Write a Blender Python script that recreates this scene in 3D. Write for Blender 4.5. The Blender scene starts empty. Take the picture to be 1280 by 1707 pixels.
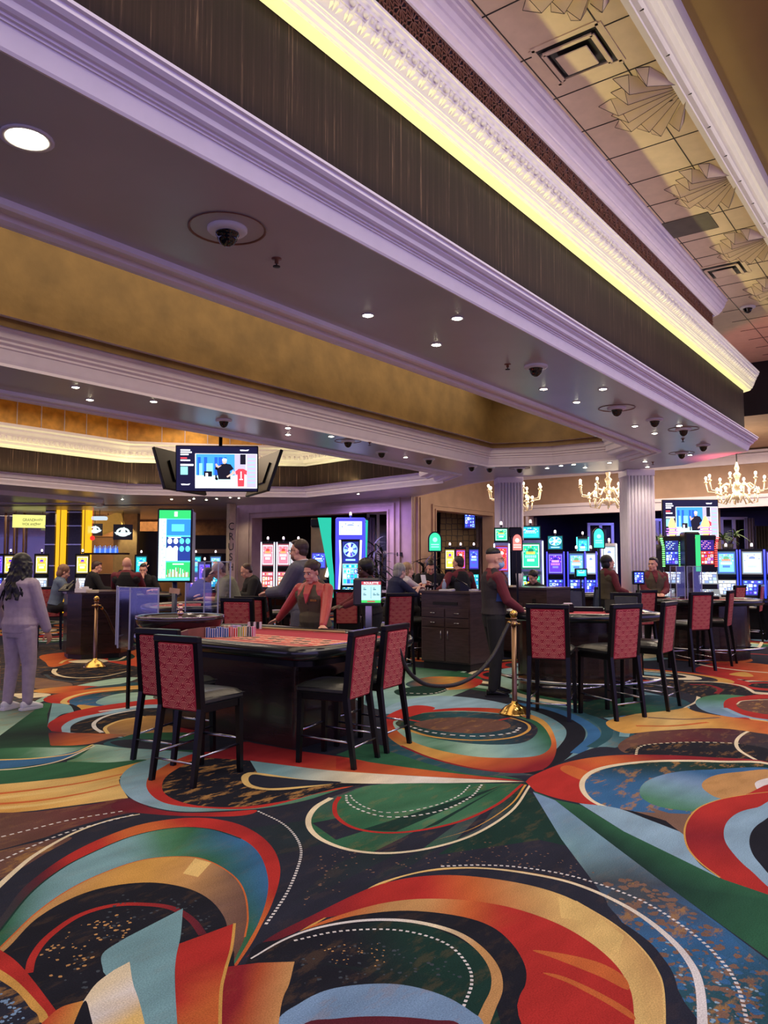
import bpy, math, random
from mathutils import Vector, Matrix, Quaternion
from mathutils.geometry import delaunay_2d_cdt
SC = bpy.context.scene
COL = SC.collection
PI = math.pi
rad = math.radians
# ---------------------------------------------------------------- camera
F = 1284.0; CXP = 640.0; CYP = 853.5; EYE = 1.52
YAW = rad(36.7); PIT = math.atan((942 - 853.5) / F)
FW = (math.cos(YAW), math.sin(YAW)); RT = (math.sin(YAW), -math.cos(YAW))
cam = bpy.data.cameras.new('camera'); co = bpy.data.objects.new('camera', cam); COL.objects.link(co)
cam.sensor_fit = 'HORIZONTAL'; cam.sensor_width = 36; cam.lens = 36 * F / 1280.0
cam.clip_start = .05; cam.clip_end = 200
co.location = (0, 0, EYE); co.rotation_euler = (PI / 2 + PIT, 0, YAW - PI / 2)
SC.camera = co
# ---------------------------------------------------------------- look
SC.view_settings.view_transform = 'Standard'; SC.view_settings.look = 'None'
SC.view_settings.gamma = 1; SC.view_settings.use_curve_mapping = False
SC.view_settings.exposure = 0.55
W = bpy.data.worlds.new('world'); SC.world = W; W.use_nodes = True
bg = W.node_tree.nodes['Background']
bg.inputs[0].default_value = (0.52, 0.42, 1.0, 1); bg.inputs[1].default_value = 0.72
def lin(c):
    return tuple(((v / 255.) / 12.92 if v <= 10 else (((v / 255.) + .055) / 1.055) ** 2.4) for v in c)
def lamp(kind, name, loc, energy, color=(1, 1, 1), rot=(0, 0, 0), size=.3, size_y=None, spot=None, blend=.6, rad_=.05, spread=None):
    l = bpy.data.lights.new(name, kind); l.energy = energy; l.color = color
    if kind == 'AREA':
        l.size = size
        if size_y: l.shape = 'RECTANGLE'; l.size_y = size_y
        if spread: l.spread = spread
    else: l.shadow_soft_size = rad_
    if kind == 'SPOT': l.spot_size = spot or rad(110); l.spot_blend = blend
    o = bpy.data.objects.new(name, l); COL.objects.link(o); o.location = loc; o.rotation_euler = rot
    return o
# unseen warm area lights in the gold recess over the aisle, the card pit, the back rooms
WARM = (1.0, .80, .58); YEL = (1.0, .93, .36); VIO = (.52, .42, 1.0)
lamp('AREA', 'aisle_recess_light', (5.0, -.6, 5.85), 250, (1, .88, .74), size=14, size_y=2.4)
lamp('AREA', 'gold_recess_light', (5.5, 5.3, 4.85), 105, WARM, size=12, size_y=2.6)
lamp('AREA', 'pit_recess_light', (6.5, 12.2, 4.9), 330, WARM, size=12, size_y=6)
lamp('AREA', 'far_ceiling_light', (18.2, 4, 4.3), 330, (1, .78, .6), size=4, size_y=9)
lamp('AREA', 'blue_room_light', (24.5, 7.6, 3.2), 90, (.2, .22, 1), size=4, size_y=3.5)
lamp('AREA', 'purple_wash', (15.4, 12.5, 3.22), 62, (.45, .28, 1), size=1.0, size_y=2)
lamp('SPOT', 'red_sign_glow', (13.3, 3.0, 2.45), 60, (1, .1, .16), rot=(PI, rad(14), 0), spot=rad(95), blend=1)
# ---------------------------------------------------------------- projecting helpers (measured from the photograph)
def ray(px, py):
    a = (px - CXP) / F; b = (CYP - py) / F
    fw = math.cos(PIT) - b * math.sin(PIT); up = math.sin(PIT) + b * math.cos(PIT)
    return (fw * FW[0] + a * RT[0], fw * FW[1] + a * RT[1], up)
def gp(px, py, z=0.0):
    d = ray(px, py); t = (z - EYE) / d[2]; return (d[0] * t, d[1] * t)
def atd(px, py, D):
    d = ray(px, py); t = D / (d[0] * FW[0] + d[1] * FW[1]); return (d[0] * t, d[1] * t, EYE + d[2] * t)
def onX(px, py, X):
    d = ray(px, py); t = X / d[0]; return (X, d[1] * t, EYE + d[2] * t)
def onY(px, py, Y):
    d = ray(px, py); t = Y / d[1]; return (d[0] * t, Y, EYE + d[2] * t)
# ---------------------------------------------------------------- materials
MATS = {}
def mat(name, rgb, rough=.6, metal=0, var=.12, scale=8, spec=.5, bump=0, emit=None, es=1, trans=0, coat=0, alpha=None, bscale=None, stretch=None):
    if name in MATS: return MATS[name]
    m = bpy.data.materials.new(name); m.use_nodes = True; nt = m.node_tree; N = nt.nodes; L = nt.links
    b = N['Principled BSDF']; c = lin(rgb)
    b.inputs['Base Color'].default_value = (*c, 1); b.inputs['Roughness'].default_value = rough
    b.inputs['Metallic'].default_value = metal; b.inputs['Specular IOR Level'].default_value = spec
    if coat: b.inputs['Coat Weight'].default_value = coat; b.inputs['Coat Roughness'].default_value = .08
    if trans: b.inputs['Transmission Weight'].default_value = trans
    if emit: b.inputs['Emission Color'].default_value = (*lin(emit), 1); b.inputs['Emission Strength'].default_value = es
    if var or bump:
        tc = N.new('ShaderNodeTexCoord'); no = N.new('ShaderNodeTexNoise'); no.inputs['Scale'].default_value = scale
        no.inputs['Detail'].default_value = 4; v = tc.outputs['Object']
        if stretch:
            mp = N.new('ShaderNodeMapping'); mp.inputs['Scale'].default_value = stretch; L.new(v, mp.inputs[0]); v = mp.outputs[0]
        L.new(v, no.inputs['Vector'])
        if var:
            mx = N.new('ShaderNodeMix'); mx.data_type = 'RGBA'
            mx.inputs[6].default_value = (*[x * (1 - var) for x in c], 1); mx.inputs[7].default_value = (*[min(1, x * (1 + var)) for x in c], 1)
            rp = N.new('ShaderNodeMapRange'); rp.inputs[1].default_value = .3; rp.inputs[2].default_value = .7
            L.new(no.outputs[0], rp.inputs[0]); L.new(rp.outputs[0], mx.inputs[0]); L.new(mx.outputs[2], b.inputs['Base Color'])
        if bump:
            bp = N.new('ShaderNodeBump'); bp.inputs['Strength'].default_value = bump; bp.inputs['Distance'].default_value = .01
            if bscale:
                n2 = N.new('ShaderNodeTexNoise'); n2.inputs['Scale'].default_value = bscale; L.new(v, n2.inputs['Vector']); L.new(n2.outputs[0], bp.inputs['Height'])
            else: L.new(no.outputs[0], bp.inputs['Height'])
            L.new(bp.outputs[0], b.inputs['Normal'])
    MATS[name] = m; return m
def emat(name, rgb, s=1.0):
    """something that gives off light: a screen, a lit sign, a lamp"""
    if name in MATS: return MATS[name]
    m = bpy.data.materials.new(name); m.use_nodes = True; b = m.node_tree.nodes['Principled BSDF']
    b.inputs['Base Color'].default_value = (.01, .01, .01, 1); b.inputs['Roughness'].default_value = .3
    b.inputs['Emission Color'].default_value = (*lin(rgb), 1); b.inputs['Emission Strength'].default_value = s
    MATS[name] = m; return m
def E(rgb, s=1.0):
    return emat('glow_%02x%02x%02x_%d' % (*rgb, int(s * 10)), rgb, s)
# ---------------------------------------------------------------- mesh builder
class MB:
    def __init__(s): s.v = []; s.f = []; s.m = []; s.sm = []; s.M = Matrix.Identity(4)
    def add(s, vs, fs, mi=0, smooth=False):
        o = len(s.v); s.v += [tuple(s.M @ Vector(p)) for p in vs]
        s.f += [tuple(i + o for i in f) for f in fs]; s.m += [mi] * len(fs); s.sm += [smooth] * len(fs); return s
    def box(s, c, d, mi=0, rz=0, rx=0, ry=0, bev=0):
        hx, hy, hz = d[0] / 2, d[1] / 2, d[2] / 2
        if bev:
            b = min(bev, hx * .9, hy * .9, hz * .9); vs = []
            for sx in (-1, 1):
                for sy in (-1, 1):
                    for sz in (-1, 1):
                        vs += [(sx * hx, sy * (hy - b), sz * (hz - b)), (sx * (hx - b), sy * hy, sz * (hz - b)), (sx * (hx - b), sy * (hy - b), sz * hz)]
            I = lambda sx, sy, sz, k: (((sx > 0) * 4 + (sy > 0) * 2 + (sz > 0)) * 3 + k)
            fs = []
            for sg in (-1, 1):
                q = [(-1, -1), (1, -1), (1, 1), (-1, 1)]
                if sg < 0: q = q[::-1]
                fs.append([I(sg, a, b_, 0) for a, b_ in q]); fs.append([I(b_, sg, a, 1) for a, b_ in q]); fs.append([I(a, b_, sg, 2) for a, b_ in q])
            for a in (-1, 1):
                for b_ in (-1, 1):
                    fl = a * b_ > 0
                    e = [I(a, b_, -1, 0), I(a, b_, -1, 1), I(a, b_, 1, 1), I(a, b_, 1, 0)]; fs.append(e if fl else e[::-1])
                    e = [I(-1, a, b_, 1), I(-1, a, b_, 2), I(1, a, b_, 2), I(1, a, b_, 1)]; fs.append(e if fl else e[::-1])
                    e = [I(b_, -1, a, 2), I(b_, -1, a, 0), I(b_, 1, a, 0), I(b_, 1, a, 2)]; fs.append(e if fl else e[::-1])
            for sx in (-1, 1):
                for sy in (-1, 1):
                    for sz in (-1, 1):
                        e = [I(sx, sy, sz, 0), I(sx, sy, sz, 1), I(sx, sy, sz, 2)]; fs.append(e if sx * sy * sz > 0 else e[::-1])
        else:
            vs = [(x * hx, y * hy, z * hz) for x in (-1, 1) for y in (-1, 1) for z in (-1, 1)]
            fs = [(0, 1, 3, 2), (4, 6, 7, 5), (0, 4, 5, 1), (2, 3, 7, 6), (0, 2, 6, 4), (1, 5, 7, 3)]
        R = Matrix.Translation(c) @ Matrix.Rotation(rz, 4, 'Z') @ Matrix.Rotation(ry, 4, 'Y') @ Matrix.Rotation(rx, 4, 'X')
        return s.add([tuple(R @ Vector(p)) for p in vs], fs, mi)
    def tube(s, pts, r, n=8, mi=0, cap=True, smooth=True, closed=False):
        P = [Vector(p) for p in pts]; k = len(P); rs = r if isinstance(r, (list, tuple)) else [r] * k
        vs = []; fs = []; pu = None
        for i in range(k):
            if closed: t = P[(i + 1) % k] - P[i - 1]
            else: t = P[min(i + 1, k - 1)] - P[max(i - 1, 0)]
            if t.length < 1e-9: t = Vector((0, 0, 1))
            t.normalize()
            if pu is None:
                pu = Vector((0, 0, 1)) if abs(t.z) < .9 else Vector((1, 0, 0))
            u = (pu - t * pu.dot(t)); u.normalize(); pu = u; w = t.cross(u)
            for j in range(n):
                a = 2 * PI * (j + .5) / n; vs.append(tuple(P[i] + (u * math.cos(a) + w * math.sin(a)) * rs[i]))
        for i in range(k if closed else k - 1):
            a = i * n; b = ((i + 1) % k) * n
            for j in range(n): fs.append((a + j, a + (j + 1) % n, b + (j + 1) % n, b + j))
        if cap and not closed: fs.append(tuple(range(n - 1, -1, -1))); fs.append(tuple((k - 1) * n + j for j in range(n)))
        return s.add(vs, fs, mi, smooth)
    def bar(s, a, b, w, d=None, mi=0, w2=None, d2=None):
        """square bar from a to b, width along X-ish, depth along Y-ish"""
        d = d or w; w2 = w2 or w; d2 = d2 or d; vs = []
        for p, ww, dd in ((a, w, d), (b, w2, d2)):
            vs += [(p[0] - ww / 2, p[1] - dd / 2, p[2]), (p[0] + ww / 2, p[1] - dd / 2, p[2]), (p[0] + ww / 2, p[1] + dd / 2, p[2]), (p[0] - ww / 2, p[1] + dd / 2, p[2])]
        return s.add(vs, [(3, 2, 1, 0), (4, 5, 6, 7), (0, 1, 5, 4), (1, 2, 6, 5), (2, 3, 7, 6), (3, 0, 4, 7)], mi)
    def lathe(s, prof, c=(0, 0, 0), n=24, mi=0, smooth=True, a0=0, a1=2 * PI):
        full = abs(a1 - a0 - 2 * PI) < 1e-6; m = n if full else n + 1; vs = []; fs = []
        for r, z in prof:
            for j in range(m):
                a = a0 + (a1 - a0) * j / n; vs.append((c[0] + r * math.cos(a), c[1] + r * math.sin(a), c[2] + z))
        for i in range(len(prof) - 1):
            for j in range(n): fs.append((i * m + j, i * m + (j + 1) % m, (i + 1) * m + (j + 1) % m, (i + 1) * m + j))
        return s.add(vs, fs, mi, smooth)
    def ball(s, c, r, n=12, mi=0, sc=(1, 1, 1)):
        k = max(4, n // 2); vs = []; fs = []
        for i in range(k + 1):
            t = PI * i / k
            for j in range(n):
                a = 2 * PI * j / n; vs.append((c[0] + r * sc[0] * math.sin(t) * math.cos(a), c[1] + r * sc[1] * math.sin(t) * math.sin(a), c[2] - r * sc[2] * math.cos(t)))
        for i in range(k):
            for j in range(n): fs.append((i * n + j, i * n + (j + 1) % n, (i + 1) * n + (j + 1) % n, (i + 1) * n + j))
        return s.add(vs, fs, mi, True)
    def prism(s, poly, z0, z1, mi=0, top=None):
        n = len(poly); vs = [(x, y, z0) for x, y in poly] + [(x, y, z1) for x, y in (top or poly)]
        fs = [tuple(range(n - 1, -1, -1)), tuple(range(n, 2 * n))] + [(i, (i + 1) % n, n + (i + 1) % n, n + i) for i in range(n)]
        return s.add(vs, fs, mi)
    def sweep(s, path, prof, mi=0, closed=False, side=1, smooth=False):
        """path of (x,y); profile of (out, z); out is measured to the right of travel * side"""
        P = [Vector((p[0], p[1])) for p in path]; k = len(P); vs = []; fs = []; n = len(prof)
        for i in range(k):
            if closed or 0 < i < k - 1:
                a = (P[i] - P[i - 1]).normalized(); b = (P[(i + 1) % k] - P[i]).normalized()
            elif i == 0: a = b = (P[1] - P[0]).normalized()
            else: a = b = (P[-1] - P[-2]).normalized()
            na = Vector((a.y, -a.x)); nb = Vector((b.y, -b.x)); m = (na + nb).normalized(); m = m / max(.3, m.dot(na))
            for o, z in prof: q = P[i] + m * o * side; vs.append((q.x, q.y, z))
        for i in range(k if closed else k - 1):
            a = i * n; b = ((i + 1) % k) * n
            for j in range(n - 1): fs.append((a + j, b + j, b + j + 1, a + j + 1))
        return s.add(vs, fs, mi, smooth)
    def quad(s, a, b, c, d, mi=0): return s.add([a, b, c, d], [(0, 1, 2, 3)], mi)
    def build(s, name, mats, parent=None, loc=None, rz=None):
        me = bpy.data.meshes.new(name); me.from_pydata(s.v, [], s.f)
        for m in (mats if isinstance(mats, (list, tuple)) else [mats]): me.materials.append(m)
        me.polygons.foreach_set('material_index', s.m); me.polygons.foreach_set('use_smooth', s.sm); me.update()
        o = bpy.data.objects.new(name, me); COL.objects.link(o)
        if parent: o.parent = parent
        if loc: o.location = loc
        if rz is not None: o.rotation_euler[2] = rz
        return o
def tag(o, label, cat, group=None, kind=None):
    o['label'] = label; o['category'] = cat
    if group: o['group'] = group
    if kind: o['kind'] = kind
    return o
def struct(o): o['kind'] = 'structure'; return o
def thing(name, label, cat, loc=(0, 0, 0), rz=0, group=None):
    o = bpy.data.objects.new(name, None); COL.objects.link(o); o.location = loc; o.rotation_euler = (0, 0, rz); o.empty_display_size = .1
    return tag(o, label, cat, group)
def dup(root, loc, rz=None, label=None, group=None, sc=None):
    def cp(o, par):
        c = o.copy(); COL.objects.link(c)
        if par: c.parent = par
        for ch in KIDS.get(o.name) or [x for x in COL.objects if x.parent == o]: cp(ch, c)
        return c
    KIDS = {}
    for x in COL.objects:
        if x.parent: KIDS.setdefault(x.parent.name, []).append(x)
    r = cp(root, None); r.location = loc
    if rz is not None: r.rotation_euler = (0, 0, rz)
    if sc: r.scale = sc
    if label: r['label'] = label
    if group: r['group'] = group
    return r
def text_mesh(s, size, name, m, parent=None, M=None, depth=.002, align='CENTER', sx=1):
    cu = bpy.data.curves.new(name, 'FONT'); cu.body = s; cu.size = size; cu.align_x = align; cu.align_y = 'CENTER'; cu.extrude = depth; cu.resolution_u = 3
    t = bpy.data.objects.new(name, cu); COL.objects.link(t)
    dg = bpy.context.evaluated_depsgraph_get(); me = bpy.data.meshes.new_from_object(t.evaluated_get(dg)); me.name = name
    COL.objects.unlink(t); bpy.data.objects.remove(t)
    me.materials.clear(); me.materials.append(m)
    if sx != 1: me.transform(Matrix.Diagonal((sx, 1, 1, 1)))
    if M is not None: me.transform(M)
    o = bpy.data.objects.new(name, me); COL.objects.link(o)
    if parent: o.parent = parent
    return o
def RXZ(rz, loc=(0, 0, 0)):
    """text/screen frame: local x right, local y up, facing local -Y of a thing turned by rz"""
    return Matrix.Translation(loc) @ Matrix.Rotation(rz, 4, 'Z') @ Matrix.Rotation(PI / 2, 4, 'X')
# ================================================================ the room
ZS = 3.3
M_trim = mat('white_moulding', (238, 230, 238), .45, var=.03)
M_soff = mat('mauve_brown_soffit', (188, 186, 194), .32, var=.05, scale=2)
M_gold = mat('brushed_gold_plaster', (130, 103, 58), .42, metal=.3, var=.2, scale=3.2, bump=.25, bscale=14)
M_goldtile = mat('amber_gold_leaf', (214, 160, 66), .4, metal=.1, var=.25, scale=5)
M_wall = mat('taupe_wall', (186, 164, 148), .7, var=.12, scale=3)
M_wall2 = mat('beige_wall', (176, 146, 122), .7, var=.1, scale=3)
M_dark = mat('near_black_paint', (16, 13, 15), .5)
M_black = mat('black_lacquer', (9, 9, 11), .3, var=0, spec=.3)
M_wood = mat('dark_walnut', (64, 49, 47), .3, var=.3, scale=6, stretch=(1, 1, 8), spec=.5)
M_tile = mat('ceiling_tile_paint', (206, 182, 160), .6, var=.06)
M_ceilgold = mat('bronze_gold_paint', (140, 108, 66), .5, var=.12, scale=1.2)
M_lat = mat('bronze_lattice', (128, 84, 70), .4, metal=.4, var=.1)
M_brown = mat('brown_wood_panel', (96, 66, 42), .5, var=.2, scale=3)
def wallpaper():
    m = bpy.data.materials.new('striated_wallpaper'); m.use_nodes = True; nt = m.node_tree; N = nt.nodes; L = nt.links; b = N['Principled BSDF']
    tc = N.new('ShaderNodeTexCoord'); mp = N.new('ShaderNodeMapping'); mp.inputs['Scale'].default_value = (26, 26, .35)
    no = N.new('ShaderNodeTexNoise'); no.inputs['Scale'].default_value = 1.6; no.inputs['Detail'].default_value = 6; no.inputs['Roughness'].default_value = .75
    L.new(tc.outputs['Object'], mp.inputs[0]); L.new(mp.outputs[0], no.inputs['Vector'])
    r = N.new('ShaderNodeValToRGB'); e = r.color_ramp.elements
    e[0].position = .42; e[0].color = (*lin((36, 23, 25)), 1); e[1].position = .74; e[1].color = (*lin((150, 116, 104)), 1)
    x = r.color_ramp.elements.new(.58); x.color = (*lin((46, 31, 33)), 1)
    L.new(no.outputs[0], r.inputs[0]); L.new(r.outputs[0], b.inputs['Base Color']); b.inputs['Roughness'].default_value = .6
    b.inputs['Specular IOR Level'].default_value = .15
    return m
M_paper = wallpaper()
# ---- floor is built in the carpet section
# soffit: main body z = 3.3 with two recesses
g = lambda x, y: gp(x, y, ZS)
OUT = [(-9, 2.6), (13.0, 2.6), (14.1, 3.86), (14.3, 4.9), (13.95, 7.1), (14.6, 8.6), (16.5, 11.34), (16.4, 14.5), (15.6, 17.6), (13.6, 21.5), (11.2, 25.0), (-9, 30)]
REC1 = [(-9, 3.72), (12.1, 3.72), (12.75, 4.4), (12.75, 5.75), (12.3, 6.8), (-9, 6.8)]
REC2 = [(-9, 7.8), (12.9, 7.8), (13.6, 8.6), (14.4, 13.2), (13.1, 14.6), (11.2, 16.2), (-9, 16.2)]
def cdt_plane(outer, holes, z, name, m):
    vs = []; ed = []
    for poly in [outer] + holes:
        o = len(vs); vs += [Vector(p) for p in poly]; ed += [(o + i, o + (i + 1) % len(poly)) for i in range(len(poly))]
    rv, re_, rf, *_ = delaunay_2d_cdt(vs, ed, [], 2, 1e-5)
    def inside(p, poly):
        c = False; n = len(poly)
        for i in range(n):
            a, b = poly[i], poly[(i + 1) % n]
            if (a[1] > p[1]) != (b[1] > p[1]) and p[0] < (b[0] - a[0]) * (p[1] - a[1]) / (b[1] - a[1]) + a[0]: c = not c
        return c
    rv, re_, rf, *_ = delaunay_2d_cdt(vs, ed, [], 0, 1e-5)
    fs = []
    for f in rf:
        c = sum((rv[i] for i in f), Vector((0, 0))) / len(f)
        if inside(c, outer) and not any(inside(c, h) for h in holes): fs.append(tuple(f))
    mb = MB(); mb.add([(v.x, v.y, z) for v in rv], fs); return mb.build(name, m)
struct(cdt_plane(OUT, [REC1, REC2], ZS, 'ceiling', M_soff))
# outer drum: fascia with striated wallpaper, soffit crown below and lit cove crown above
struct(MB().sweep(OUT[:6], [(-.02, 3.3), (-.02, 4.57)]).build('wall_fascia', M_paper))
PA = [(o, 3.3 + (z - 3.3) * .8) for o, z in [(.0, 3.3), (.012, 3.298), (.02, 3.312), (.045, 3.40), (.052, 3.402), (.052, 3.414), (.064, 3.416), (.064, 3.428), (.078, 3.43), (.09, 3.442), (.098, 3.468), (.118, 3.488), (.118, 3.498), (.135, 3.502), (.15, 3.52), (.15, 3.548), (.165, 3.552), (.165, 3.57), (.14, 3.57), (.14, 3.555), (-.02, 3.555)]]
struct(MB().sweep(OUT[:6], PA).build('trim_1', M_trim))
PB = [(o * .78, z + .14 - (z - 4.12) * .05) for o, z in [(-.02, 4.12), (.09, 4.12), (.095, 4.128), (.105, 4.13), (.11, 4.15), (.135, 4.16), (.14, 4.185), (.148, 4.187), (.152, 4.205), (.16, 4.207), (.163, 4.222), (.195, 4.30), (.205, 4.302), (.205, 4.315), (.222, 4.35), (.232, 4.352), (.236, 4.37), (.25, 4.385), (.252, 4.41), (.262, 4.415), (.262, 4.43), (-.05, 4.43), (-.4, 4.43)]]
mb = MB().sweep(OUT[:5], PB)
# carved leaves and beads along the cove crown
def leaf(mb, o, t, n, up, s):
    for k, (du, w, h) in enumerate(((-.5, .34, .62), (0, .42, 1.0), (.5, .34, .62))):
        a = o + t * (du * s * .55)
        b = a + t * (du * s * .5) + up * (h * s) 
        m_ = (a + b) / 2 + n * s * .30; l = t * (w * s * .5)
        tip = b + n * s * .5
        mb.add([tuple(a), tuple(m_ - l), tuple(m_ + n * s * .12), tuple(m_ + l), tuple(tip)], [(0, 2, 1), (0, 3, 2), (1, 2, 4), (2, 3, 4)], 0)
def leaf_row(mb, a, b, n_out, z0, step=.115, o0=.165, o1=.195, z1=4.298):
    a = Vector((*a, 0)); b = Vector((*b, 0)); L = (b - a).length; t = (b - a).normalized(); n = Vector((n_out[0], n_out[1], 0)).normalized()
    up = (Vector((0, 0, z1 - z0)) + n * (o1 - o0)).normalized(); nn = n - up * n.dot(up); nn.normalize()
    for i in range(int(L / step)):
        p = a + t * (i + .5) * step
        leaf(mb, p + n * o0 + Vector((0, 0, z0 + .004)), t, nn, up, .084)
        q = p + n * .172 + Vector((0, 0, 4.462)); mb.ball(tuple(q), .021, 6, 0, (1.25, 1, 1)); q2 = q + t * step * .5; mb.ball(tuple(q2), .014, 6, 0, (1, 1, 1.2))
leaf_row(mb, (1.2, 2.6), (13.0, 2.6), (0, -1), 4.358, o0=.127, o1=.152, z1=4.43)
struct(mb.build('trim_2', M_trim))
# lattice tier and its crown
BX2 = [(-9, 2.85), (12.3, 2.85), (13.0, 3.6), (13.0, 7)]
mb = MB().sweep(BX2, [(-.03, 4.55), (-.03, 5.4)], 1)
cell = .15
def bar2(a, b, y): mb.tube([(a[0], y, a[1]), (b[0], y, b[1])], .0065, 4, 0, False, False)
i = 0; x = 1.0
while x < 12.2:
    for r in range(5):
        cx, cz = x, 4.64 + r * cell
        for k in range(6):
            a = PI * k / 6; dx, dz = math.cos(a) * cell / 2, math.sin(a) * cell / 2
            if abs(dx) > .01 and abs(dz) > .01: sc_ = (cell / 2) / max(abs(dx), abs(dz)); dx *= sc_; dz *= sc_
            bar2((cx - dx, cz - dz), (cx + dx, cz + dz), 2.85)
    bar2((x - cell / 2, 4.56), (x - cell / 2, 5.32), 2.85)
    x += cell
for r in range(6): bar2((.9, 4.565 + r * cell), (12.2, 4.565 + r * cell), 2.85)
struct(mb.build('wall_lattice', [M_lat, M_dark]))
PC = [(o, z + .12) for o, z in [(0, 5.21), (.02, 5.21), (.025, 5.22), (.06, 5.23), (.065, 5.245), (.075, 5.25), (.10, 5.28), (.105, 5.30), (.13, 5.33), (.14, 5.37), (.15, 5.38), (.155, 5.41), (.175, 5.43), (.18, 5.45)]]
struct(MB().sweep(BX2, PC).build('trim_3', M_trim))
# pressed tile ceiling over the aisle
ZT = 5.57
mb = MB(); mb.quad((-9, 2.9, ZT), (17, 2.9, ZT), (17, 1.76, ZT), (-9, 1.76, ZT))
mb.quad((12.3, 9, ZT), (17, 9, ZT), (17, 2.9, ZT), (12.3, 2.9, ZT))
for yy in (2.01, 2.64): mb.box((4, yy, ZT - .002), (26, .008, .008), 1)
xx = 1.658 - .628 * 4
k = 0
while xx < 16.8:
    mb.box((xx, 2.28, ZT - .002), (.008, 1.2, .008), 1); xx += .628
def fan(cx, cy, mir=1):
    R1, n = .76, 9
    for i in range(n):
        a = PI / 2 + rad(-62 + 124 * i / (n - 1)); w = rad(124) / (n - 1) * .46
        r1 = R1 * (.93 + .07 * math.cos((a - PI / 2) * 2)) * (1 if i % 2 else .9)
        P = lambda r, an, z: (cx + r * math.cos(an), cy + r * math.sin(an) * mir, ZT - z)
        a0, l, r_, c, t = P(.1, a, 0), P(r1 * .86, a - w, .004), P(r1 * .86, a + w, .004), P(r1 * .78, a - w * .2, .115), P(r1, a, .003)
        mb.add([a0, l, c, r_, t], [(0, 1, 2), (0, 2, 3), (2, 1, 4), (3, 2, 4)] if mir > 0 else [(0, 2, 1), (0, 3, 2), (2, 4, 1), (3, 4, 2)], 0)
        for p, q in ((l, t), (t, r_), (l, c), (r_, c), (c, t), (a0, l), (a0, c)): mb.tube([(p[0], p[1], p[2] - .001), (q[0], q[1], q[2] - .001)], .0022, 3, 1, False, False)  # dark edge tubes put the shade of the ridges into colour
FX = .937
while FX < 16.6:
    fan(FX, 1.67); FX += 1.885
for fx in (13.4, 15.2): 
    for fy in (4.2, 6.1): fan(fx, fy)
struct(mb.build('ceiling', [M_tile, M_dark]))
# crown and higher gold ceiling at the right
PD = [(o, z + .12) for o, z in [(0, 5.45), (0, 5.43), (.05, 5.425), (.055, 5.44), (.09, 5.45), (.1, 5.5), (.13, 5.52), (.14, 5.6), (.16, 5.62), (.165, 5.66), (.2, 5.7), (.2, 5.85)]]
struct(MB().sweep([(-9, 1.78), (17, 1.78)], PD).build('trim_4', M_trim))
struct(MB().quad((-9, 1.64, 5.97), (17, 1.64, 5.97), (17, -3.2, 5.97), (-9, -3.2, 5.97)).build('ceiling', M_ceilgold))
# ---- recess 1 (gold) : flange + cove, gold walls, gold top
LIP = [(-.07, 3.3), (-.068, 3.268), (-.05, 3.258), (-.02, 3.262), (-.012, 3.285), (.07, 3.288), (.075, 3.258), (.11, 3.248), (.15, 3.25), (.16, 3.28), (.2, 3.29)]  # dropped beads shaped to catch ambient light as pale bands
PR = LIP + [(.2, 3.33), (.21, 3.35), (.36, 3.36), (.37, 3.40), (.39, 3.42), (.39, 3.50), (.41, 3.52), (.41, 3.57), (.45, 3.60), (.45, 3.68), (.47, 3.70), (.47, 3.75), (.3, 3.75)]
PRf = [(0, 3.3), (-.01, 3.33), (.0, 3.36), (.02, 3.45), (.03, 3.46), (.03, 3.48), (.05, 3.50), (.05, 3.52), (.07, 3.54), (.08, 3.60), (.10, 3.62), (.10, 3.65), (.13, 3.67), (.13, 3.70), (.2, 3.70)]
struct(MB().sweep(REC1[:3], [(o, z) for o, z in PR], side=-1).build('trim_5', M_trim))
struct(MB().sweep(REC1[2:], [(o, z) for o, z in PRf], side=-1).build('trim_6', M_trim))
struct(MB().sweep(REC1, [(-.14, 3.62), (-.14, 4.5), (-.05, 4.8), (.15, 4.95)], side=1, smooth=True).build('wall_recess', M_gold))
struct(MB().quad((-9, 3.6, 4.95), (13, 3.6, 4.95), (13, 7, 4.95), (-9, 7, 4.95)).build('ceiling', M_gold))
# ---- recess 2 (card pit)
struct(MB().sweep(REC2[:3], LIP + [(.21, 3.345), (.3, 3.345), (.305, 3.31), (.36, 3.31), (.37, 3.345), (.5, 3.35), (.52, 3.4), (.5, 3.6)], side=-1).build('trim_7', M_trim))
PE = [(0, 3.3), (-.03, 3.24), (-.01, 3.23), (0, 3.27), (.03, 3.33), (.03, 3.36), (.06, 3.38), (.08, 3.44), (.1, 3.46), (.1, 3.48), (.2, 3.48)]
struct(MB().sweep(REC2[2:], PE, side=-1).build('trim_8', M_trim))
struct(MB().sweep(REC2, [(0, 3.3), (0, 4.55)], side=-1).build('wall_recess', M_paper))
PF = [(o + .2, z) for o, z in [(-.2, 4.02), (-.14, 4.02), (-.13, 4.05), (-.06, 4.08), (-.05, 4.13), (-.03, 4.15), (-.0, 4.24), (.02, 4.25), (.03, 4.30), (.06, 4.36), (.06, 4.40), (.1, 4.44), (.1, 4.5), (-.2, 4.52)]]
mb = MB().sweep(REC2[2:], PF, side=-1)
def beads(mb, a, b, step, o, z, r):
    a = Vector(a); b = Vector(b); L = (b - a).length; t = (b - a) / L; n = Vector((t.y, -t.x))
    for i in range(int(L / step)):
        p = a + t * (i + .5) * step - n * .2; mb.ball((p.x, p.y, z), r, 5, 0, (1, 1, 1.6))
for i in range(2, 5): beads(mb, REC2[i], REC2[i + 1] if i < 4 else REC2[5], .12, .0, 4.2, .035)
beads(mb, REC2[5], (2, 16.2), .12, .0, 4.2, .035)
struct(mb.build('trim_9', M_trim))
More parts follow.
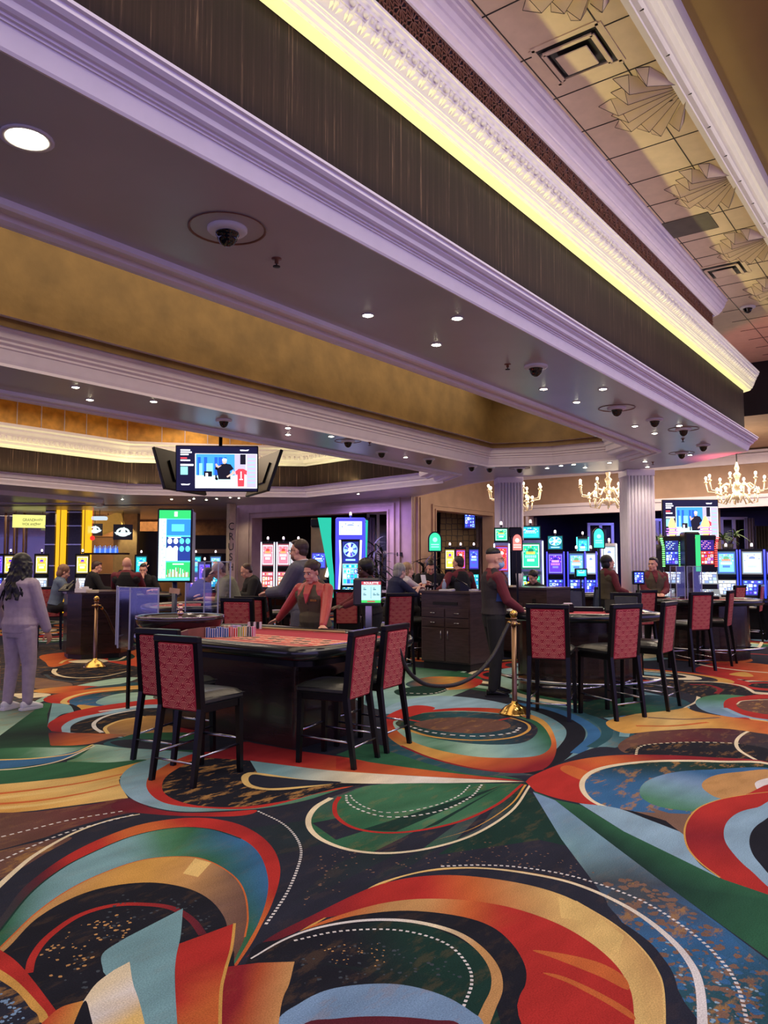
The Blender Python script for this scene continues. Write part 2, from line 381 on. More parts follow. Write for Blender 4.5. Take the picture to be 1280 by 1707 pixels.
mb = MB().sweep(REC2, [(.02, 4.5), (.02, 5.3)], side=-1)
t0 = 0
for i in range(2, 6):
    a = Vector(REC2[i]); b = Vector(REC2[i + 1]) if i < 5 else Vector((0, 16.2)); 
    if i == 5: a = Vector(REC2[5]); b = Vector((0, 16.2))
    L = (b - a).length; t = (b - a) / L; n = Vector((t.y, -t.x))
    for k in range(int(L / .55)):
        p = a + t * k * .55 - n * .03; mb.tube([(p.x, p.y, 4.5), (p.x, p.y, 5.3)], .012, 4, 1)
struct(mb.build('wall_recess', [M_goldtile, M_trim]))
struct(MB().quad((-9, 7.6, 5.3), (14.8, 7.6, 5.3), (14.8, 16.6, 5.3), (-9, 16.6, 5.3)).build('ceiling', M_goldtile))
# stepped mouldings beyond the pit
R3 = [(-4, 18.2), (9.5, 18.2), (12.2, 18.6), (13.0, 19.8), (11.6, 21.6), (9.4, 22.6), (-4, 23.2)]
for k, (dz, m_) in enumerate(((0, M_trim),)):
    struct(MB().sweep(R3[3:], [(0, 3.3), (-.05, 3.28), (.0, 3.26), (.1, 3.27), (.12, 3.3)], side=-1).build('trim_10', m_))
struct(MB().sweep(R3[:4], [(0, 3.3), (.06, 3.2), (.2, 3.2), (.22, 3.26), (.5, 3.27), (.52, 3.3)], side=-1).build('trim_11', M_trim))
# outer edge band of the soffit (seen beyond columns and above the far walls)
struct(MB().sweep(OUT[3:11], [(-.02, 3.3), (.03, 3.29), (.05, 3.31), (.06, 3.36), (.1, 3.38), (.1, 3.44), (-.02, 3.46)]).build('trim_12', M_trim))
struct(MB().sweep(OUT[5:11], [(-.02, 3.3), (-.02, 5.6)]).build('wall_drop', M_wall))
lamp('AREA', 'upper_ledge_fill', (6.3, 2.66, 4.62), 16, (1, .82, .80), rot=(PI - rad(24), 0, 0), size=12.5, size_y=.05)  # added fill strip, brightens the lattice, its crown and the tiles
# LED strips hidden on the ledge of the soffit crown and in the pit cove (real lamps of the room)
lamp('AREA', 'cove_strip_light', (6.6, 2.47, 3.53), 23, (1, .95, .30), rot=(PI - rad(4), 0, 0), size=13, size_y=.05, spread=rad(80))
lamp('AREA', 'cove_strip_light', (5.4, 16.02, 3.5), 40, YEL, rot=(PI, 0, 0), size=12, size_y=.06)
lamp('AREA', 'cove_strip_light', (12.0, 15.3, 3.5), 10, YEL, rot=(PI, 0, rad(-40)), size=2.4, size_y=.06)
lamp('AREA', 'cove_strip_light', (13.7, 13.3, 3.5), 14, YEL, rot=(PI, 0, rad(-80)), size=4.5, size_y=.06)
lamp('AREA', 'amber_strip_light', (5.4, 16.3, 4.56), 34, (1, .8, .4), rot=(PI + .2, 0, 0), size=12, size_y=.06)
lamp('AREA', 'aisle_cove_light', (6, 1.48, 5.62), 5, YEL, rot=(PI - rad(50), 0, 0), size=14, size_y=.06)
# ---- far walls
def wall_panel(name, a, b, z0, z1, holes, m, th=.3):
    """vertical wall from a to b (x,y), holes = [(t0,t1,z0,z1)] in metres along it"""
    a = Vector(a); b = Vector(b); L = (b - a).length; t = (b - a) / L; ang = math.atan2(t.y, t.x); mb = MB()
    mb.M = Matrix.Translation((a.x, a.y, 0)) @ Matrix.Rotation(ang, 4, 'Z')
    xs = sorted({0, L} | {h[0] for h in holes} | {h[1] for h in holes}); zs = sorted({z0, z1} | {h[2] for h in holes} | {h[3] for h in holes})
    for i in range(len(xs) - 1):
        for j in range(len(zs) - 1):
            cx, cz = (xs[i] + xs[i + 1]) / 2, (zs[j] + zs[j + 1]) / 2
            if any(h[0] < cx < h[1] and h[2] < cz < h[3] for h in holes): continue
            mb.box((cx, th / 2, cz), (xs[i + 1] - xs[i], th, zs[j + 1] - zs[j]))
    return struct(mb.build(name, m)), mb.M
def frame(M, x0, x1, z0, z1, w=.1, d=.06, m=None, name='trim_13', y=0, sill=False):
    mb = MB(); mb.M = M
    o = 0
    for ww, dd in ((w * .22, d * 1.5), (w * .5, d * .7), (w * .28, d * 1.2)):
        for X in (x0 - o - ww / 2, x1 + o + ww / 2): mb.box((X, y - dd / 2, (z0 + z1 + o) / 2), (ww, dd, z1 + o - z0))
        mb.box(((x0 + x1) / 2, y - dd / 2, z1 + o + ww / 2), (x1 - x0 + 2 * (o + ww), dd, ww)); o += ww
    return struct(mb.build(name, m or M_wall))
# wall 1: plane X=16.5 seen from the pit, from Y=11.3 to 18.2  (travel direction -Y so that its face looks to -X)
w1, MW1 = wall_panel('wall_pit', (16.5, 18.25), (16.5, 11.34), 0, 3.5, [(.98, 6.1, 0.0, 2.95)], M_wall, .35)
frame(MW1, .98, 6.1, 0, 2.95, .22, .05)
mb = MB(); mb.M = MW1
for x in (.06, .28, 6.48, 6.86): mb.box((x, -.03, 1.78), (.05, .06, 3.04))
mb.box((6.6, -.045, .12), (.58, .09, .24)); mb.box((6.62, -.02, .86), (.3, .04, .08))
struct(mb.build('trim_14', M_wall))
for yy in (12.2, 14.0, 15.8, 17.6): lamp('SPOT', 'wall_wash', (15.75, yy, 3.2), 26, (1, .82, .62), rot=(0, rad(-18), 0), spot=rad(100), blend=1)
# wall 2: plane Y=11.34 receding
w2, MW2 = wall_panel('wall_return', (16.53, 11.33), (21.38, 11.33), 0, 4.6, [(.95, 4.1, 0.0, 3.0)], M_wall2, .3)
frame(MW2, .95, 4.1, 0, 3.0, .16, .05, M_wall2)
mb = MB(); mb.M = MW2
for x in (.08, .2): mb.box((x, -.04, 1.65), (.06, .08, 3.3))
mb.box((2.5, -.04, 4.3), (4.9, .08, .12))
struct(mb.build('trim_15', M_wall2))
# wall 3: plane X=21.4
w3, MW3 = wall_panel('wall_far', (21.4, 11.34), (21.4, -2.0), 0, 4.6, [(.9, 6.05, 0, 3.02), (6.3, 12.8, 0, 3.02)], M_wall2, .3)
mb = MB(); mb.M = MW3
for z, d, h in ((3.12, .06, .22), (3.26, .1, .05), (3.31, .06, .04), (4.22, .06, .2), (4.34, .12, .06), (4.42, .2, .06)): mb.box((6.6, -d / 2, z), (13.3, d, h))
for x in (.84, 6.1, 6.25): mb.box((x, -.03, 1.5), (.06, .06, 3.0))
struct(mb.build('trim_16', M_trim))
struct(MB().quad((16.6, 12, 4.5), (21.8, 12, 4.5), (21.8, -4, 4.5), (16.6, -4, 4.5)).build('ceiling', M_wall2))
struct(MB().quad((16.6, 12, 4.5), (16.6, -4, 4.5), (16.6, -4, 5.85), (16.6, 12, 5.85)).build('wall_drop', M_dark))
# rooms behind the openings
def room(x0, x1, y0, y1, z1, mw, name='wall_room', mc=None):
    mb = MB(); mb.quad((x1, y0, 0), (x1, y1, 0), (x1, y1, z1), (x1, y0, z1)); mb.quad((x0, y1, 0), (x1, y1, 0), (x1, y1, z1), (x0, y1, z1)); mb.quad((x0, y0, 0), (x1, y0, 0), (x1, y0, z1), (x0, y0, z1))
    struct(mb.build(name, mw)); struct(MB().quad((x0, y0, z1), (x1, y0, z1), (x1, y1, z1), (x0, y1, z1)).build('ceiling', mc or M_dark))
M_mar = mat('dark_brown_drapery', (40, 27, 27), .8, var=.3, scale=4, stretch=(6, 6, .2))
M_navy = mat('indigo_wall', (46, 38, 66), .6, var=.2, scale=3)
mb = MB(); mb.quad((22.5, 11, 0), (22.5, 22, 0), (22.5, 22, 3.3), (22.5, 11, 3.3)); mb.quad((16.8, 18.6, 0), (22.5, 18.6, 0), (22.5, 18.6, 3.3), (16.8, 18.6, 3.3)); struct(mb.build('wall_room', M_mar)); struct(MB().quad((16.8, 11.6, 3.3), (22.5, 11.6, 3.3), (22.5, 22, 3.3), (16.8, 22, 3.3)).build('ceiling', M_dark))
room(21.7, 27.5, -2, 11.6, 3.3, M_navy)
# ================================================================ patterned carpet: one flat mesh, the woven design is part of it
def cat_(pts, n=8, closed=False):
    P = [Vector(p[:2]) for p in pts]; k = len(P); out = []
    if k < 3: return [tuple(p) for p in P]
    for i in range(k if closed else k - 1):
        p1, p2 = P[i], P[(i + 1) % k]
        p0 = P[i - 1] if (closed or i > 0) else p1 * 2 - p2
        p3 = P[(i + 2) % k] if (closed or i < k - 2) else p2 * 2 - p1
        for j in range(n):
            t = j / n
            out.append(tuple(.5 * ((2 * p1) + (p2 - p0) * t + (2 * p0 - 5 * p1 + 4 * p2 - p3) * t * t + (3 * p1 - p0 - 3 * p2 + p3) * t ** 3)))
    if not closed: out.append(tuple(P[-1]))
    return out
K = dict(navy=(37, 40, 53), dk=(27, 29, 38), char=(52, 50, 56), slate=(62, 70, 78), red=(166, 46, 42), dred=(128, 34, 42), mar=(86, 32, 44), org=(186, 98, 52),
         tan=(178, 136, 86), gold=(194, 148, 76), yel=(208, 178, 112), cream=(214, 202, 170), white=(208, 206, 204), teal=(112, 152, 160), lblue=(132, 164, 184),
         blue=(52, 98, 142), dteal=(40, 78, 88), pteal=(150, 184, 168), green=(44, 92, 66), dgreen=(24, 52, 46), brown=(98, 70, 62), mbrown=(118, 92, 78), sgreen=(70, 120, 90), sky=(112, 142, 174), olive=(84, 78, 54))
SH = []      # (world polygon, colour function, speckle)
def W_(pts): return [gp(x, y) for x, y in pts]
def colf(c):
    if isinstance(c, str): q = lin(K[c]); return lambda p: q
    # gradient: [(stop colours)], pixel a, pixel b
    st, a, b = c; a = Vector(gp(*a)); b = Vector(gp(*b)); d = b - a; L2 = d.length_squared; cs = [lin(K[k]) for k in st]; n = len(cs) - 1
    def f(p):
        t = max(0, min(.9999, (Vector(p) - a).dot(d) / L2)) * n; i = int(t); t -= i
        return tuple(cs[i][k] * (1 - t) + cs[i + 1][k] * t for k in range(3))
    return f
def fill(pts, c, sp=0.0, n=6, sharp=False):
    """closed outline; 'pts' may hold None between runs: a corner"""
    runs = [[]]
    for p in pts:
        if p is None: runs.append([])
        else: runs[-1].append(p)
    runs = [r for r in runs if r]
    if len(runs) == 1 and not sharp: q = cat_(runs[0], n, True)
    else:
        q = []
        for r in runs: q += (r if sharp else cat_(r, n))
    SH.append((W_(q), colf(c), sp))
def line(pts, w, c, w1=None, world=False, n=8, sp=0.0):
    q = [Vector(p) for p in (cat_(pts, n) if world else W_(cat_(pts, n)))]
    w1 = w if w1 is None else w1; L = []; R = []; k = len(q)
    for i in range(k):
        t = (q[min(i + 1, k - 1)] - q[max(0, i - 1)]).normalized(); nn = Vector((-t.y, t.x)); u = i / (k - 1)
        ww = (w + (w1 - w) * u) / 2
        L.append(tuple(q[i] + nn * ww)); R.append(tuple(q[i] - nn * ww))
    SH.append((L + R[::-1], colf(c), sp))
def dots(pts, w, c, step=.045, gap=.45, world=False):
    q = [Vector(p) for p in (cat_(pts, 10) if world else W_(cat_(pts, 10)))]
    acc = 0; f = colf(c); d = 0
    for i in range(len(q) - 1):
        a, b = q[i], q[i + 1]; L = (b - a).length
        if L < 1e-6: continue
        t = (b - a) / L; nn = Vector((-t.y, t.x))
        while d < L:
            p = a + t * d; e = p + t * step * (1 - gap)
            SH.append(([tuple(p - nn * w / 2), tuple(e - nn * w / 2), tuple(e + nn * w / 2), tuple(p + nn * w / 2)], f, 0)); d += step
        d -= L
rc = random.Random(7)
def specks(pts, n, c, r0=.006, r1=.02, flat=.5):
    """woven flecks scattered inside an outline given in photo pixels"""
    poly = W_(pts); xs = [p[0] for p in poly]; ys = [p[1] for p in poly]; f = colf(c); k = 0
    def ins(p):
        q = False
        for i in range(len(poly)):
            a, b = poly[i], poly[(i + 1) % len(poly)]
            if (a[1] > p[1]) != (b[1] > p[1]) and p[0] < (b[0] - a[0]) * (p[1] - a[1]) / (b[1] - a[1]) + a[0]: q = not q
        return q
    for _ in range(n * 8):
        if k >= n: break
        p = (rc.uniform(min(xs), max(xs)), rc.uniform(min(ys), max(ys)))
        if not ins(p): continue
        r = rc.uniform(r0, r1); m = rc.randint(5, 7); a0 = rc.random() * 6
        SH.append(([(p[0] + r * rc.uniform(.5, 1) * math.cos(a0 + 2 * PI * j / m), p[1] + r * rc.uniform(.5, 1) * math.sin(a0 + 2 * PI * j / m)) for j in range(m)], f, 0)); k += 1
G3 = lambda st, a, b: (st, a, b)
# ---- far field: nested ovals of the repeat, placed on the floor in metres
def oval(cx, cy, a, b, rot, cols, shift=(.12, .05)):
    for i, c in enumerate(cols):
        s = 1 - i / (len(cols) + .6); ox = shift[0] * a * i / len(cols); oy = shift[1] * b * i
        P = [(cx + ox + (a * s * math.cos(t) * math.cos(rot) - b * s * math.sin(t) * math.sin(rot)), cy + oy + (a * s * math.cos(t) * math.sin(rot) + b * s * math.sin(t) * math.cos(rot))) for t in [2 * PI * k / 28 for k in range(28)]]
        SH.append((P, colf(c), .3 if c in ('dk', 'navy', 'olive', 'brown') else 0))
SETS = [('red', 'gold', 'navy', 'cream', 'dk', 'teal'), ('teal', 'cream', 'green', 'dk', 'org', 'dk'), ('gold', 'dk', 'red', 'navy', 'lblue'), ('green', 'pteal', 'dk', 'cream', 'char', 'red', 'dk'), ('org', 'red', 'yel', 'dgreen', 'teal')]
k = 0
for i in range(9):
    for j in range(12):
        x = 9.0 + i * 2.1 + rc.uniform(-.5, .5); y = -2.5 + j * 2.0 + rc.uniform(-.5, .5)
        oval(x, y, rc.uniform(.9, 1.35), rc.uniform(.6, 1.0), rc.uniform(0, PI), SETS[k % 5]); k += 2
for i in range(3):
    for j in range(3):
        oval(1.2 + i * 2.2, 9.6 + j * 2.2, 1.2, .8, i + j * 1.7, SETS[(i + j * 2) % 5])
        oval(-1.6 - i * 2, 7 - j * 2.6, 1.2, .8, i * 1.3 + j, SETS[(i * 2 + j) % 5])
        oval(1 + i * 2.4, -1.8 - j * 2.2, 1.2, .8, i * .9 + j, SETS[(i + j) % 5])
for i in range(7):
    for j in range(4): oval(.6 + i * 2.1 + j * .5, .18 * (.6 + i * 2.1) - 1.3 - j * 1.9, 1.15, .8, i * 1.1 + j * .7, SETS[(i + 2 * j) % 5])
# ---- mid field, left
fill([(0, 1075), (260, 1075), (300, 1100), (300, 1130), (250, 1160), (60, 1170), (0, 1170)], 'char', .5, sharp=True)
fill([(70, 1092), (150, 1085), (260, 1083), (320, 1090), (320, 1106), (240, 1112), (150, 1100), (90, 1112), (76, 1104)], G3(('org', 'red', 'org'), (75, 1100), (240, 1090)))
line([(100, 1106), (112, 1100), (150, 1094)], .05, 'yel')
fill([(190, 1092), (210, 1087), (225, 1095), (205, 1102), (180, 1100)], 'dgreen'); line([(196, 1089), (208, 1094), (198, 1100), (180, 1102)], .05, 'cream')
fill([(115, 1102), (160, 1098), (180, 1101), (170, 1104), (130, 1105)], 'cream')
fill([(70, 1120), (110, 1110), (180, 1108), (230, 1112), (220, 1128), (160, 1136), (100, 1134), (74, 1128)], 'dk', .5)
line([(92, 1115), (90, 1121), (102, 1127), (130, 1130), (170, 1128), (212, 1119)], .07, 'cream', .02); line([(75, 1124), (90, 1132), (130, 1137)], .05, 'slate')
fill([(120, 1146), (150, 1138), (200, 1130), (230, 1130), (200, 1140), (150, 1146)], 'pteal')
fill([(52, 1130), (90, 1134), (120, 1140), (110, 1146), (60, 1148)], 'mbrown', .4)
fill([(50, 1152), (90, 1146), (130, 1143), (180, 1146), (130, 1152), (90, 1156)], G3(('gold', 'org', 'red'), (60, 1150), (150, 1148)))
fill([(0, 1158), (60, 1155), (85, 1158), (60, 1163), (0, 1164)], 'cream'); fill([(60, 1168), (78, 1160), (74, 1168), (60, 1172)], 'pteal')
fill([(140, 1150), (200, 1140), (260, 1135), (320, 1135), (320, 1160), (240, 1160)], G3(('slate', 'dteal'), (150, 1150), (230, 1140)))
# red hook under the two left chairs
fill([(72, 1166), (90, 1158), (130, 1151), (180, 1146), (250, 1142), (330, 1145), (360, 1160), (330, 1176), (200, 1176), (120, 1177), (85, 1172)], G3(('red', 'org', 'gold'), (75, 1165), (215, 1144)))
line([(114, 1174), (106, 1170), (118, 1162), (150, 1154), (200, 1149), (240, 1147)], .07, 'yel')
fill([(116, 1172), (120, 1165), (150, 1157), (200, 1151), (260, 1149), (330, 1160), (260, 1176), (170, 1178), (125, 1178)], G3(('blue', 'dgreen'), (120, 1176), (180, 1152)), .5)
fill([(160, 1172), (175, 1162), (210, 1155), (270, 1155), (320, 1165), (240, 1174), (190, 1177)], G3(('teal', 'pteal'), (165, 1175), (240, 1160)))
fill([(130, 1175), (170, 1177), (230, 1172), (200, 1182), (140, 1186)], 'gold')
fill([(115, 1174), (128, 1177), (136, 1184), (128, 1188), (122, 1186)], 'dk')
fill([(87, 1172), (115, 1175), (124, 1187), None, (124, 1187), (100, 1192), (79, 1211)], 'teal')
fill([(79, 1211), (84, 1203), (110, 1190), (150, 1180), (200, 1172), (260, 1165), (330, 1160), None, (330, 1240), (200, 1228), (110, 1221), (86, 1219)], G3(('dred', 'red', 'red'), (80, 1215), (160, 1180)))
fill([(103, 1220), (104, 1210), (125, 1198), (170, 1188), (230, 1176), (290, 1174), None, (290, 1235), (180, 1228)], 'lblue')
line([(165, 1186), (210, 1180), (240, 1176)], .05, 'white')
fill([(117, 1221), (120, 1209), (145, 1198), (190, 1189), (235, 1181), (300, 1180), None, (300, 1235), (200, 1228)], 'dk', .4)
line([(170, 1221), (158, 1213), (158, 1204), (176, 1194), (205, 1187), (235, 1182)], .04, 'white')
fill([(180, 1223), (175, 1214), (185, 1207), (205, 1200), (240, 1194), (300, 1192), None, (300, 1238), (220, 1230)], G3(('gold', 'mbrown', 'tan'), (180, 1200), (260, 1226)), .35)
line([(180, 1223), (175, 1214), (185, 1207), (205, 1200), (240, 1194)], .035, 'yel')
fill([(82, 1222), (130, 1222), (200, 1224), (210, 1226), (180, 1232), (150, 1240), (110, 1243), (84, 1242)], G3(('mar', 'org', 'mbrown'), (84, 1230), (200, 1232)))
fill([(172, 1240), (200, 1230), (240, 1222), (330, 1225), (330, 1262), (240, 1250), (200, 1247)], G3(('dteal', 'green'), (190, 1240), (260, 1230)))
fill([(185, 1236), (240, 1232), (330, 1238), (330, 1250), (230, 1248), (200, 1244)], 'navy')
fill([(-20, 1300), (-20, 1160), (50, 1180), (74, 1172), (86, 1172), (79, 1190), (79, 1212), (84, 1243), (155, 1243), (130, 1262), (60, 1275), (0, 1285)], G3(('green', 'dk', 'green'), (20, 1200), (120, 1250)), 0, sharp=True)
fill([(0, 1150), (50, 1172), (60, 1182), (0, 1226), (-40, 1240)], G3(('slate', 'pteal'), (30, 1180), (0, 1215)), .4, sharp=True)
fill([(-10, 1250), (40, 1246), (120, 1246), (152, 1243), (120, 1256), (60, 1264), (-10, 1268)], G3(('green', 'sgreen', 'pteal', 'green'), (0, 1262), (150, 1248)))
fill([(112, 1270), (130, 1262), (150, 1248), (160, 1241), (200, 1246), (260, 1250), (330, 1256), (280, 1266), (220, 1272), (160, 1273)], G3(('sgreen', 'pteal', 'teal'), (120, 1270), (250, 1255)), .2)
fill([(-10, 1284), (60, 1278), (112, 1270), (180, 1271), (240, 1266), (235, 1274), (160, 1288), (80, 1300), (-10, 1306)], 'green')
fill([(-10, 1268), (60, 1264), (110, 1256), (148, 1246), (120, 1262), (80, 1272), (-10, 1282)], 'blue')
line([(-10, 1267), (60, 1264), (120, 1256), (155, 1241)], .04, 'yel', .02); line([(-10, 1284), (40, 1280), (100, 1268), (158, 1243)], .03, 'cream', .015)
# gold folds
fill([(-30, 1310), (80, 1300), (150, 1290), (238, 1269), None, (238, 1269), (205, 1290), (199, 1305), (214, 1331), None, (214, 1331), (150, 1340), (60, 1352), (-30, 1362)], G3(('gold', 'yel', 'gold'), (0, 1350), (200, 1280)))
for a in ([(-30, 1326), (60, 1316), (140, 1304), (205, 1290)], [(-30, 1342), (60, 1335), (140, 1322), (200, 1308)]):
    line(a, .05, 'org', .02); line([(x, y + 7) for x, y in a], .07, 'yel', .02)
# base under the lower left swirl
fill([(-40, 1360), (60, 1351), (150, 1339), (214, 1330), (300, 1352), (425, 1352), (520, 1340), (700, 1300), (880, 1304), (960, 1400), (1000, 1500), (1000, 1750), (-60, 1750), (-60, 1360)], 'navy', .03, sharp=True)
fill([(-40, 1362), (60, 1353), (150, 1341), (214, 1331), (250, 1350), (200, 1358), (120, 1380), (60, 1400), (-40, 1420)], G3(('brown', 'mar'), (0, 1390), (230, 1345)), .2)
fill([(-40, 1428), (0, 1418), (60, 1404), (120, 1396), (80, 1420), (30, 1450), (-40, 1480)], 'brown', .75)
# shafts of lighter green-grey in the dark centre
fill([(880, 1318), (893, 1330), (945, 1410), (900, 1400), (730, 1425)], 'dgreen', .1, sharp=True); fill([(876, 1310), (640, 1560), (520, 1600), (600, 1480)], 'slate', .1, sharp=True) if 0 else None
for a, b in (((300, 1470), (420, 1380)), ((470, 1520), (560, 1440)), ((560, 1500), (690, 1440))): fill([(870, 1318), a, b], G3(('dgreen', 'navy'), (850, 1330), a), .05, sharp=True)
# central blob under the near chair
fill([(640, 1296), (560, 1276), (420, 1262), (330, 1258), (258, 1263), None, (258, 1263), (225, 1274), (203, 1292), (202, 1312), (222, 1333), (262, 1347), (310, 1353), (380, 1351), (440, 1347), (510, 1334), (580, 1312), (640, 1303)], G3(('teal', 'lblue', 'sgreen'), (250, 1270), (500, 1340)), .1)
fill([(260, 1285), (330, 1255), (420, 1262), (600, 1300), (520, 1325), (430, 1347), (340, 1347), (280, 1340), (252, 1325), (244, 1305)], G3(('red', 'org', 'red'), (250, 1320), (330, 1260)))
fill([(285, 1288), (350, 1258), (430, 1262), (610, 1302), (560, 1314), (480, 1334), (400, 1345), (330, 1343), (285, 1330), (270, 1312)], 'dk', 1.0)
fill([(203, 1334), (262, 1349), (310, 1355), (380, 1353), (426, 1350), (418, 1357), (380, 1361), (300, 1360), (230, 1355), (186, 1348)], G3(('mar', 'dred', 'red'), (200, 1340), (400, 1355)))
fill([(330, 1262), (400, 1238), (430, 1240), (500, 1252), (600, 1266), (680, 1280), (740, 1290), None, (740, 1290), (640, 1293), (560, 1287), (420, 1268)], G3(('dred', 'red', 'org'), (420, 1250), (640, 1280)))
fill([(560, 1258), (620, 1240), (700, 1262), (780, 1280), (872, 1300), None, (872, 1300), (740, 1288), (640, 1276)], 'green')
fill([(560, 1262), (640, 1274), (740, 1287), (874, 1302), None, (874, 1302), (720, 1295), (620, 1288), (560, 1282)], G3(('red', 'org', 'red'), (560, 1270), (850, 1300)))
fill([(417, 1268), (480, 1276), (560, 1285), (700, 1294), (876, 1303), None, (876, 1303), (700, 1306), (600, 1306), (520, 1302), (430, 1290)], G3(('teal', 'cream', 'white', 'cream'), (470, 1290), (860, 1303)))
fill([(430, 1288), (408, 1290), (402, 1299), (412, 1311), (445, 1317), (490, 1315), (560, 1305), (510, 1300)], 'yel')
fill([(422, 1291), (414, 1299), (422, 1309), (450, 1314), (500, 1311), (570, 1304), (510, 1300), (450, 1294)], 'navy')
# dark oval right of the blob
fill([(560, 1326), (620, 1308), (720, 1307), (880, 1305), None, (880, 1305), (850, 1350), (790, 1390), (720, 1412), (650, 1421), (590, 1417), (545, 1403), (520, 1385), (514, 1365), (526, 1345), (552, 1329)], G3(('green', 'slate', 'dgreen'), (600, 1400), (800, 1320)), .15)
for a, b in (((620, 1421), (700, 1418)), ((520, 1372), (560, 1400)), ((760, 1400), (800, 1380))): fill([(850, 1308), a, b], 'navy', .1, sharp=True)
fill([(568, 1326), (640, 1307), (870, 1306), None, (870, 1306), (820, 1345), (760, 1370), (700, 1384), (640, 1388), (590, 1380), (562, 1362), (558, 1340)], G3(('green', 'sgreen', 'green'), (600, 1370), (800, 1320)), .15)
for a, b in (((600, 1384), (660, 1386)), ((700, 1384), (730, 1374))): fill([(840, 1308), a, b], 'dgreen', .05, sharp=True)
line([(871, 1307), (830, 1340), (770, 1368), (700, 1384), (640, 1388), (590, 1380), (562, 1362), (558, 1342), (566, 1328)], .022, 'red', .03)
dots([(803, 1308), (785, 1328), (745, 1348), (690, 1360), (640, 1361), (600, 1350), (580, 1338), (577, 1326)], .016, 'white', .05)
dots([(783, 1309), (765, 1326), (730, 1341), (680, 1352), (640, 1354), (610, 1346), (590, 1334), (584, 1326)], .012, 'white', .05)
line([(884, 1308), (852, 1352), (790, 1391), (720, 1413), (650, 1422), (590, 1418), (545, 1404), (520, 1386), (514, 1366), (526, 1346), (552, 1330)], .016, 'cream', .04)
line([(876, 1308), (850, 1342), (790, 1380), (720, 1402)], .016, 'gold', .0)
specks([(540, 1405), (640, 1432), (740, 1425), (800, 1400), (960, 1430), (1000, 1480), (780, 1440), (640, 1450), (500, 1520)], 150, 'mbrown', .004, .010)
# right: red swirl with blue heart
fill([(640, 1180), (760, 1172), (880, 1176), (960, 1185), (1020, 1205), (1060, 1225), None, (1060, 1225), (1030, 1245), (960, 1262), (900, 1292), None, (900, 1292), (780, 1290), (640, 1250)], G3(('dteal', 'slate', 'teal', 'dteal'), (700, 1230), (1030, 1220)), .2)
for a, c, w in (([(800, 1172), (880, 1178), (940, 1200), (960, 1225), (930, 1262), (880, 1290)], 'dk', .22), ([(850, 1172), (920, 1182), (972, 1204), (990, 1226), (960, 1256)], 'blue', .16), ([(900, 1174), (960, 1186), (1005, 1208), (1010, 1228), (985, 1246)], 'dteal', .14), ([(950, 1175), (1000, 1190), (1040, 1210), (1040, 1228)], 'teal', .14), ([(1000, 1180), (1040, 1195), (1065, 1212)], 'blue', .1)):
    line(a, w, c, w * .6)
fill([(900, 1292), (940, 1268), (1000, 1245), (1060, 1256), (1000, 1262)], 'navy')
fill([(1030, 1245), (1050, 1228), (1090, 1216), (1160, 1212), (1290, 1216), (1290, 1256), (1180, 1250), (1060, 1257)], G3(('brown', 'mar', 'char'), (1080, 1220), (1260, 1240)), .25)
fill([(1042, 1254), (1056, 1244), (1090, 1240), (1160, 1236), (1235, 1240), (1290, 1252), (1290, 1272), (1180, 1262), (1080, 1258)], 'dk', .4)
dots([(1060, 1258), (1065, 1246), (1090, 1240), (1160, 1237), (1230, 1239)], .02, 'cream', .06); line([(1275, 1213), (1245, 1220), (1228, 1234), (1232, 1250), (1262, 1268)], .03, 'cream')
fill([(876, 1303), (890, 1292), (940, 1272), (1000, 1261), (1070, 1258), (1180, 1262), (1290, 1274), (1290, 1330), (1160, 1356), None, (1160, 1356), (1090, 1352), (1025, 1347), (980, 1341), (930, 1331), (892, 1319)], G3(('red', 'red', 'org', 'dred'), (880, 1310), (1100, 1262)))
fill([(935, 1284), (950, 1276), (1000, 1296), (980, 1304)], 'org')
fill([(1050, 1352), (1010, 1347), (982, 1334), (967, 1317), (968, 1299), (988, 1283), (1030, 1273), (1100, 1267), (1200, 1268), (1290, 1276), (1290, 1340), (1150, 1357)], 'cream')
fill([(1052, 1352), (1018, 1346), (990, 1334), (976, 1317), (977, 1300), (995, 1286), (1035, 1276), (1100, 1270), (1200, 1271), (1290, 1279), (1290, 1340), (1150, 1357)], G3(('dgreen', 'blue', 'blue'), (1060, 1275), (1060, 1350)), .8)
fill([(1066, 1317), (1080, 1301), (1120, 1288), (1180, 1283), (1290, 1283), (1290, 1335), (1180, 1352), (1110, 1347), (1075, 1334)], G3(('sgreen', 'teal', 'sky', 'blue'), (1070, 1330), (1180, 1290)))
fill([(1170, 1306), (1190, 1293), (1230, 1287), (1290, 1285), (1290, 1325), (1210, 1332), (1178, 1320)], 'tan', .3); fill([(1258, 1306), (1275, 1298), (1300, 1296), (1300, 1322), (1270, 1322)], 'white')
fill([(1052, 1353), (1150, 1357), (1142, 1378), (1100, 1366)], 'mbrown', 0, sharp=True)
fill([(1025, 1347), (1055, 1352), (1100, 1365), (1142, 1379), (1142, 1392), (1080, 1370)], 'dk', 0, sharp=True)
fill([(965, 1339), (1028, 1347), (1080, 1366), (1140, 1389), None, (1140, 1389), (1147, 1412), (1166, 1440), (1200, 1464), None, (1200, 1464), (1110, 1420), (1040, 1386)], 'lblue', .05)
fill([(1080, 1345), (1150, 1366), (1142, 1379), (1140, 1392)], 'mbrown', sharp=True)
fill([(1300, 1318), (1240, 1325), (1195, 1334), (1160, 1350), (1142, 1378), (1145, 1410), (1166, 1437), (1200, 1463), (1240, 1480), (1300, 1497)], G3(('red', 'dred', 'red'), (1150, 1350), (1200, 1450)), 0)
line([(1300, 1318), (1240, 1325), (1195, 1334), (1160, 1350), (1142, 1378), (1145, 1410), (1166, 1437), (1200, 1463)], .01, 'gold')
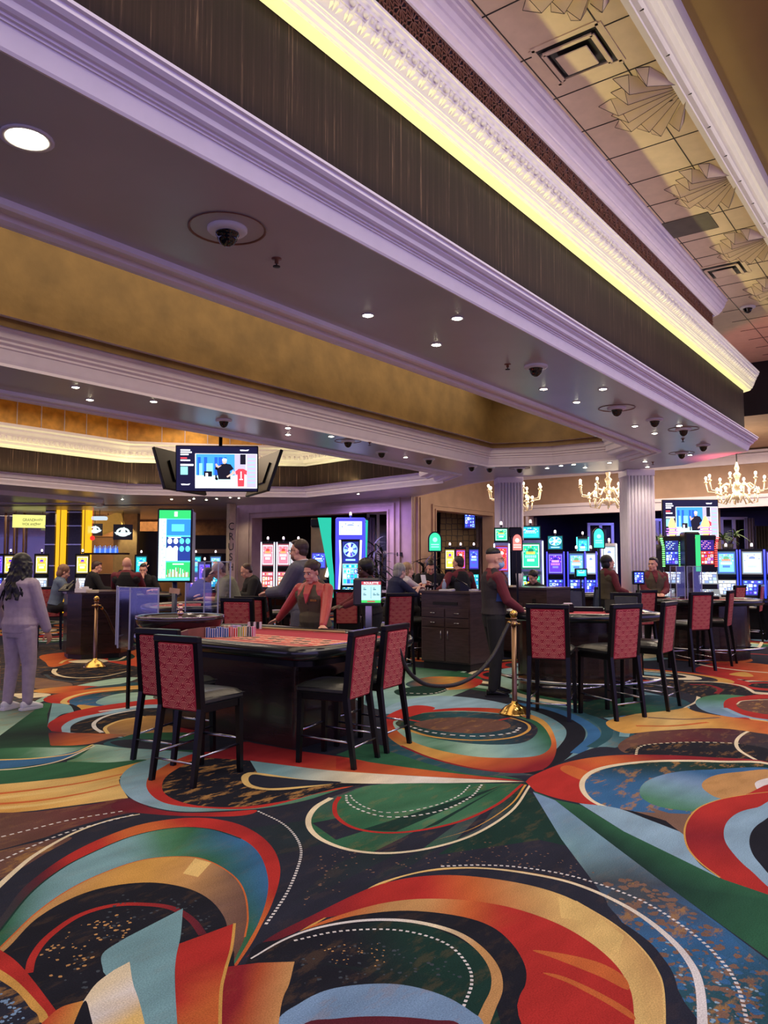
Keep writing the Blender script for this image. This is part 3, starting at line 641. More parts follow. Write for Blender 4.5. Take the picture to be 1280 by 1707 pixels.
fill([(1300, 1341), (1262, 1346), (1230, 1355), (1210, 1373), (1207, 1397), (1220, 1420), (1250, 1450), (1300, 1480)], 'lblue')
fill([(1300, 1362), (1270, 1370), (1252, 1388), (1250, 1412), (1265, 1438), (1300, 1465)], 'dk')
# green wedge and blue-grey wedge
fill([(888, 1318), (925, 1333), (968, 1342), (1040, 1386), (1110, 1420), (1200, 1464), (1300, 1498), (1300, 1612), (1270, 1590), (1110, 1475), (1000, 1392)], G3(('green', 'green', 'dgreen', 'dk', 'dgreen', 'green'), (1200, 1450), (1080, 1480)), 0, sharp=True)
fill([(888, 1320), (925, 1334), (1000, 1392), (1110, 1475), (1200, 1541), (1300, 1616), (1400, 1800), (1100, 1800), (1060, 1575), (1035, 1535), (985, 1465), (935, 1398)], G3(('sky', 'sky', 'teal', 'slate', 'blue', 'dteal'), (900, 1330), (1150, 1640)), .06, sharp=True)
fill([(1010, 1500), (1060, 1470), (1120, 1500), (1180, 1530), (1250, 1590), (1300, 1640), (1400, 1800), (1100, 1800), (1062, 1580)], G3(('slate', 'blue', 'dteal'), (1050, 1500), (1200, 1660)), .85)
specks([(985, 1450), (1100, 1480), (1280, 1620), (1280, 1760), (1120, 1760), (1060, 1560)], 300, 'mbrown', .006, .03)
specks([(1060, 1530), (1160, 1540), (1280, 1640), (1280, 1760), (1120, 1760)], 130, 'blue', .006, .028); specks([(1100, 1560), (1280, 1650), (1280, 1740), (1120, 1740)], 60, 'lblue', .004, .012)
# ---- lower centre swirl
fill([(405, 1600), (450, 1560), (520, 1525), (600, 1487), (680, 1465), (760, 1458), (850, 1464), (930, 1480), (990, 1510), (1060, 1553), (1100, 1590), (1130, 1650), (1140, 1800), (400, 1800)], 'navy', .03)
line([(432, 1597), (470, 1572), (540, 1530), (610, 1487), (660, 1464), (720, 1451), (800, 1447), (880, 1455), (960, 1473), (1040, 1508), (1100, 1549), (1145, 1596), (1168, 1650), (1174, 1750)], .014, 'gold', .014)
line([(600, 1491), (640, 1470), (720, 1450), (800, 1447), (880, 1456), (960, 1474), (1040, 1509), (1100, 1550), (1145, 1597), (1167, 1650), (1172, 1760)], .012, G3(('yel', 'cream', 'white'), (700, 1450), (1150, 1600)), .034)
dots([(735, 1444), (800, 1442), (870, 1446), (960, 1462), (1060, 1497), (1130, 1538), (1190, 1588), (1230, 1645), (1252, 1740)], .014, 'white', .030)
fill([(408, 1597), (450, 1562), (520, 1526), (600, 1487), (650, 1470), (700, 1461), (760, 1459), (830, 1466), (900, 1480), (960, 1502), (1020, 1538), (1062, 1573), (1092, 1612), (1106, 1655), (1108, 1800), None, (1108, 1800), (860, 1800), (860, 1650), (830, 1560), (700, 1510), (540, 1530)], G3(('mar', 'dred', 'red', 'red', 'org', 'tan', 'yel', 'tan'), (430, 1590), (1110, 1600)))
line([(960, 1502), (1020, 1538), (1062, 1573), (1092, 1612), (1106, 1655), (1108, 1760)], .008, 'yel')
for a in ([(930, 1495), (965, 1508), (970, 1535), (935, 1530)], [(1000, 1530), (1040, 1560), (1030, 1590), (985, 1560)]): fill(a, 'yel', .1, sharp=True)
fill([(430, 1590), (520, 1543), (600, 1515), (660, 1502), (720, 1498), (790, 1502), (860, 1515), (930, 1540), (985, 1572), (1025, 1607), (1046, 1640), (1056, 1680), (1060, 1800), None, (1060, 1800), (860, 1800), (860, 1650)], G3(('org', 'tan', 'tan', 'org', 'red', 'red', 'red', 'red'), (560, 1540), (1050, 1600)))
fill([(888, 1584), (940, 1590), (1000, 1605), (1040, 1628), (1046, 1650), (1000, 1628), (930, 1600)], 'org'); fill([(905, 1622), (950, 1640), (1010, 1672), (1056, 1700), (1050, 1685), (1000, 1655), (940, 1628)], 'org')
fill([(412, 1600), (470, 1564), (540, 1540), (600, 1525), (680, 1518), (765, 1527), (820, 1545), (855, 1575), (875, 1610), (876, 1640), (862, 1676), (845, 1800), (400, 1800)], 'dk', .05)
fill([(440, 1600), (480, 1575), (560, 1548), (640, 1536), (720, 1546), (790, 1580), (825, 1620), (825, 1660), (806, 1800), (420, 1800)], G3(('dk', 'dk', 'dgreen'), (480, 1600), (700, 1580)), .1)
line([(418, 1598), (470, 1568), (520, 1549), (580, 1537), (640, 1533), (700, 1538), (760, 1555), (800, 1582), (824, 1615), (828, 1648), (815, 1680), (798, 1720)], .008, G3(('white', 'white', 'cream', 'tan', 'tan'), (480, 1570), (820, 1680)), .05)
dots([(490, 1568), (560, 1553), (640, 1549), (700, 1557), (750, 1577), (780, 1610), (786, 1640), (774, 1674)], .012, 'white', .028)
specks([(500, 1600), (560, 1575), (660, 1570), (760, 1600), (770, 1630), (600, 1640), (500, 1660)], 60, 'slate', .004, .012); specks([(530, 1575), (600, 1565), (660, 1580), (640, 1610), (560, 1610)], 34, 'tan', .003, .008)
fill([(440, 1800), (458, 1708), (500, 1672), (550, 1649), (620, 1640), (680, 1643), (740, 1660), (785, 1686), (808, 1712), (820, 1800)], 'sky', .2); fill([(450, 1800), (500, 1712), (560, 1698), (640, 1694), (720, 1700), (770, 1712), (790, 1800)], 'mar')
# ---- lower left swirl
line([(233, 1357), (180, 1368), (120, 1390), (60, 1424), (25, 1452), (-10, 1484)], .012, 'cream', .035)
dots([(204, 1352), (120, 1366), (50, 1383), (-10, 1398)], .014, 'white', .045); dots([(222, 1358), (120, 1385), (60, 1408), (-10, 1440)], .014, 'white', .045)
dots([(430, 1352), (470, 1372), (493, 1395), (502, 1420), (495, 1450), (480, 1485), (462, 1514), (445, 1538)], .014, 'white', .03)
fill([(-60, 1600), (-30, 1552), (0, 1530), (30, 1490), (60, 1462), (110, 1427), (170, 1397), (240, 1373), (320, 1363), (380, 1369), (422, 1385), (452, 1410), (466, 1440), (465, 1470), (452, 1510), (437, 1540), (420, 1572), (396, 1608), None, (396, 1608), (300, 1700), (-60, 1700)], G3(('char', 'mar', 'red', 'red', 'org', 'org', 'red', 'red', 'dred'), (20, 1500), (470, 1400)))
fill([(-60, 1640), (-30, 1590), (5, 1545), (50, 1490), (100, 1450), (150, 1423), (220, 1394), (290, 1380), (350, 1382), (402, 1398), (432, 1423), (446, 1460), (445, 1495), (432, 1536), (415, 1568), (396, 1600), None, (396, 1600), (300, 1700), (-60, 1700)], G3(('green', 'teal', 'teal', 'teal', 'sgreen', 'green', 'blue'), (10, 1540), (440, 1470)), .05)
line([(-30, 1590), (5, 1545), (50, 1490), (100, 1450), (150, 1423), (220, 1394), (290, 1380), (350, 1382), (402, 1398)], .01, 'dgreen')
fill([(-60, 1660), (-20, 1600), (20, 1560), (60, 1522), (110, 1486), (170, 1456), (240, 1433), (310, 1428), (352, 1437), (390, 1461), (408, 1490), (413, 1530), (408, 1562), (390, 1602), None, (390, 1602), (300, 1700), (-60, 1700)], G3(('tan', 'gold', 'gold', 'tan', 'mbrown', 'brown'), (30, 1560), (410, 1560)), .1)
line([(-20, 1600), (20, 1560), (60, 1522), (110, 1486), (170, 1456), (240, 1433), (310, 1428), (352, 1437), (390, 1461), (408, 1490), (413, 1530), (408, 1562)], .008, 'org')
fill([(325, 1431), (352, 1438), (330, 1462), (305, 1456)], 'yel', .1, sharp=True)
fill([(-60, 1700), (-30, 1620), (15, 1578), (60, 1532), (120, 1497), (180, 1478), (250, 1471), (310, 1480), (350, 1500), (374, 1530), (381, 1562), (385, 1590), (390, 1602), (370, 1800), (-60, 1800)], 'dk', .07)
line([(48, 1622), (55, 1595), (80, 1562), (130, 1527), (190, 1509), (250, 1508), (290, 1515), (320, 1534), (338, 1558)], .03, G3(('red', 'red', 'mar'), (60, 1600), (338, 1555)), .035)
specks([(60, 1610), (80, 1570), (140, 1535), (220, 1520), (230, 1560), (160, 1600), (90, 1640)], 70, 'tan', .003, .012); specks([(200, 1490), (330, 1500), (370, 1560), (250, 1560), (150, 1700), (90, 1650)], 90, 'slate', .004, .012)
fill([(-40, 1560), (0, 1583), (30, 1605), (60, 1640), (96, 1688), None, (96, 1688), (70, 1702), (20, 1660), (-40, 1600)], 'red'); fill([(-40, 1596), (0, 1616), (30, 1637), (60, 1668), (80, 1694), (66, 1704), (-40, 1640)], 'gold'); fill([(-40, 1612), (0, 1634), (30, 1655), (50, 1680), (66, 1704), (66, 1800), (-60, 1800)], 'navy', .7)
specks([(0, 1650), (40, 1690), (40, 1740), (0, 1740)], 50, 'sky', .004, .012)
fill([(491, 1603), (482, 1640), (468, 1680), (455, 1800), None, (455, 1800), (366, 1800), (366, 1650), (375, 1612), None, (375, 1612), (430, 1605)], G3(('dred', 'dred', 'org', 'tan'), (370, 1640), (482, 1640)), .1)
fill([(391, 1539), (386, 1580), (375, 1620), (368, 1660), (366, 1800), None, (366, 1800), (300, 1800), (292, 1640), (294, 1575), None, (294, 1575), (340, 1558)], G3(('red', 'red', 'org'), (300, 1620), (384, 1640)))
line([(391, 1539), (386, 1580), (375, 1620), (368, 1660), (366, 1760)], .012, 'gold')
fill([(305, 1514), (301, 1560), (293, 1600), (292, 1650), (302, 1800), None, (302, 1800), (230, 1800), (218, 1650), (180, 1630), None, (172, 1620), (171, 1590), (210, 1563)], 'teal', .05)
fill([(216, 1603), (222, 1640), (235, 1680), (262, 1800), None, (262, 1800), (150, 1800), (138, 1670), None, (138, 1670), (160, 1640), (190, 1617)], G3(('cream', 'white', 'yel'), (150, 1660), (230, 1690)))
fill([(138, 1668), (100, 1680), (70, 1705), None, (60, 1760), (150, 1760)], G3(('red', 'org', 'gold'), (60, 1700), (140, 1690))); fill([(138, 1672), (150, 1690), (160, 1760), (110, 1760)], 'dk')
# oval with gold folds in the middle distance
fill([(640, 1206), (650, 1192), (700, 1181), (770, 1178), (850, 1184), (905, 1200), (926, 1232), (924, 1262), (905, 1282), (860, 1288), (790, 1281), (720, 1264), (668, 1243), (645, 1225)], G3(('red', 'org', 'gold', 'gold', 'org', 'dred'), (645, 1210), (905, 1270)))
line([(668, 1243), (720, 1264), (790, 1281), (860, 1288), (905, 1282)], .03, 'dred')
fill([(655, 1206), (680, 1192), (760, 1185), (840, 1190), (895, 1203), (918, 1232), (912, 1252), (880, 1262), (800, 1262), (730, 1250), (680, 1232)], G3(('pteal', 'sgreen', 'pteal', 'teal', 'green'), (660, 1230), (910, 1230)))
fill([(660, 1204), (700, 1190), (770, 1186), (850, 1193), (893, 1210), (890, 1228), (860, 1240), (790, 1240), (720, 1230), (676, 1216)], G3(('dgreen', 'dteal', 'navy'), (680, 1220), (880, 1220)), .2)
line([(672, 1214), (720, 1228), (790, 1234), (850, 1230), (880, 1218), (878, 1206), (850, 1196)], .05, 'gold', .02); dots([(680, 1210), (720, 1221), (790, 1227), (850, 1222), (868, 1212)], .03, 'white', .09)
line([(660, 1196), (720, 1205), (800, 1205), (850, 1197)], .04, 'red')
fill([(690, 1206), (750, 1196), (830, 1200), (850, 1212), (800, 1222), (730, 1218)], 'brown', .5)
# between roulette chairs and rope
fill([(560, 1130), (640, 1112), (720, 1115), (800, 1128), (780, 1150), (700, 1175), (620, 1180)], G3(('teal', 'pteal', 'green'), (600, 1150), (780, 1140))); fill([(676, 1140), (720, 1128), (800, 1132), (790, 1146), (750, 1150), (705, 1150)], G3(('dteal', 'org', 'gold', 'red'), (690, 1140), (790, 1140)))
fill([(640, 1190), (660, 1172), (720, 1160), (800, 1165), (860, 1180), (760, 1180)], 'lblue'); fill([(640, 1205), (650, 1190), (690, 1176), (725, 1180), (700, 1190)], 'red'); fill([(660, 1150), (720, 1142), (745, 1150), (720, 1158), (670, 1160)], 'dgreen'); dots([(672, 1155), (720, 1156), (748, 1148)], .025, 'white', .08)
fill([(820, 1122), (860, 1112), (880, 1118), (850, 1150), (820, 1150)], G3(('pteal', 'teal'), (820, 1150), (860, 1112)))
# right mid ground
fill([(1010, 1204), (1060, 1190), (1130, 1176), (1160, 1186), (1220, 1196), (1290, 1206), (1290, 1224), (1200, 1214), (1100, 1218), (1040, 1222)], G3(('gold', 'yel', 'gold', 'org'), (1050, 1205), (1260, 1210)))
line([(1080, 1196), (1140, 1199), (1200, 1196)], .05, 'mbrown'); line([(1060, 1210), (1120, 1210), (1180, 1204)], .05, 'org')
fill([(960, 1176), (1040, 1160), (1110, 1160), (1150, 1172), (1130, 1182), (1060, 1190), (1000, 1196)], G3(('dgreen', 'green', 'dteal'), (1000, 1180), (1120, 1175)), .1)
line([(1165, 1160), (1158, 1150), (1140, 1142), (1110, 1138), (1060, 1140)], .05, 'cream'); line([(1165, 1160), (1160, 1170), (1140, 1180)], .05, 'cream', .02)
fill([(1040, 1140), (1110, 1134), (1200, 1138), (1252, 1152), (1254, 1164), (1190, 1168), (1160, 1160), (1120, 1150)], 'dk', .4)
line([(1140, 1136), (1190, 1137), (1235, 1143), (1260, 1156)], .05, 'cream'); line([(1150, 1141), (1180, 1142), (1200, 1149), (1194, 1156)], .06, 'dred')
fill([(1160, 1168), (1180, 1160), (1215, 1158), (1280, 1165), (1290, 1180), (1240, 1196), (1190, 1190), (1165, 1180)], G3(('sgreen', 'teal', 'sky'), (1170, 1165), (1200, 1190)))
fill([(1206, 1176), (1210, 1167), (1228, 1162), (1290, 1160), (1290, 1200), (1240, 1192), (1212, 1185)], 'red'); fill([(1228, 1174), (1240, 1168), (1290, 1166), (1290, 1190), (1250, 1186), (1232, 1180)], 'brown', .9); line([(1228, 1174), (1240, 1168), (1290, 1166)], .02, 'cream'); line([(1206, 1180), (1240, 1194), (1290, 1202)], .07, 'lblue')
fill([(1156, 1116), (1200, 1104), (1290, 1110), (1290, 1134), (1230, 1132), (1180, 1124)], G3(('dred', 'red', 'org'), (1160, 1116), (1270, 1120))); line([(1160, 1106), (1190, 1112), (1240, 1118), (1290, 1122)], .07, 'cream'); fill([(1215, 1124), (1240, 1120), (1256, 1127), (1240, 1128)], 'gold')
line([(1270, 1070), (1262, 1080), (1230, 1088), (1200, 1087)], .06, 'cream'); line([(1200, 1096), (1240, 1090), (1290, 1092)], .08, 'red')
# ---- rasterless flattening: one planar mesh, the topmost shape gives each patch its colour
def floor_mesh():
    vs = []; fs_in = []
    X0, Y0, X1, Y1 = -10, -10, 34, 34
    base = [(X0, Y0), (X1, Y0), (X1, Y1), (X0, Y1)]
    shapes = [(base, colf('navy'), .04)]
    for p, f, s in SH:
        q = []
        for v in p:
            v = (min(max(v[0], X0 + .01), X1 - .01), min(max(v[1], Y0 + .01), Y1 - .01))
            if not q or (abs(q[-1][0] - v[0]) + abs(q[-1][1] - v[1])) > 2e-4: q.append(v)
        while len(q) > 2 and (abs(q[-1][0] - q[0][0]) + abs(q[-1][1] - q[0][1])) < 2e-4: q.pop()
        if len(q) > 2: shapes.append((q, f, s))
    for p, f, s in shapes:
        o = len(vs); vs += [Vector(v) for v in p]
        a = sum(p[i][0] * p[(i + 1) % len(p)][1] - p[(i + 1) % len(p)][0] * p[i][1] for i in range(len(p)))
        idx = list(range(o, o + len(p))); fs_in.append(idx if a > 0 else idx[::-1])
    # grid points give large gradient areas enough corners
    r = delaunay_2d_cdt(vs, [], fs_in, 1, 1e-5, True)
    rv, rf, of = r[0], r[2], r[5]
    me = bpy.data.meshes.new('floor'); me.from_pydata([(v.x, v.y, 0) for v in rv], [], [tuple(f) for f in rf]); me.update()
    at = me.color_attributes.new('weave', 'FLOAT_COLOR', 'CORNER')
    li = 0; data = []
    for k, poly in enumerate(me.polygons):
        top = max(of[k]) if of[k] else 0; f = shapes[top][1]; s = shapes[top][2]
        for vi in poly.vertices:
            v = me.vertices[vi].co; c = f((v.x, v.y)); data += [c[0], c[1], c[2], s]
    at.data.foreach_set('color', data)
    m = bpy.data.materials.new('axminster_carpet'); m.use_nodes = True; nt = m.node_tree; N = nt.nodes; L = nt.links; b = N['Principled BSDF']
    ca = N.new('ShaderNodeAttribute'); ca.attribute_name = 'weave'; tc = N.new('ShaderNodeTexCoord')
    mp = N.new('ShaderNodeMapping'); mp.inputs['Scale'].default_value = (1, 2.6, 1); mp.inputs['Rotation'].default_value = (0, 0, .5); L.new(tc.outputs['Object'], mp.inputs[0])
    n1 = N.new('ShaderNodeTexNoise'); n1.inputs['Scale'].default_value = 4.2; n1.inputs['Detail'].default_value = 9; n1.inputs['Roughness'].default_value = .68; L.new(mp.outputs[0], n1.inputs['Vector'])
    r1 = N.new('ShaderNodeMapRange'); r1.inputs[1].default_value = .53; r1.inputs[2].default_value = .60; L.new(n1.outputs[0], r1.inputs[0])
    mu = N.new('ShaderNodeMath'); mu.operation = 'MULTIPLY'; L.new(r1.outputs[0], mu.inputs[0]); L.new(ca.outputs['Alpha'], mu.inputs[1])
    mx = N.new('ShaderNodeMix'); mx.data_type = 'RGBA'; L.new(mu.outputs[0], mx.inputs[0]); L.new(ca.outputs['Color'], mx.inputs[6]); mx.inputs[7].default_value = (*lin((150, 112, 66)), 1)
    n2 = N.new('ShaderNodeTexNoise'); n2.inputs['Scale'].default_value = 170; n2.inputs['Detail'].default_value = 2; L.new(tc.outputs['Object'], n2.inputs['Vector'])
    r2 = N.new('ShaderNodeMapRange'); r2.inputs[1].default_value = .25; r2.inputs[2].default_value = .75; r2.inputs[3].default_value = .72; r2.inputs[4].default_value = 1.28; L.new(n2.outputs[0], r2.inputs[0])
    n3 = N.new('ShaderNodeTexNoise'); n3.inputs['Scale'].default_value = 2.3; n3.inputs['Detail'].default_value = 5; L.new(mp.outputs[0], n3.inputs['Vector'])
    r3 = N.new('ShaderNodeMapRange'); r3.inputs[1].default_value = .3; r3.inputs[2].default_value = .7; r3.inputs[3].default_value = .85; r3.inputs[4].default_value = 1.15; L.new(n3.outputs[0], r3.inputs[0])
    m2 = N.new('ShaderNodeMath'); m2.operation = 'MULTIPLY'; L.new(r2.outputs[0], m2.inputs[0]); L.new(r3.outputs[0], m2.inputs[1])
    vm = N.new('ShaderNodeVectorMath'); vm.operation = 'SCALE'; L.new(mx.outputs[2], vm.inputs[0]); L.new(m2.outputs[0], vm.inputs['Scale']); L.new(vm.outputs[0], b.inputs['Base Color'])
    b.inputs['Roughness'].default_value = .95; b.inputs['Specular IOR Level'].default_value = .1
    bp = N.new('ShaderNodeBump'); bp.inputs['Strength'].default_value = .35; bp.inputs['Distance'].default_value = .004; L.new(n2.outputs[0], bp.inputs['Height']); L.new(bp.outputs[0], b.inputs['Normal'])
    me.materials.append(m); o = bpy.data.objects.new('floor', me); COL.objects.link(o); return struct(o)
floor_mesh()
# ================================================================ ceiling fixtures
M_white = mat('white_plastic', (225, 222, 224), .4, var=.03)
M_chrome = mat('brushed_steel', (190, 192, 200), .22, metal=1, var=.05)
M_brass = mat('polished_brass', (214, 174, 96), .18, metal=1, var=.08)
M_abrass = mat('antique_brass', (150, 118, 92), .3, metal=.9, var=.1)
M_domeg = mat('smoked_dome', (8, 8, 12), .06, var=0, spec=.9)
G_LAMP = E((255, 246, 214), 26.0)
def downlight(name, label, px, py, group, r=.036, e=26, power=True, z=ZS):
    x, y = gp(px, py, z)
    t = thing(name, label, 'ceiling light', (x, y, z), 0, group)
    MB().lathe([(r * 1.35, 0), (r * 1.38, -.006), (r * 1.1, -.008), (r, 0), (r * .9, .01)], n=20).build('trim_ring', M_soff if r < .07 else M_white, t)
    MB().lathe([(r, -.002), (r * .9, -.006), (r * .5, -.012), (0, -.014)], n=16).build('lens', G_LAMP, t)
    if power: lamp('SPOT', 'downlight_lamp', (x, y, z - .05), e, (1, .84, .66), size=.1, spot=rad(120), blend=.8, rad_=.05)
    return t
DL = [(613, 525), (762, 530), (727, 574), (906, 648), (1005, 648), (961, 670), (1058, 710), (1132, 709), (1091, 722), (126, 645), (150, 666), (256, 669), (480, 713), (480, 724), (552, 727), (688, 751), (676, 762), (715, 766), (736, 760), (786, 758), (1150, 758), (1060, 765), (1075, 769), (1016, 771), (975, 779), (956, 774), (912, 780), (935, 776), (1079, 778), (170, 812), (204, 832), (286, 832), (316, 834), (323, 831), (344, 833), (361, 831), (384, 829), (398, 830), (597, 823)]
ORD = 'first second third fourth fifth sixth seventh eighth ninth tenth eleventh twelfth thirteenth fourteenth fifteenth sixteenth seventeenth eighteenth nineteenth twentieth'.split()
FS = sorted(p for p in DL[12:] if p[1] < 815); FP = sorted(p for p in DL[12:] if p[1] >= 815)
t = downlight('recessed_downlight', 'large bright recessed downlight at the left end of the near soffit', 45, 230, None, r=.078, e=34)
def in_poly(p, poly):
    c = False
    for i in range(len(poly)):
        a, b = poly[i], poly[(i + 1) % len(poly)]
        if (a[1] > p[1]) != (b[1] > p[1]) and p[0] < (b[0] - a[0]) * (p[1] - a[1]) / (b[1] - a[1]) + a[0]: c = not c
    return c
for i, (px, py) in enumerate(DL):
    q = gp(px, py, ZS)
    if in_poly(q, REC1) or in_poly(q, REC2) or not in_poly(q, OUT): continue
    far = py > 740
    if i < 3: lb = ['small warm downlight in the wide mauve soffit, left one of the nearest trio', 'small warm downlight in the wide mauve soffit, right one of the nearest trio', 'small warm downlight in the wide mauve soffit, front one of the nearest trio'][i]
    elif i < 9: lb = 'small downlight in the ' + ['second trio beyond the black dome camera, left one', 'second trio beyond the black dome camera, right one near the crown', 'second trio beyond the black dome camera, lowest one', 'cluster near the soffit corner, left one before the red glow', 'cluster near the soffit corner, one beside the crown moulding', 'cluster near the soffit corner, lowest beside two dome cameras'][i - 3]
    elif i < 12: lb = 'small downlight at the left end of the narrow soffit, ' + ['upper one of a pair', 'lower one of a pair', 'single one right of the pair'][i - 9]
    else: lb = None
    if lb: downlight('recessed_downlight', lb, px, py, 'small downlights in the soffit', e=15)
    elif py < 815: downlight('recessed_downlight', '%s tiny downlight from the left along the far soffit' % ORD[FS.index((px, py))], px, py, 'tiny downlights along the far soffit', e=11, power=(i % 2 == 0))
    else: downlight('recessed_downlight', '%s tiny downlight from the left over the far pit' % ORD[FP.index((px, py))], px, py, 'tiny downlights over the far pit', e=14, power=(i % 2 == 0))
def dome(px, py, label, s=1.0, ring=True, white=True, z=ZS, group='dome cameras on the soffit'):
    x, y = gp(px, py, z); t = thing('dome_camera', label, 'security camera', (x, y, z), 0, group)
    if ring: MB().lathe([(.20 * s, 0), (.205 * s, -.006), (.197 * s, -.006), (.192 * s, 0)], n=32).build('cover_ring', M_lat, t)
    MB().lathe([(.105 * s, 0), (.105 * s, -.012), (.095 * s, -.022), (.06 * s, -.026), (0, -.026)], n=28).build('base_plate', M_white, t)
    MB().lathe([(.062 * s, -.02), (.062 * s, -.035), (.056 * s, -.036), (.052 * s, -.06), (.036 * s, -.084), (.015 * s, -.096), (0, -.098)], n=24).build('dome', M_domeg, t)
    MB().ball((.02 * s, -.02 * s, -.06), .022 * s, 10).build('lens', M_dark, t)
    return t
D = [(379, 381, 'white plate dome camera with a wide round seam, nearest on the soffit'), (893, 610, 'black dome camera beside the sprinkler in the middle of the wide soffit'), (1028, 680, 'small dome camera with round seam between the two downlight trios near the corner'), (1091, 699, 'dome camera close above the pair of downlights near the red glow'),
     (1139, 715, 'small dome camera beside the crown moulding near the soffit corner'), (1172, 742, 'black dome camera in the red glow at the soffit corner'), (1136, 755, 'dome camera at the far corner under the red glow, lowest of all'), (373, 700, 'dome camera on the narrow soffit above the hanging television'),
     (580, 735, 'dome camera with round seam on the narrow soffit right of the television'), (636, 753, 'black dome camera on the narrow soffit right of the seamed one'), (715, 765, 'dome camera beside two tiny lights on the far narrow soffit'), (786, 777, 'dome camera left of the fluted column on the far soffit'), (816, 779, 'small dome camera nearest the left fluted column'), (866, 780, 'small dome camera above the left fluted column')]
for i, (a, b, l) in enumerate(D): dome(a, b, l, 1.0 if i < 3 else .95, ring=i in (0, 2, 4, 6, 8, 13))
dome(1246, 512, 'white dome camera on the pressed tile ceiling', 1.1, False, z=ZT, group=None)
def sprinkler(px, py, label, z=ZS):
    x, y = gp(px, py, z); t = thing('sprinkler_head', label, 'sprinkler', (x, y, z), 0, 'sprinkler heads')
    MB().lathe([(.03, 0), (.03, -.004), (.012, -.006), (.012, -.03), (0, -.03)], n=12).build('escutcheon', M_lat, t)
    MB().lathe([(.004, -.03), (.004, -.045), (.022, -.046), (.022, -.05), (0, -.05)], n=12).build('deflector', M_dark, t)
sprinkler(461, 431, 'small dark sprinkler right of the nearest dome camera'); sprinkler(846, 607, 'small dark sprinkler left of the black dome camera'); sprinkler(1138, 731, 'small dark sprinkler in the red glow near the corner'); sprinkler(616, 737, 'small dark sprinkler on the narrow soffit'); sprinkler(1088, 770, 'tiny dark sprinkler by the right fluted column')
def vent(px, py, label, rx=.24, ry=.24):
    x, y = gp(px, py, ZT); t = thing('ceiling_vent', label, 'vent', (x, y, ZT), 0, 'square air diffusers in the tile ceiling')
    mb = MB()
    for k, (a, zz) in enumerate(((.27, -.004), (.2, -.03))):
        w = .05 if k == 0 else .035
        for sx, sy, dx, dy in ((1, 0, w, 2 * a), (-1, 0, w, 2 * a), (0, 1, 2 * a, w), (0, -1, 2 * a, w)): mb.box((sx * a, sy * a, zz), (dx, dy, .012))
    mb.build('frame', M_tile, t)
    MB().box((0, 0, .0), (.52, .52, .006)).build('throat', M_dark, t); MB().box((0, 0, -.045), (.26, .26, .014), bev=.005).build('centre_plate', M_tile, t)
vent(962, 92, 'square air diffuser with black slot, nearest on the tile ceiling'); vent(1207, 450, 'square air diffuser with black slot, far one above the crown end')
x, y = gp(1148, 376, ZT); tag(MB().box((x, y, ZT - .006), (.50, .56, .008)).build('access_panel', mat('grey_brown_panel', (86, 78, 70), .7)), 'flat dark grey panel set in the tile ceiling between two diffusers', 'ceiling panel')
# ================================================================ chairs
M_leather = mat('dark_olive_leather', (46, 48, 46), .28, var=.2, scale=9, bump=.2, bscale=30, spec=.6)
M_crim = mat('crimson_upholstery', (158, 30, 50), .6, var=.1, scale=20)
M_fanth = mat('gold_thread', (226, 150, 128), .5, var=.1)
M_felt = mat('crimson_felt', (172, 50, 66), .9, var=.06, scale=30)
M_feltline = mat('printed_cream', (240, 205, 170), .8, var=.05)
M_rub = mat('padded_black_vinyl', (24, 26, 30), .2, var=.05, spec=.7)
M_wal = mat('gloss_walnut_veneer', (46, 33, 31), .16, var=.35, scale=3, stretch=(1, 1, 7), spec=.6)
def fan_panel(w, h, t=.03, flip=1, simple=False):
    """upholstered panel with woven scallop fans, in local x (thickness), y width, z height; pattern on both faces"""
    mb = MB(); mb.box((0, 0, h / 2), (t, w, h), 0, bev=.008)
    if simple: return mb
    s = w / 6.0; r = s * 1.08; row = 0; z = .012
    for face in (-1,):
        z = .012
        while z < h - .012:
            k = 0; y = -w / 2 + (s if row % 2 else 0)
            while y <= w / 2 + .001:
                for i in range(9):
                    a = rad(9 + 162 * i / 8); r0, r1 = r * .2, r * .92
                    ca, sa = math.cos(a), math.sin(a)
                    p0 = (y + r0 * ca, z + r0 * sa); p1 = (y + r1 * ca, z + r1 * sa)
                    if abs(p1[0]) > w / 2 - .006 or abs(p0[0]) > w / 2 - .006 or p1[1] > h - .006: continue
                    pw = .0016; nx, nz = -sa * pw, ca * pw
                    X = face * (t / 2 + .0012)
                    mb.add([(X, p0[0] - nx * .6, p0[1] - nz * .6), (X, p0[0] + nx * .6, p0[1] + nz * .6), (X, p1[0] + nx * 1.5, p1[1] + nz * 1.5), (X, p1[0] - nx * 1.5, p1[1] - nz * 1.5)], [(0, 1, 2, 3)], 1)
                if abs(y) < w / 2 - .006: mb.box((face * (t / 2 + .001), y, z + .004), (.002, .006, .012), 1)
                y += 2 * s
            row += 1; z += s * .80
    return mb
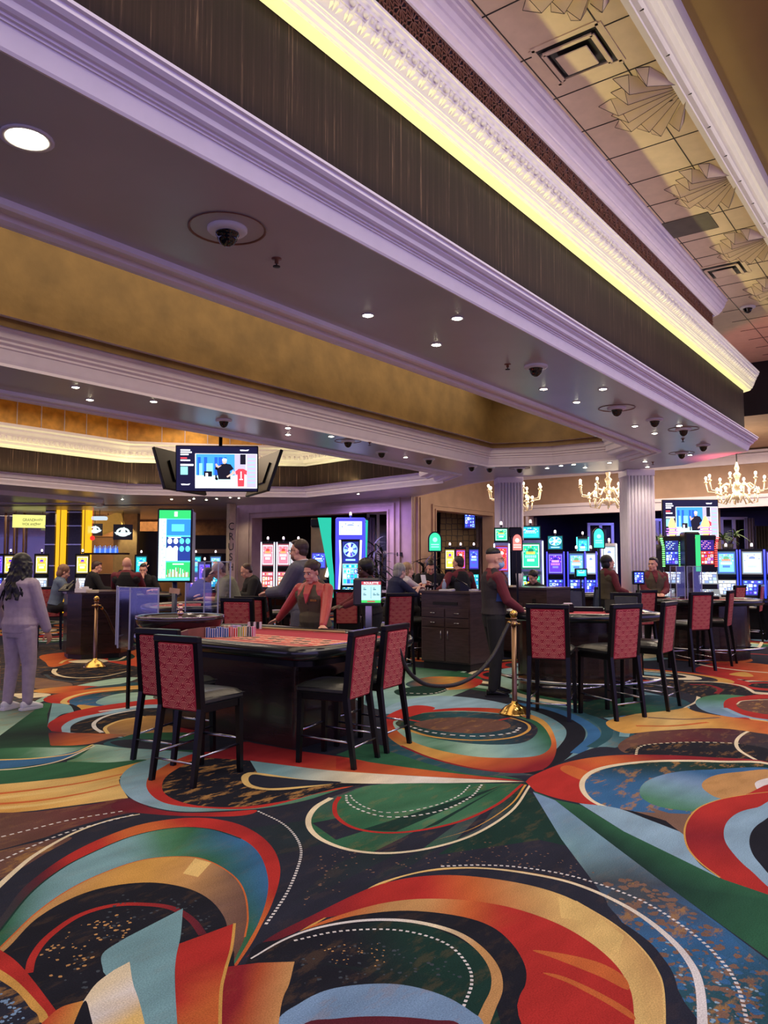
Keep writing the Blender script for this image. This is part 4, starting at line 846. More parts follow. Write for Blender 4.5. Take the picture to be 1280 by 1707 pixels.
def make_chair(name, label, seat=.62, top=1.02, blue=False):
    t = thing(name, label, 'chair')
    W2 = .19
    mb = MB(); zs = seat - .07
    # cushion
    N = 10; vs = []; fs = []
    for i in range(N + 1):
        for j in range(N + 1):
            u, v = i / N * 2 - 1, j / N * 2 - 1
            x = .02 + u * .215; y = v * (.205 + .012 * (u)); e = max(abs(u), abs(v))
            z = seat - .018 + .022 * (1 - abs(u) ** 4) * (1 - abs(v) ** 4) - (.02 if e > .99 else 0)
            vs.append((x, y, z))
    for i in range(N):
        for j in range(N): a = i * (N + 1) + j; fs.append((a, a + N + 1, a + N + 2, a + 1))
    mb.add(vs, fs, 0, True); mb.box((.02, 0, seat - .055), (.43, .41, .05), 0, bev=.015)
    mb.build('seat', M_leather, t)
    MB().box((.015, 0, seat - .105), (.42, .40, .055), bev=.004).build('seat_rail', M_black, t)
    tilt = math.atan2(.05, top - seat)
    zb = seat - .12; hp = top - .045 - zb
    mb = fan_panel(.335, hp); mb2 = MB(); mb2.M = Matrix.Translation((-.205, 0, zb)) @ Matrix.Rotation(-tilt, 4, 'Y'); mb2.add(mb.v, mb.f, 0); mb2.m = mb.m; mb2.build('back_panel', [M_crim, M_fanth], t)
    mb = MB(); mb.M = Matrix.Translation((-.180, 0, zb + .06)) @ Matrix.Rotation(-tilt, 4, 'Y'); mb.box((0, 0, (hp - .04) / 2), (.03, .33, hp - .07), bev=.012); mb.build('back_cushion', M_leather, t)
    mb = MB(); mb.box((-.252, 0, top - .02), (.05, .43, .045), bev=.006); mb.build('top_rail', M_black, t)
    for sy in (-1, 1):
        mb = MB(); mb.bar((-.275, sy * .20, 0), (-.2, sy * .19, seat - .1), .034, .034, 0, .045, .042); mb.bar((-.2, sy * .19, seat - .1), (-.25, sy * .19, top - .005), .045, .042, 0, .045, .042); mb.build('leg', M_black, t)
        mb = MB(); mb.bar((.21, sy * .195, 0), (.2, sy * .185, seat - .08), .034, .034, 0, .044, .044); mb.build('leg', M_black, t)
        MB().tube([(-.25, sy * .195, .19), (.205, sy * .19, .205)], .0085, 8).build('stretcher', M_chrome, t)
    MB().tube([(-.262, -.2, .155), (-.262, .2, .155)], .0085, 8).build('stretcher', M_chrome, t)
    MB().tube([(.205, -.19, .245), (.205, .19, .245)], .011, 8).build('foot_rest', M_chrome, t)
    return t
def place_rear(o, pl, pr, dx=.275):
    """stand a chair with its rear feet at two floor points seen in the photo (left, right)"""
    a = Vector(gp(*pl)); b = Vector(gp(*pr)); c = (a + b) / 2; t = (b - a).normalized(); h = Vector((-t.y, t.x))
    p = c + h * dx; o.location = (p.x, p.y, 0); o.rotation_euler = (0, 0, math.atan2(h.y, h.x)); return o
GC = 'stools around the roulette table'; GB = 'tall stools around the card tables'
c0 = make_chair('casino_stool', 'crimson fan-pattern stool nearest the camera, left of the roulette table'); c0['group'] = GC
place_rear(c0, (257, 1301), (317, 1313))
c = dup(c0, (0, 0, 0), label='crimson fan-pattern stool just behind the nearest one, at the left of the roulette table'); place_rear(c, (227, 1267), (283, 1275))
c = dup(c0, (0, 0, 0), label='crimson stool at the right end of the roulette table, nearer to the camera'); place_rear(c, (588, 1284), (631, 1262))
c = dup(c0, (0, 0, 0), label='crimson stool at the right end of the roulette table, farther one beside the rope'); place_rear(c, (642, 1257), (685, 1238))
b0 = make_chair('casino_stool', 'tall crimson stool beside the brass rope post at the near card table', .71, 1.13); b0['group'] = GB
place_rear(b0, (880, 1198), (949, 1203))
for pl, pr, lb in (((1024, 1203), (1078, 1195), 'tall crimson stool in the middle of the near card table, pale seat showing'), ((1112, 1187), (1135, 1176), 'tall crimson stool turned sideways right of the middle one at the near card table'),
    ((1152, 1121), (1197, 1118), 'tall crimson stool with its back square to the camera at the second card table'), ((1218, 1112), (1230, 1105), 'tall crimson stool turned edge-on at the second card table'),
    ((1064, 1107), (1101, 1104), 'tall crimson stool glimpsed between the two nearer card tables'), ((1222, 1076), (1254, 1072), 'tall crimson stool at the far card table by the slot machines'), ((1268, 1072), (1281, 1066), 'tall crimson stool cut by the right edge of the photo'),
    ((1138, 1066), (1160, 1065), 'small far crimson stool behind the pale chair backs at the third card table')):
    c = dup(b0, (0, 0, 0), label=lb); place_rear(c, pl, pr)
def chair_at(px, D, ang, lb, proto=b0, g=GB):
    x, y, z = atd(px, 950, D); return dup(proto, (x, y, 0), rad(ang), lb, g)
chair_at(1037, 10.7, 190, 'stool facing the camera with plain dark leather back between the near tables')
chair_at(1143, 14.6, 195, 'stool facing the camera with plain leather back at the second card table')
chair_at(1195, 17.0, 200, 'stool facing the camera with plain leather back at the third card table')
chair_at(958, 12.8, 215, 'black chair back right of the second pit cabinet'); chair_at(985, 13.6, 150, 'black chair behind the first card table beside the fluted column')
GP = 'stools at the tables behind the roulette dealer'
chair_at(412, 9.4, 20, 'crimson stool the man in the suit rests his hand on, nearer one', b0, GP); chair_at(432, 9.9, 20, 'crimson stool touched by the hand of the man in the suit', b0, GP)
chair_at(462, 14.0, -20, 'crimson stool behind the man in the suit by the slot machines', b0, GP); chair_at(580, 12.6, 35, 'crimson stool seen between the roulette dealer and the display screen', b0, GP)
chair_at(655, 11.0, 60, 'stool of the grey-haired player left of the pit cabinet', b0, GP); chair_at(690, 12.2, -120, 'dark stool in shade left of the pit cabinet', b0, GP); chair_at(365, 12.5, 30, 'stool of the player in the pale cap', b0, GP)
chair_at(85, 14.2, 60, 'stool under the player in the denim jacket', b0, GP); chair_at(140, 16.0, -60, 'stool of the man in the black shirt behind the corner podium', b0, GP); chair_at(800, 12.9, 60, 'crimson stool behind the masked man', b0, GP); chair_at(895, 14.3, 190, 'stool of the woman seated behind the second pit cabinet', c0, GP)
# ================================================================ roulette table
def rrect(x0, x1, y0, y1, r0, n=8, r2=None):
    P = []; r2 = r2 or r0
    for sx, sy, a0 in ((1, 1, 0), (-1, 1, 90), (-1, -1, 180), (1, -1, 270)):
        r = r2 if sy > 0 else r0; cx = x1 - r if sx > 0 else x0 + r; cy = y1 - r if sy > 0 else y0 + r
        for i in range(n + 1):
            a = rad(a0 + 90 * i / n); P.append((cx + r * math.cos(a), cy + r * math.sin(a)))
    return P
RT_ = thing('roulette_table', 'roulette table with crimson felt, padded black rim and dark walnut body', 'roulette table', (5.17, 5.4, 0))
X0, X1, Y0_, Y1_ = 4.38 - 5.17, 5.93 - 5.17, 4.0 - 5.4, 6.60 - 5.4
zt = .86
out = rrect(X0, X1, Y0_, Y1_, .22, 12, .70)
MB().prism(rrect(X0 + .07, X1 - .07, Y0_ + .07, Y1_ - .07, .16, 12, .64), zt - .05, zt - .005).build('felt_top', M_felt, RT_)
mb = MB(); mb.sweep(out, [(-.10, zt), (-.09, zt + .018), (-.05, zt + .03), (-.01, zt + .024), (.015, zt), (.02, zt - .035), (0, zt - .07), (-.04, zt - .085), (-.10, zt - .085), (-.10, zt)], closed=True, side=1, smooth=True); mb.build('padded_rim', M_rub, RT_)
MB().prism(rrect(X0 + .37, X1 - .35, Y0_ + .46, Y1_ - .35, .04), 0, zt - .08).build('body', M_wal, RT_)
MB().prism(rrect(X0 + .06, X1 - .06, Y0_ + .06, Y1_ - .06, .15, 12, .62), zt - .13, zt - .06).build('apron', M_black, RT_)
mb = MB(); 
gx0, gy0, cw, ch = 4.80 - 5.17, 4.22 - 5.4, .105, .15
for i in range(14): mb.box((gx0 + 3 * ch / 2, gy0 + i * cw, zt - .003), (3 * ch, .006, .003))
for j in range(4): mb.box((gx0 + j * ch, gy0 + 6.5 * cw, zt - .003), (.006, 13 * cw, .003))
for j in range(3): mb.box((gx0 - .08 - .09 * j, gy0 + 6.5 * cw, zt - .003), (.005, 12 * cw, .003))
for i in range(7): mb.box((gx0 - .16, gy0 + (.5 + i * 2) * cw, zt - .003), (.18, .005, .003))
mb.build('printed_layout', M_feltline, RT_)
MB().box((gx0 + 1.5 * ch, gy0 + 6.5 * cw, zt - .0045), (3 * ch, 13 * cw, .002)).box((gx0 - .17, gy0 + 6.5 * cw, zt - .0045), (.16, 12 * cw, .002)).build('printed_field', mat('printed_rose', (214, 134, 116), .85, var=.2, scale=40), RT_)
M_pr = mat('printed_red', (215, 60, 60), .8, var=.05); M_pk = mat('printed_black', (30, 20, 26), .8, var=.05); M_gn = mat('printed_green', (40, 130, 80), .8)
mr = MB(); mk = MB(); reds = {1, 3, 5, 7, 9, 12, 14, 16, 18, 19, 21, 23, 25, 27, 30, 32, 34, 36}
for c_ in range(12):
    for r_ in range(3):
        n_ = c_ * 3 + r_ + 1; q = mr if n_ in reds else mk
        cx, cy = gx0 + (r_ + .5) * ch, gy0 + (12.5 - c_) * cw
        q.lathe([(.042, zt - .0025), (0, zt - .002)], (cx, cy, 0), 14)
mr.build('printed_numbers_red', M_pr, RT_); mk.build('printed_numbers_black', M_pk, RT_)
tl = '\n'.join('   '.join('%2d' % (c_ * 3 + r_ + 1) for c_ in range(12)) for r_ in (2, 1, 0))
for c_ in range(12):
    for r_ in range(3):
        pass
cu = ''
nm = MB()
me_parts = []
for c_ in range(12):
    for r_ in range(3):
        o = text_mesh(str(c_ * 3 + r_ + 1), .05, 'num', M_feltline, None, Matrix.Translation((gx0 + (r_ + .5) * ch, gy0 + (12.5 - c_) * cw, zt - .001)) @ Matrix.Rotation(-PI / 2, 4, 'Z'), 0)
        nm.add([tuple(v.co) for v in o.data.vertices], [tuple(p.vertices) for p in o.data.polygons]); bpy.data.objects.remove(o)
nm.build('printed_numerals', M_feltline, RT_)
# wooden apron around the wheel
mb = MB(); prof = [(4.45, 5.72), (4.47, 5.66), (4.56, 5.60), (4.70, 5.58), (4.86, 5.57), (4.95, 5.58)]
for i in range(len(prof) - 1):
    (ax, ay), (bx_, by) = prof[i], prof[i + 1]; h0, h1 = (.0, .035, .07, .08, .08, .06)[i], (.035, .07, .08, .08, .06, .0)[i]
    mb.add([(ax - 5.17, ay - 5.4, zt), (bx_ - 5.17, by - 5.4, zt), (bx_ - 5.17, by - 5.4, zt + .01 + h1), (ax - 5.17, ay - 5.4, zt + .01 + h0), (ax - 5.17, ay + .02 - 5.4, zt), (bx_ - 5.17, by + .02 - 5.4, zt), (bx_ - 5.17, by + .02 - 5.4, zt + .01 + h1), (ax - 5.17, ay + .02 - 5.4, zt + .01 + h0)], [(0, 1, 2, 3), (5, 4, 7, 6), (3, 2, 6, 7)])
mb.build('wheel_apron', mat('red_brown_wood', (122, 78, 62), .3, var=.3, scale=5), RT_)
# tray edge in front of the dealer
MB().tube([(5.72 - 5.17, 5.85 - 5.4, zt + .01), (5.66 - 5.17, 5.74 - 5.4, zt + .015), (5.68 - 5.17, 5.5 - 5.4, zt + .015), (5.78 - 5.17, 4.78 - 5.4, zt + .015)], .012, 6).build('dealer_bumper', mat('tan_trim', (170, 140, 90), .4), RT_)
# ---- wheel
WX, WY = 4.9, 6.14
t = thing('roulette_wheel', 'glossy dark roulette wheel with a chrome turret on the table', 'roulette wheel', (WX, WY, zt))
MB().lathe([(.26, .0), (.34, .02), (.405, .09), (.42, .13), (.425, .155), (.415, .165), (.40, .16), (.385, .14), (.36, .115), (.30, .085), (.27, .08)], n=48).build('bowl', M_wal, t)
MB().lathe([(.418, .162), (.424, .170), (.410, .172), (.400, .164)], n=48).build('rim_band', mat('rim_silver', (170, 150, 165), .2, metal=.9), t)
mb = MB()
for i in range(38):
    a0, a1 = 2 * PI * i / 38, 2 * PI * (i + 1) / 38; m_ = 2 if i in (0, 19) else i % 2
    P = lambda r, a, z: (r * math.cos(a), r * math.sin(a), z)
    mb.add([P(.20, a0, .09), P(.20, a1, .09), P(.27, a1, .082), P(.27, a0, .082)], [(3, 2, 1, 0)], m_)
mb.build('number_ring', [M_pk, M_pr, M_gn], t)
MB().lathe([(.20, .09), (.12, .11), (.03, .12), (.03, .125), (0, .125)], n=32).build('rotor', M_wood, t)
MB().lathe([(.045, .12), (.04, .135), (.02, .145), (.018, .17), (.03, .18), (.034, .19), (.024, .205), (.014, .212), (.02, .22), (.03, .236), (.024, .25), (.012, .256), (.012, .262), (.02, .27), (.018, .284), (0, .288)], n=20).build('turret', mat('rose_chrome', (225, 190, 180), .12, metal=1), t)
for i in range(4):
    a = i * PI / 2 + .4; MB().tube([(0, 0, .225), (.045 * math.cos(a), .045 * math.sin(a), .225)], .005, 6).build('turret_arm', M_chrome, t)
# ---- chips
def chips(x, y, z, h, rgb, label, grp='chip stacks on the roulette table', cname='chip_stack'):
    t = MB(); k = int(h / .006)
    for i in range(k): t.lathe([(0, i * .006), (.0215, i * .006 + .0006), (.0222, i * .006 + .003), (.0215, i * .006 + .0055), (0, i * .006 + .006)], n=12)
    for i in range(6):
        a = i * PI / 3; t.box((.0207 * math.cos(a), .0207 * math.sin(a), h / 2), (.004, .006, h), 1, rz=a)
    o = t.build(cname, [mat('chip_%d_%d_%d' % rgb, rgb, .4, var=.05), M_white]); o.location = (x, y, z); return tag(o, label, 'casino chips', grp)
cs = [((40, 90, 170), 'blue', 5), ((215, 60, 50), 'red', 2), ((150, 185, 60), 'lime green', 1), ((235, 200, 90), 'yellow', 1), ((40, 34, 42), 'black', 1), ((225, 110, 150), 'pink', 1)]
ix = 0
for rgb, nm_, n in cs:
    for j in range(n):
        for row in range(2 if n > 1 else 1):
            x, y, z = atd(346 + ix * 7.6 + row * 3, 1060, 7.14 + row * .055 + ix * .012)
            chips(x, y, zt - .003, .08 + (.012 if (j * 7 + row) % 3 == 0 else 0), rgb, '%s chip stack%s beside the roulette wheel' % (nm_, (', %s from the left in the %s row,' % (ORD[j], ['front', 'back'][row])) if n > 1 else ''))
        ix += 1
for j, (nm_, rgb) in enumerate((('cream', (235, 225, 190)), ('lavender', (190, 180, 215)))):
    for q in range(2):
        x, y, z = atd(374 + j * 15 + q * 7, 1040, 7.9); t = MB().box((x, y, zt + .025), (.055, .05, .05), bev=.003); tag(t.build('chip_rack', mat('rack_' + nm_, rgb, .5)), '%s chip rack cube %s behind the chip stacks' % (nm_, ['left', 'right'][q]), 'chip rack', 'racks behind the chips')
mb = MB(); x, y, z = atd(415, 1038, 8.0)
for i in range(5): mb.box((x + .03 * i * RT[0], y + .03 * i * RT[1], zt + .04), (.022, .03, .07), i % 2, rz=-.9)
tag(mb.build('card_rack', [M_white, M_dark]), 'white rack of black-printed slips at the left of the dealer', 'rack')
x, y, z = atd(416, 1052, 7.5); t = thing('win_marker', 'small clear glass marker standing on the felt near the dealer', 'marker', (x, y, zt - .005)); M_gl = mat('clear_acrylic', (235, 240, 250), .03, var=0, trans=1)
MB().lathe([(.018, 0), (.018, .006), (.008, .012), (.008, .05), (.014, .058), (.014, .075), (0, .08)], n=14).build('stem', M_gl, t)
# card hands: dealer's stack of paper
x, y, z = atd(536, 1048, 7.75); tag(MB().box((x, y, zt + .0), (.09, .14, .006), rz=.4).build('white_card', M_white), 'white cards under the dealer\'s right hand on the felt', 'cards')
# ---- acrylic shields
def shield(name, pts, z0, z1, label, posts=True, grp=None):
    M_ac = MATS.get('shield_acrylic')
    if not M_ac:
        M_ac = bpy.data.materials.new('shield_acrylic'); M_ac.use_nodes = True; nt = M_ac.node_tree; N = nt.nodes; L = nt.links; N.remove(N['Principled BSDF'])
        tr = N.new('ShaderNodeBsdfTransparent'); tr.inputs[0].default_value = (.93, .94, .985, 1); gl = N.new('ShaderNodeBsdfGlossy'); gl.inputs['Roughness'].default_value = .06; gl.inputs[0].default_value = (.5, .55, .8, 1)
        mx = N.new('ShaderNodeMixShader'); mx.inputs[0].default_value = .16; L.new(tr.outputs[0], mx.inputs[1]); L.new(gl.outputs[0], mx.inputs[2]); L.new(mx.outputs[0], N['Material Output'].inputs[0]); MATS['shield_acrylic'] = M_ac
    x0, y0 = pts[0]; t = thing(name, label, 'acrylic shield', (x0, y0, z0), 0, grp)
    for i in range(len(pts) - 1):
        a = Vector(pts[i]) - Vector(pts[0]); b = Vector(pts[i + 1]) - Vector(pts[0]); d = (b - a); ang = math.atan2(d.y, d.x); c = (a + b) / 2
        MB().box((c.x, c.y, (z1 - z0) / 2), (d.length, .008, z1 - z0), rz=ang).build('acrylic_panel', M_ac, t)
    for i, p in enumerate(pts): 
        a = Vector(p) - Vector(pts[0]); MB().box((a.x, a.y, (z1 - z0) / 2), (.012, .012, z1 - z0 + .01)).build('edge_strip', mat('frosted_edge', (180, 185, 215), .2, var=0), t)
    mb = MB()
    for i in range(len(pts) - 1):
        a = Vector(pts[i]) - Vector(pts[0]); b = Vector(pts[i + 1]) - Vector(pts[0]); mb.tube([(a.x, a.y, z1 - z0), (b.x, b.y, z1 - z0)], .006, 4)
    mb.build('top_edge', MATS['frosted_edge'], t)
    return t
P = lambda px, D: atd(px, 950, D)[:2]
t = shield('roulette_shield', [P(196, 8.85), P(199, 8.5), P(218, 8.3), P(265, 8.15)], .62, 1.28, 'low acrylic guard wrapping the left end of the roulette wheel')
mb = MB(); a = Vector(P(218, 8.3)) - Vector(P(196, 8.85)); mb.box((a.x, a.y, -.31), (.03, .03, .62)); mb.build('stand', M_black, t)
shield('table_shield', [P(310, 9.6), P(341, 9.3), P(364, 9.2), P(384, 9.6)], .95, 1.56, 'upright acrylic divider behind the roulette wheel in front of the capped player')
for px, D, lab in ((1117, 12.5, 'tall acrylic divider below the right hand television'), (1145, 12.3, 'acrylic divider in front of the red slot machine')): shield('table_shield', [P(px, D + .5), P(px + 10, D), P(px + 24, D + .1)], .96, 1.5, lab, grp='acrylic dividers on the far card table')
# ================================================================ card tables (half round)
def card_table(name, label, x, y, ang, R=1.05, z=.95, shoe=True, grp='half-round card tables', rail=True):
    t = thing(name, label, 'card table', (x, y, 0), ang, grp)
    # player arc toward local -X, dealer's straight edge at local x = +.35
    arc = [(R * math.cos(a), R * 1.06 * math.sin(a)) for a in [rad(110 + 140 * i / 30) for i in range(31)]]
    pol = arc + [(.38, -R * .86), (.38, R * .86)]
    sm = [(p[0] * .93, p[1] * .93) for p in pol]
    MB().prism(sm, z - .05, z - .006).build('felt_top', M_felt, t)
    MB().sweep(pol, [(-.11, z - .004), (-.09, z + .016), (-.05, z + .026), (-.01, z + .018), (.012, z - .01), (.01, z - .05), (-.03, z - .075), (-.11, z - .08), (-.11, z)], closed=True, side=1, smooth=True).build('padded_rim', M_rub, t)
    b = [(.68 * math.cos(a), .74 * math.sin(a)) for a in [rad(100 + 160 * i / 20) for i in range(21)]] + [(.2, -.7), (.2, .7)]
    MB().prism(b, 0, z - .07).build('body', M_wal, t)
    mb = MB()
    for rr, w in ((.62, .008), (.8, .006)): mb.sweep([(rr * R * math.cos(a), rr * R * math.sin(a)) for a in [rad(115 + 130 * i / 20) for i in range(21)]], [(-w / 2, z - .0045), (w / 2, z - .0045)])
    for i in range(7):
        a = rad(122 + 116 * i / 6); cx, cy = .72 * R * math.cos(a), .72 * R * math.sin(a); 
        for dx, dy, ww, hh in ((.05, 0, .005, .09), (-.05, 0, .005, .09), (0, .045, .1, .005), (0, -.045, .1, .005)):
            c, s = math.cos(a), math.sin(a); mb.box((cx + dx * c - dy * s, cy + dx * s + dy * c, z - .004), (ww, hh, .002), rz=a)
    mb.build('printed_layout', M_feltline, t)
    if rail:
        mb = MB(); mb.tube([(.93 * math.cos(a), .98 * math.sin(a), .2) for a in [rad(105 + 150 * i / 24) for i in range(25)]], .018, 8)
        for i in range(5):
            a = rad(115 + 130 * i / 4); mb.tube([(.93 * math.cos(a), .98 * math.sin(a), .2), (.67 * math.cos(a), .72 * math.sin(a), .2)], .012, 6)
        mb.build('foot_rail', M_chrome, t)
    MB().box((.2, 0, z + .02), (.16, .62, .05), bev=.005).build('chip_tray', M_black, t)
    return t
x, y, _ = atd(962, 950, 9.55); T1 = card_table('card_table', 'half-round card table with crimson felt behind the two nearest tall stools', x, y, rad(24), R=.95)
def on_table(mk, name, T, lx, ly, z, label, cat, mats, grp=None):
    a = T.rotation_euler[2]; x = T.location[0] + lx * math.cos(a) - ly * math.sin(a); y = T.location[1] + lx * math.sin(a) + ly * math.cos(a)
    o = mk.build(name, mats); o.location = (x, y, z); o.rotation_euler[2] = a; return tag(o, label, cat, grp)
def shoe_mb(): return MB().prism([(-.14, -.06), (.14, -.06), (.14, .06), (-.14, .06)], 0, .03, 0).add([(-.14, -.06, .03), (.1, -.06, .15), (.1, .06, .15), (-.14, .06, .03), (.14, -.06, .03), (.14, .06, .03)], [(0, 4, 1), (3, 2, 5), (0, 1, 2, 3), (1, 4, 5, 2)])
on_table(shoe_mb(), 'card_shoe', T1, -.05, -.38, .947, 'black card shoe on the near card table', 'card shoe', M_black)
on_table(MB().box((0, 0, .05), (.09, .14, .1), bev=.01).box((-.01, 0, .105), (.07, .10, .012), 1), 'card_shuffler', T1, -.1, .12, .947, 'black card shuffler with white cards on the near card table', 'card shuffler', [M_black, M_white])
x, y, _ = atd(1166, 950, 13.0); T2 = card_table('card_table', 'half-round card table behind the square-backed tall stool', x, y, rad(20), R=.92)
x, y, _ = atd(1108, 950, 17.6); T3 = card_table('card_table', 'far half-round card table by the two dealers at the column', x, y, rad(25))
x, y, _ = atd(1265, 950, 18.2); T6 = card_table('card_table', 'far half-round card table in front of the blue framed slot machines', x, y, rad(10))
x, y, _ = atd(990, 950, 14.8); T7 = card_table('card_table', 'half-round card table in shade left of the woman dealer', x, y, rad(200), R=.8)
x, y, _ = atd(716, 950, 13.3); T4 = card_table('card_table', 'card table where the player in the black sweatshirt leans', x, y, rad(-110), R=.8, rail=False)
x, y, _ = atd(225, 950, 15.3); T5 = card_table('card_table', 'card table attended by the bald dealer', x, y, rad(-140), R=.85, rail=False)
x, y, _ = atd(335, 950, 11.0); T8 = card_table('card_table', 'card table behind the roulette wheel where the capped player sits', x, y, rad(-60), R=.8, rail=False)
on_table(MB().box((0, 0, .004), (.12, .26, .008)), 'white_card', T4, -.55, .2, .947, 'cream betting slips on the felt before the man in the sweatshirt', 'cards', M_white)
for i, (lx, ly, rgb) in enumerate(((-.5, -.3, (220, 210, 190)), (-.45, -.2, (190, 60, 60)), (-.5, .1, (220, 210, 190)))): 
    o = on_table(MB().lathe([(0, 0), (.02, 0), (.02, .05), (0, .05)], n=12), 'chip_stack', T5, lx, ly, .947, ['pale chip stack at the left before the bald dealer', 'red chip stack before the bald dealer', 'pale chip stack near the bearded player'][i], 'casino chips', mat('chip%d' % i, rgb, .5), 'chips on the bald dealer\'s table')
# ================================================================ pit cabinets and podium
def pull(mb, x, y, z, horizontal=True, L=.09):
    if horizontal: mb.tube([(x, y - L / 2, z), (x - .02, y - L / 2 + .008, z), (x - .02, y + L / 2 - .008, z), (x, y + L / 2, z)], .005, 6)
    else: mb.tube([(x, y, z - L / 2), (x - .02, y, z - L / 2 + .008), (x - .02, y, z + L / 2 - .008), (x, y, z + L / 2)], .005, 6)
def cabinet(name, label, x, y, ang, w=.86, d=.75, h=1.14, slot=True):
    t = thing(name, label, 'cabinet', (x, y, 0), ang)       # front face looks to local -X
    MB().box((d / 2, 0, .05), (d - .06, w - .04, .1)).build('plinth', M_dark, t)
    MB().box((d / 2, 0, .1 + (h - .14) / 2), (d, w, h - .14)).build('body', M_wood, t)
    MB().box((d / 2 - .01, 0, h - .02), (d + .03, w + .03, .04), bev=.006).build('top', M_wood, t)
    if slot: MB().box((-.004, 0, h - .18), (.012, w * .5, .045)).build('slot_opening', M_dark, t)
    for j, zz in enumerate((h - .32, h - .46)):
        for s in (-1, 1):
            dr = MB().box((-.008, s * w * .245, zz), (.018, w * .46, .125), bev=.004).build('drawer', M_wood, t)
            mb = MB(); pull(mb, -.017, s * w * .245, zz); mb.build('handle', M_chrome, dr)
    for s in (-1, 1):
        dr = MB().box((-.008, s * w * .245, .36), (.018, w * .46, .48), bev=.004).build('door', M_wood, t)
        mb = MB(); pull(mb, -.017, s * w * .07, .5, False, .13); mb.build('handle', M_chrome, dr)
    return t
CB = cabinet('pit_cabinet', 'dark walnut pit cabinet with drawers and doors left of the masked man', 9.63, 6.06, rad(0), .84, .8)
x, y, _ = atd(872, 950, 12.6); CB2 = cabinet('pit_cabinet', 'second walnut pit cabinet right of the masked man with cups on top', x, y, rad(-6), .86, .75, 1.16, False)
MB().box((-.012, -.2, .93), (.006, .06, .1)).build('notice', M_dark, CB2)
t = thing('corner_podium', 'eight-sided dark walnut podium with cluttered top behind the left rope post', 'podium', (7.6, 11.7, 0), rad(-24))
oc = [(-.5, -.22), (-.32, -.5), (.3, -.5), (.5, -.25), (.5, .3), (.28, .52), (-.32, .52), (-.5, .25)]
MB().prism([(a * .94, b * .94) for a, b in oc], 0, .08).build('plinth', M_dark, t); MB().prism(oc, .08, 1.05).build('body', M_wal, t); MB().prism([(a * 1.04, b * 1.04) for a, b in oc], 1.05, 1.09).build('top', M_wood, t)
def at_px(px, py, z): return (*gp(px, py, z), z)
# clutter on tops
def clutter(px, D, z, mk, name, label, cat, mats, rz=0, grp=None):
    x, y, _ = atd(px, 950, D); o = mk.build(name, mats); o.location = (x, y, z); o.rotation_euler[2] = rz; return tag(o, label, cat, grp)
def phone(px, D, z, label, rz):
    x, y, _ = atd(px, 950, D); t = thing('desk_phone', label, 'phone', (x, y, z), rz, None)
    MB().add([(-.1, -.09, 0), (.1, -.09, 0), (.1, .09, 0), (-.1, .09, 0), (-.1, -.09, .02), (.1, -.09, .13), (.1, .09, .13), (-.1, .09, .02)], [(3, 2, 1, 0), (4, 5, 6, 7), (0, 1, 5, 4), (1, 2, 6, 5), (2, 3, 7, 6), (3, 0, 4, 7)]).build('base', M_black, t)
    MB().tube([(-.1, -.06, .05), (-.09, -.06, .075), (.09, -.06, .17), (.1, -.06, .15)], .018, 8).build('handset', M_black, t)
    mb = MB()
    for i in range(3):
        for j in range(4): mb.box((-.06 + j * .03, .0 + i * .025, .045 + j * .0165), (.018, .016, .012), ry=-.5)
    mb.build('keypad', mat('grey_keys', (150, 150, 140), .5), t)
phone(772, 11.5, 1.14, 'black desk phone on the walnut pit cabinet left of the masked man', rad(150)); phone(112, 12.6, 1.09, 'black desk phone with pale display on the corner podium', rad(30))
GCU = 'papers and cups on the pit cabinets'
for px, D, w, lb in ((745, 11.4, .2, 'white paper sheet beside the water bottle on the pit cabinet'), (763, 11.6, .22, 'white paper stack under the desk phone on the pit cabinet'), (786, 11.5, .16, 'white paper sheet at the right edge of the pit cabinet')):
    clutter(px, D, 1.14, MB().box((0, 0, .012), (.16, w, .024), rz=.2), 'paper_stack', lb, 'paper', M_white, 0, GCU)
clutter(140, 12.2, 1.09, MB().box((0, 0, .03), (.14, .22, .06), rz=.3).box((.03, .02, .075), (.1, .12, .03), rz=-.3), 'paper_stack', 'pile of white papers in the middle of the corner podium', 'paper', M_white); clutter(156, 12.1, 1.09, MB().box((0, 0, .02), (.1, .16, .04), rz=.9), 'paper_stack', 'small cream paper pad right of the pile on the corner podium', 'paper', mat('cream_paper', (225, 215, 180), .7))
def cup(px, D, z, label, h=.16, r=.04, m=None, name='plastic_cup'): return clutter(px, D, z, MB().lathe([(0, 0), (r * .75, 0), (r, h), (r * .92, h), (r * .7, .01), (0, .01)], n=14), name, label, 'cup', m or M_white, 0, 'cups on the pit cabinets')
cup(865, 12.9, 1.16, 'tall white stacked cups on the second pit cabinet', .22, .055); cup(842, 12.8, 1.16, 'short clear cup left of the tall cups', .13, .05, mat('milky_plastic', (190, 195, 205), .3))
clutter(848, 12.7, 1.16, MB().box((0, 0, .015), (.12, .2, .03)), 'paper_stack', 'cream pad in front of the short cup on the second cabinet', 'paper', MATS['cream_paper'])
def bottle(px, D, z, label, m, h=.2):
    x, y, _ = atd(px, 950, D); t = thing('bottle', label, 'bottle', (x, y, z))
    MB().lathe([(0, 0), (.03, 0), (.032, .02), (.032, h * .6), (.012, h * .82), (.012, h * .9), (0, h * .9)], n=14).build('body', m, t); MB().lathe([(.014, h * .9), (.014, h), (0, h)], n=12).build('cap', M_white, t)
bottle(740, 11.62, 1.14, 'clear water bottle on the pit cabinet', mat('bottle_plastic', (150, 165, 190), .1, var=0), .17); bottle(130, 12.3, 1.09, 'white pump bottle on the corner podium', M_white, .22)
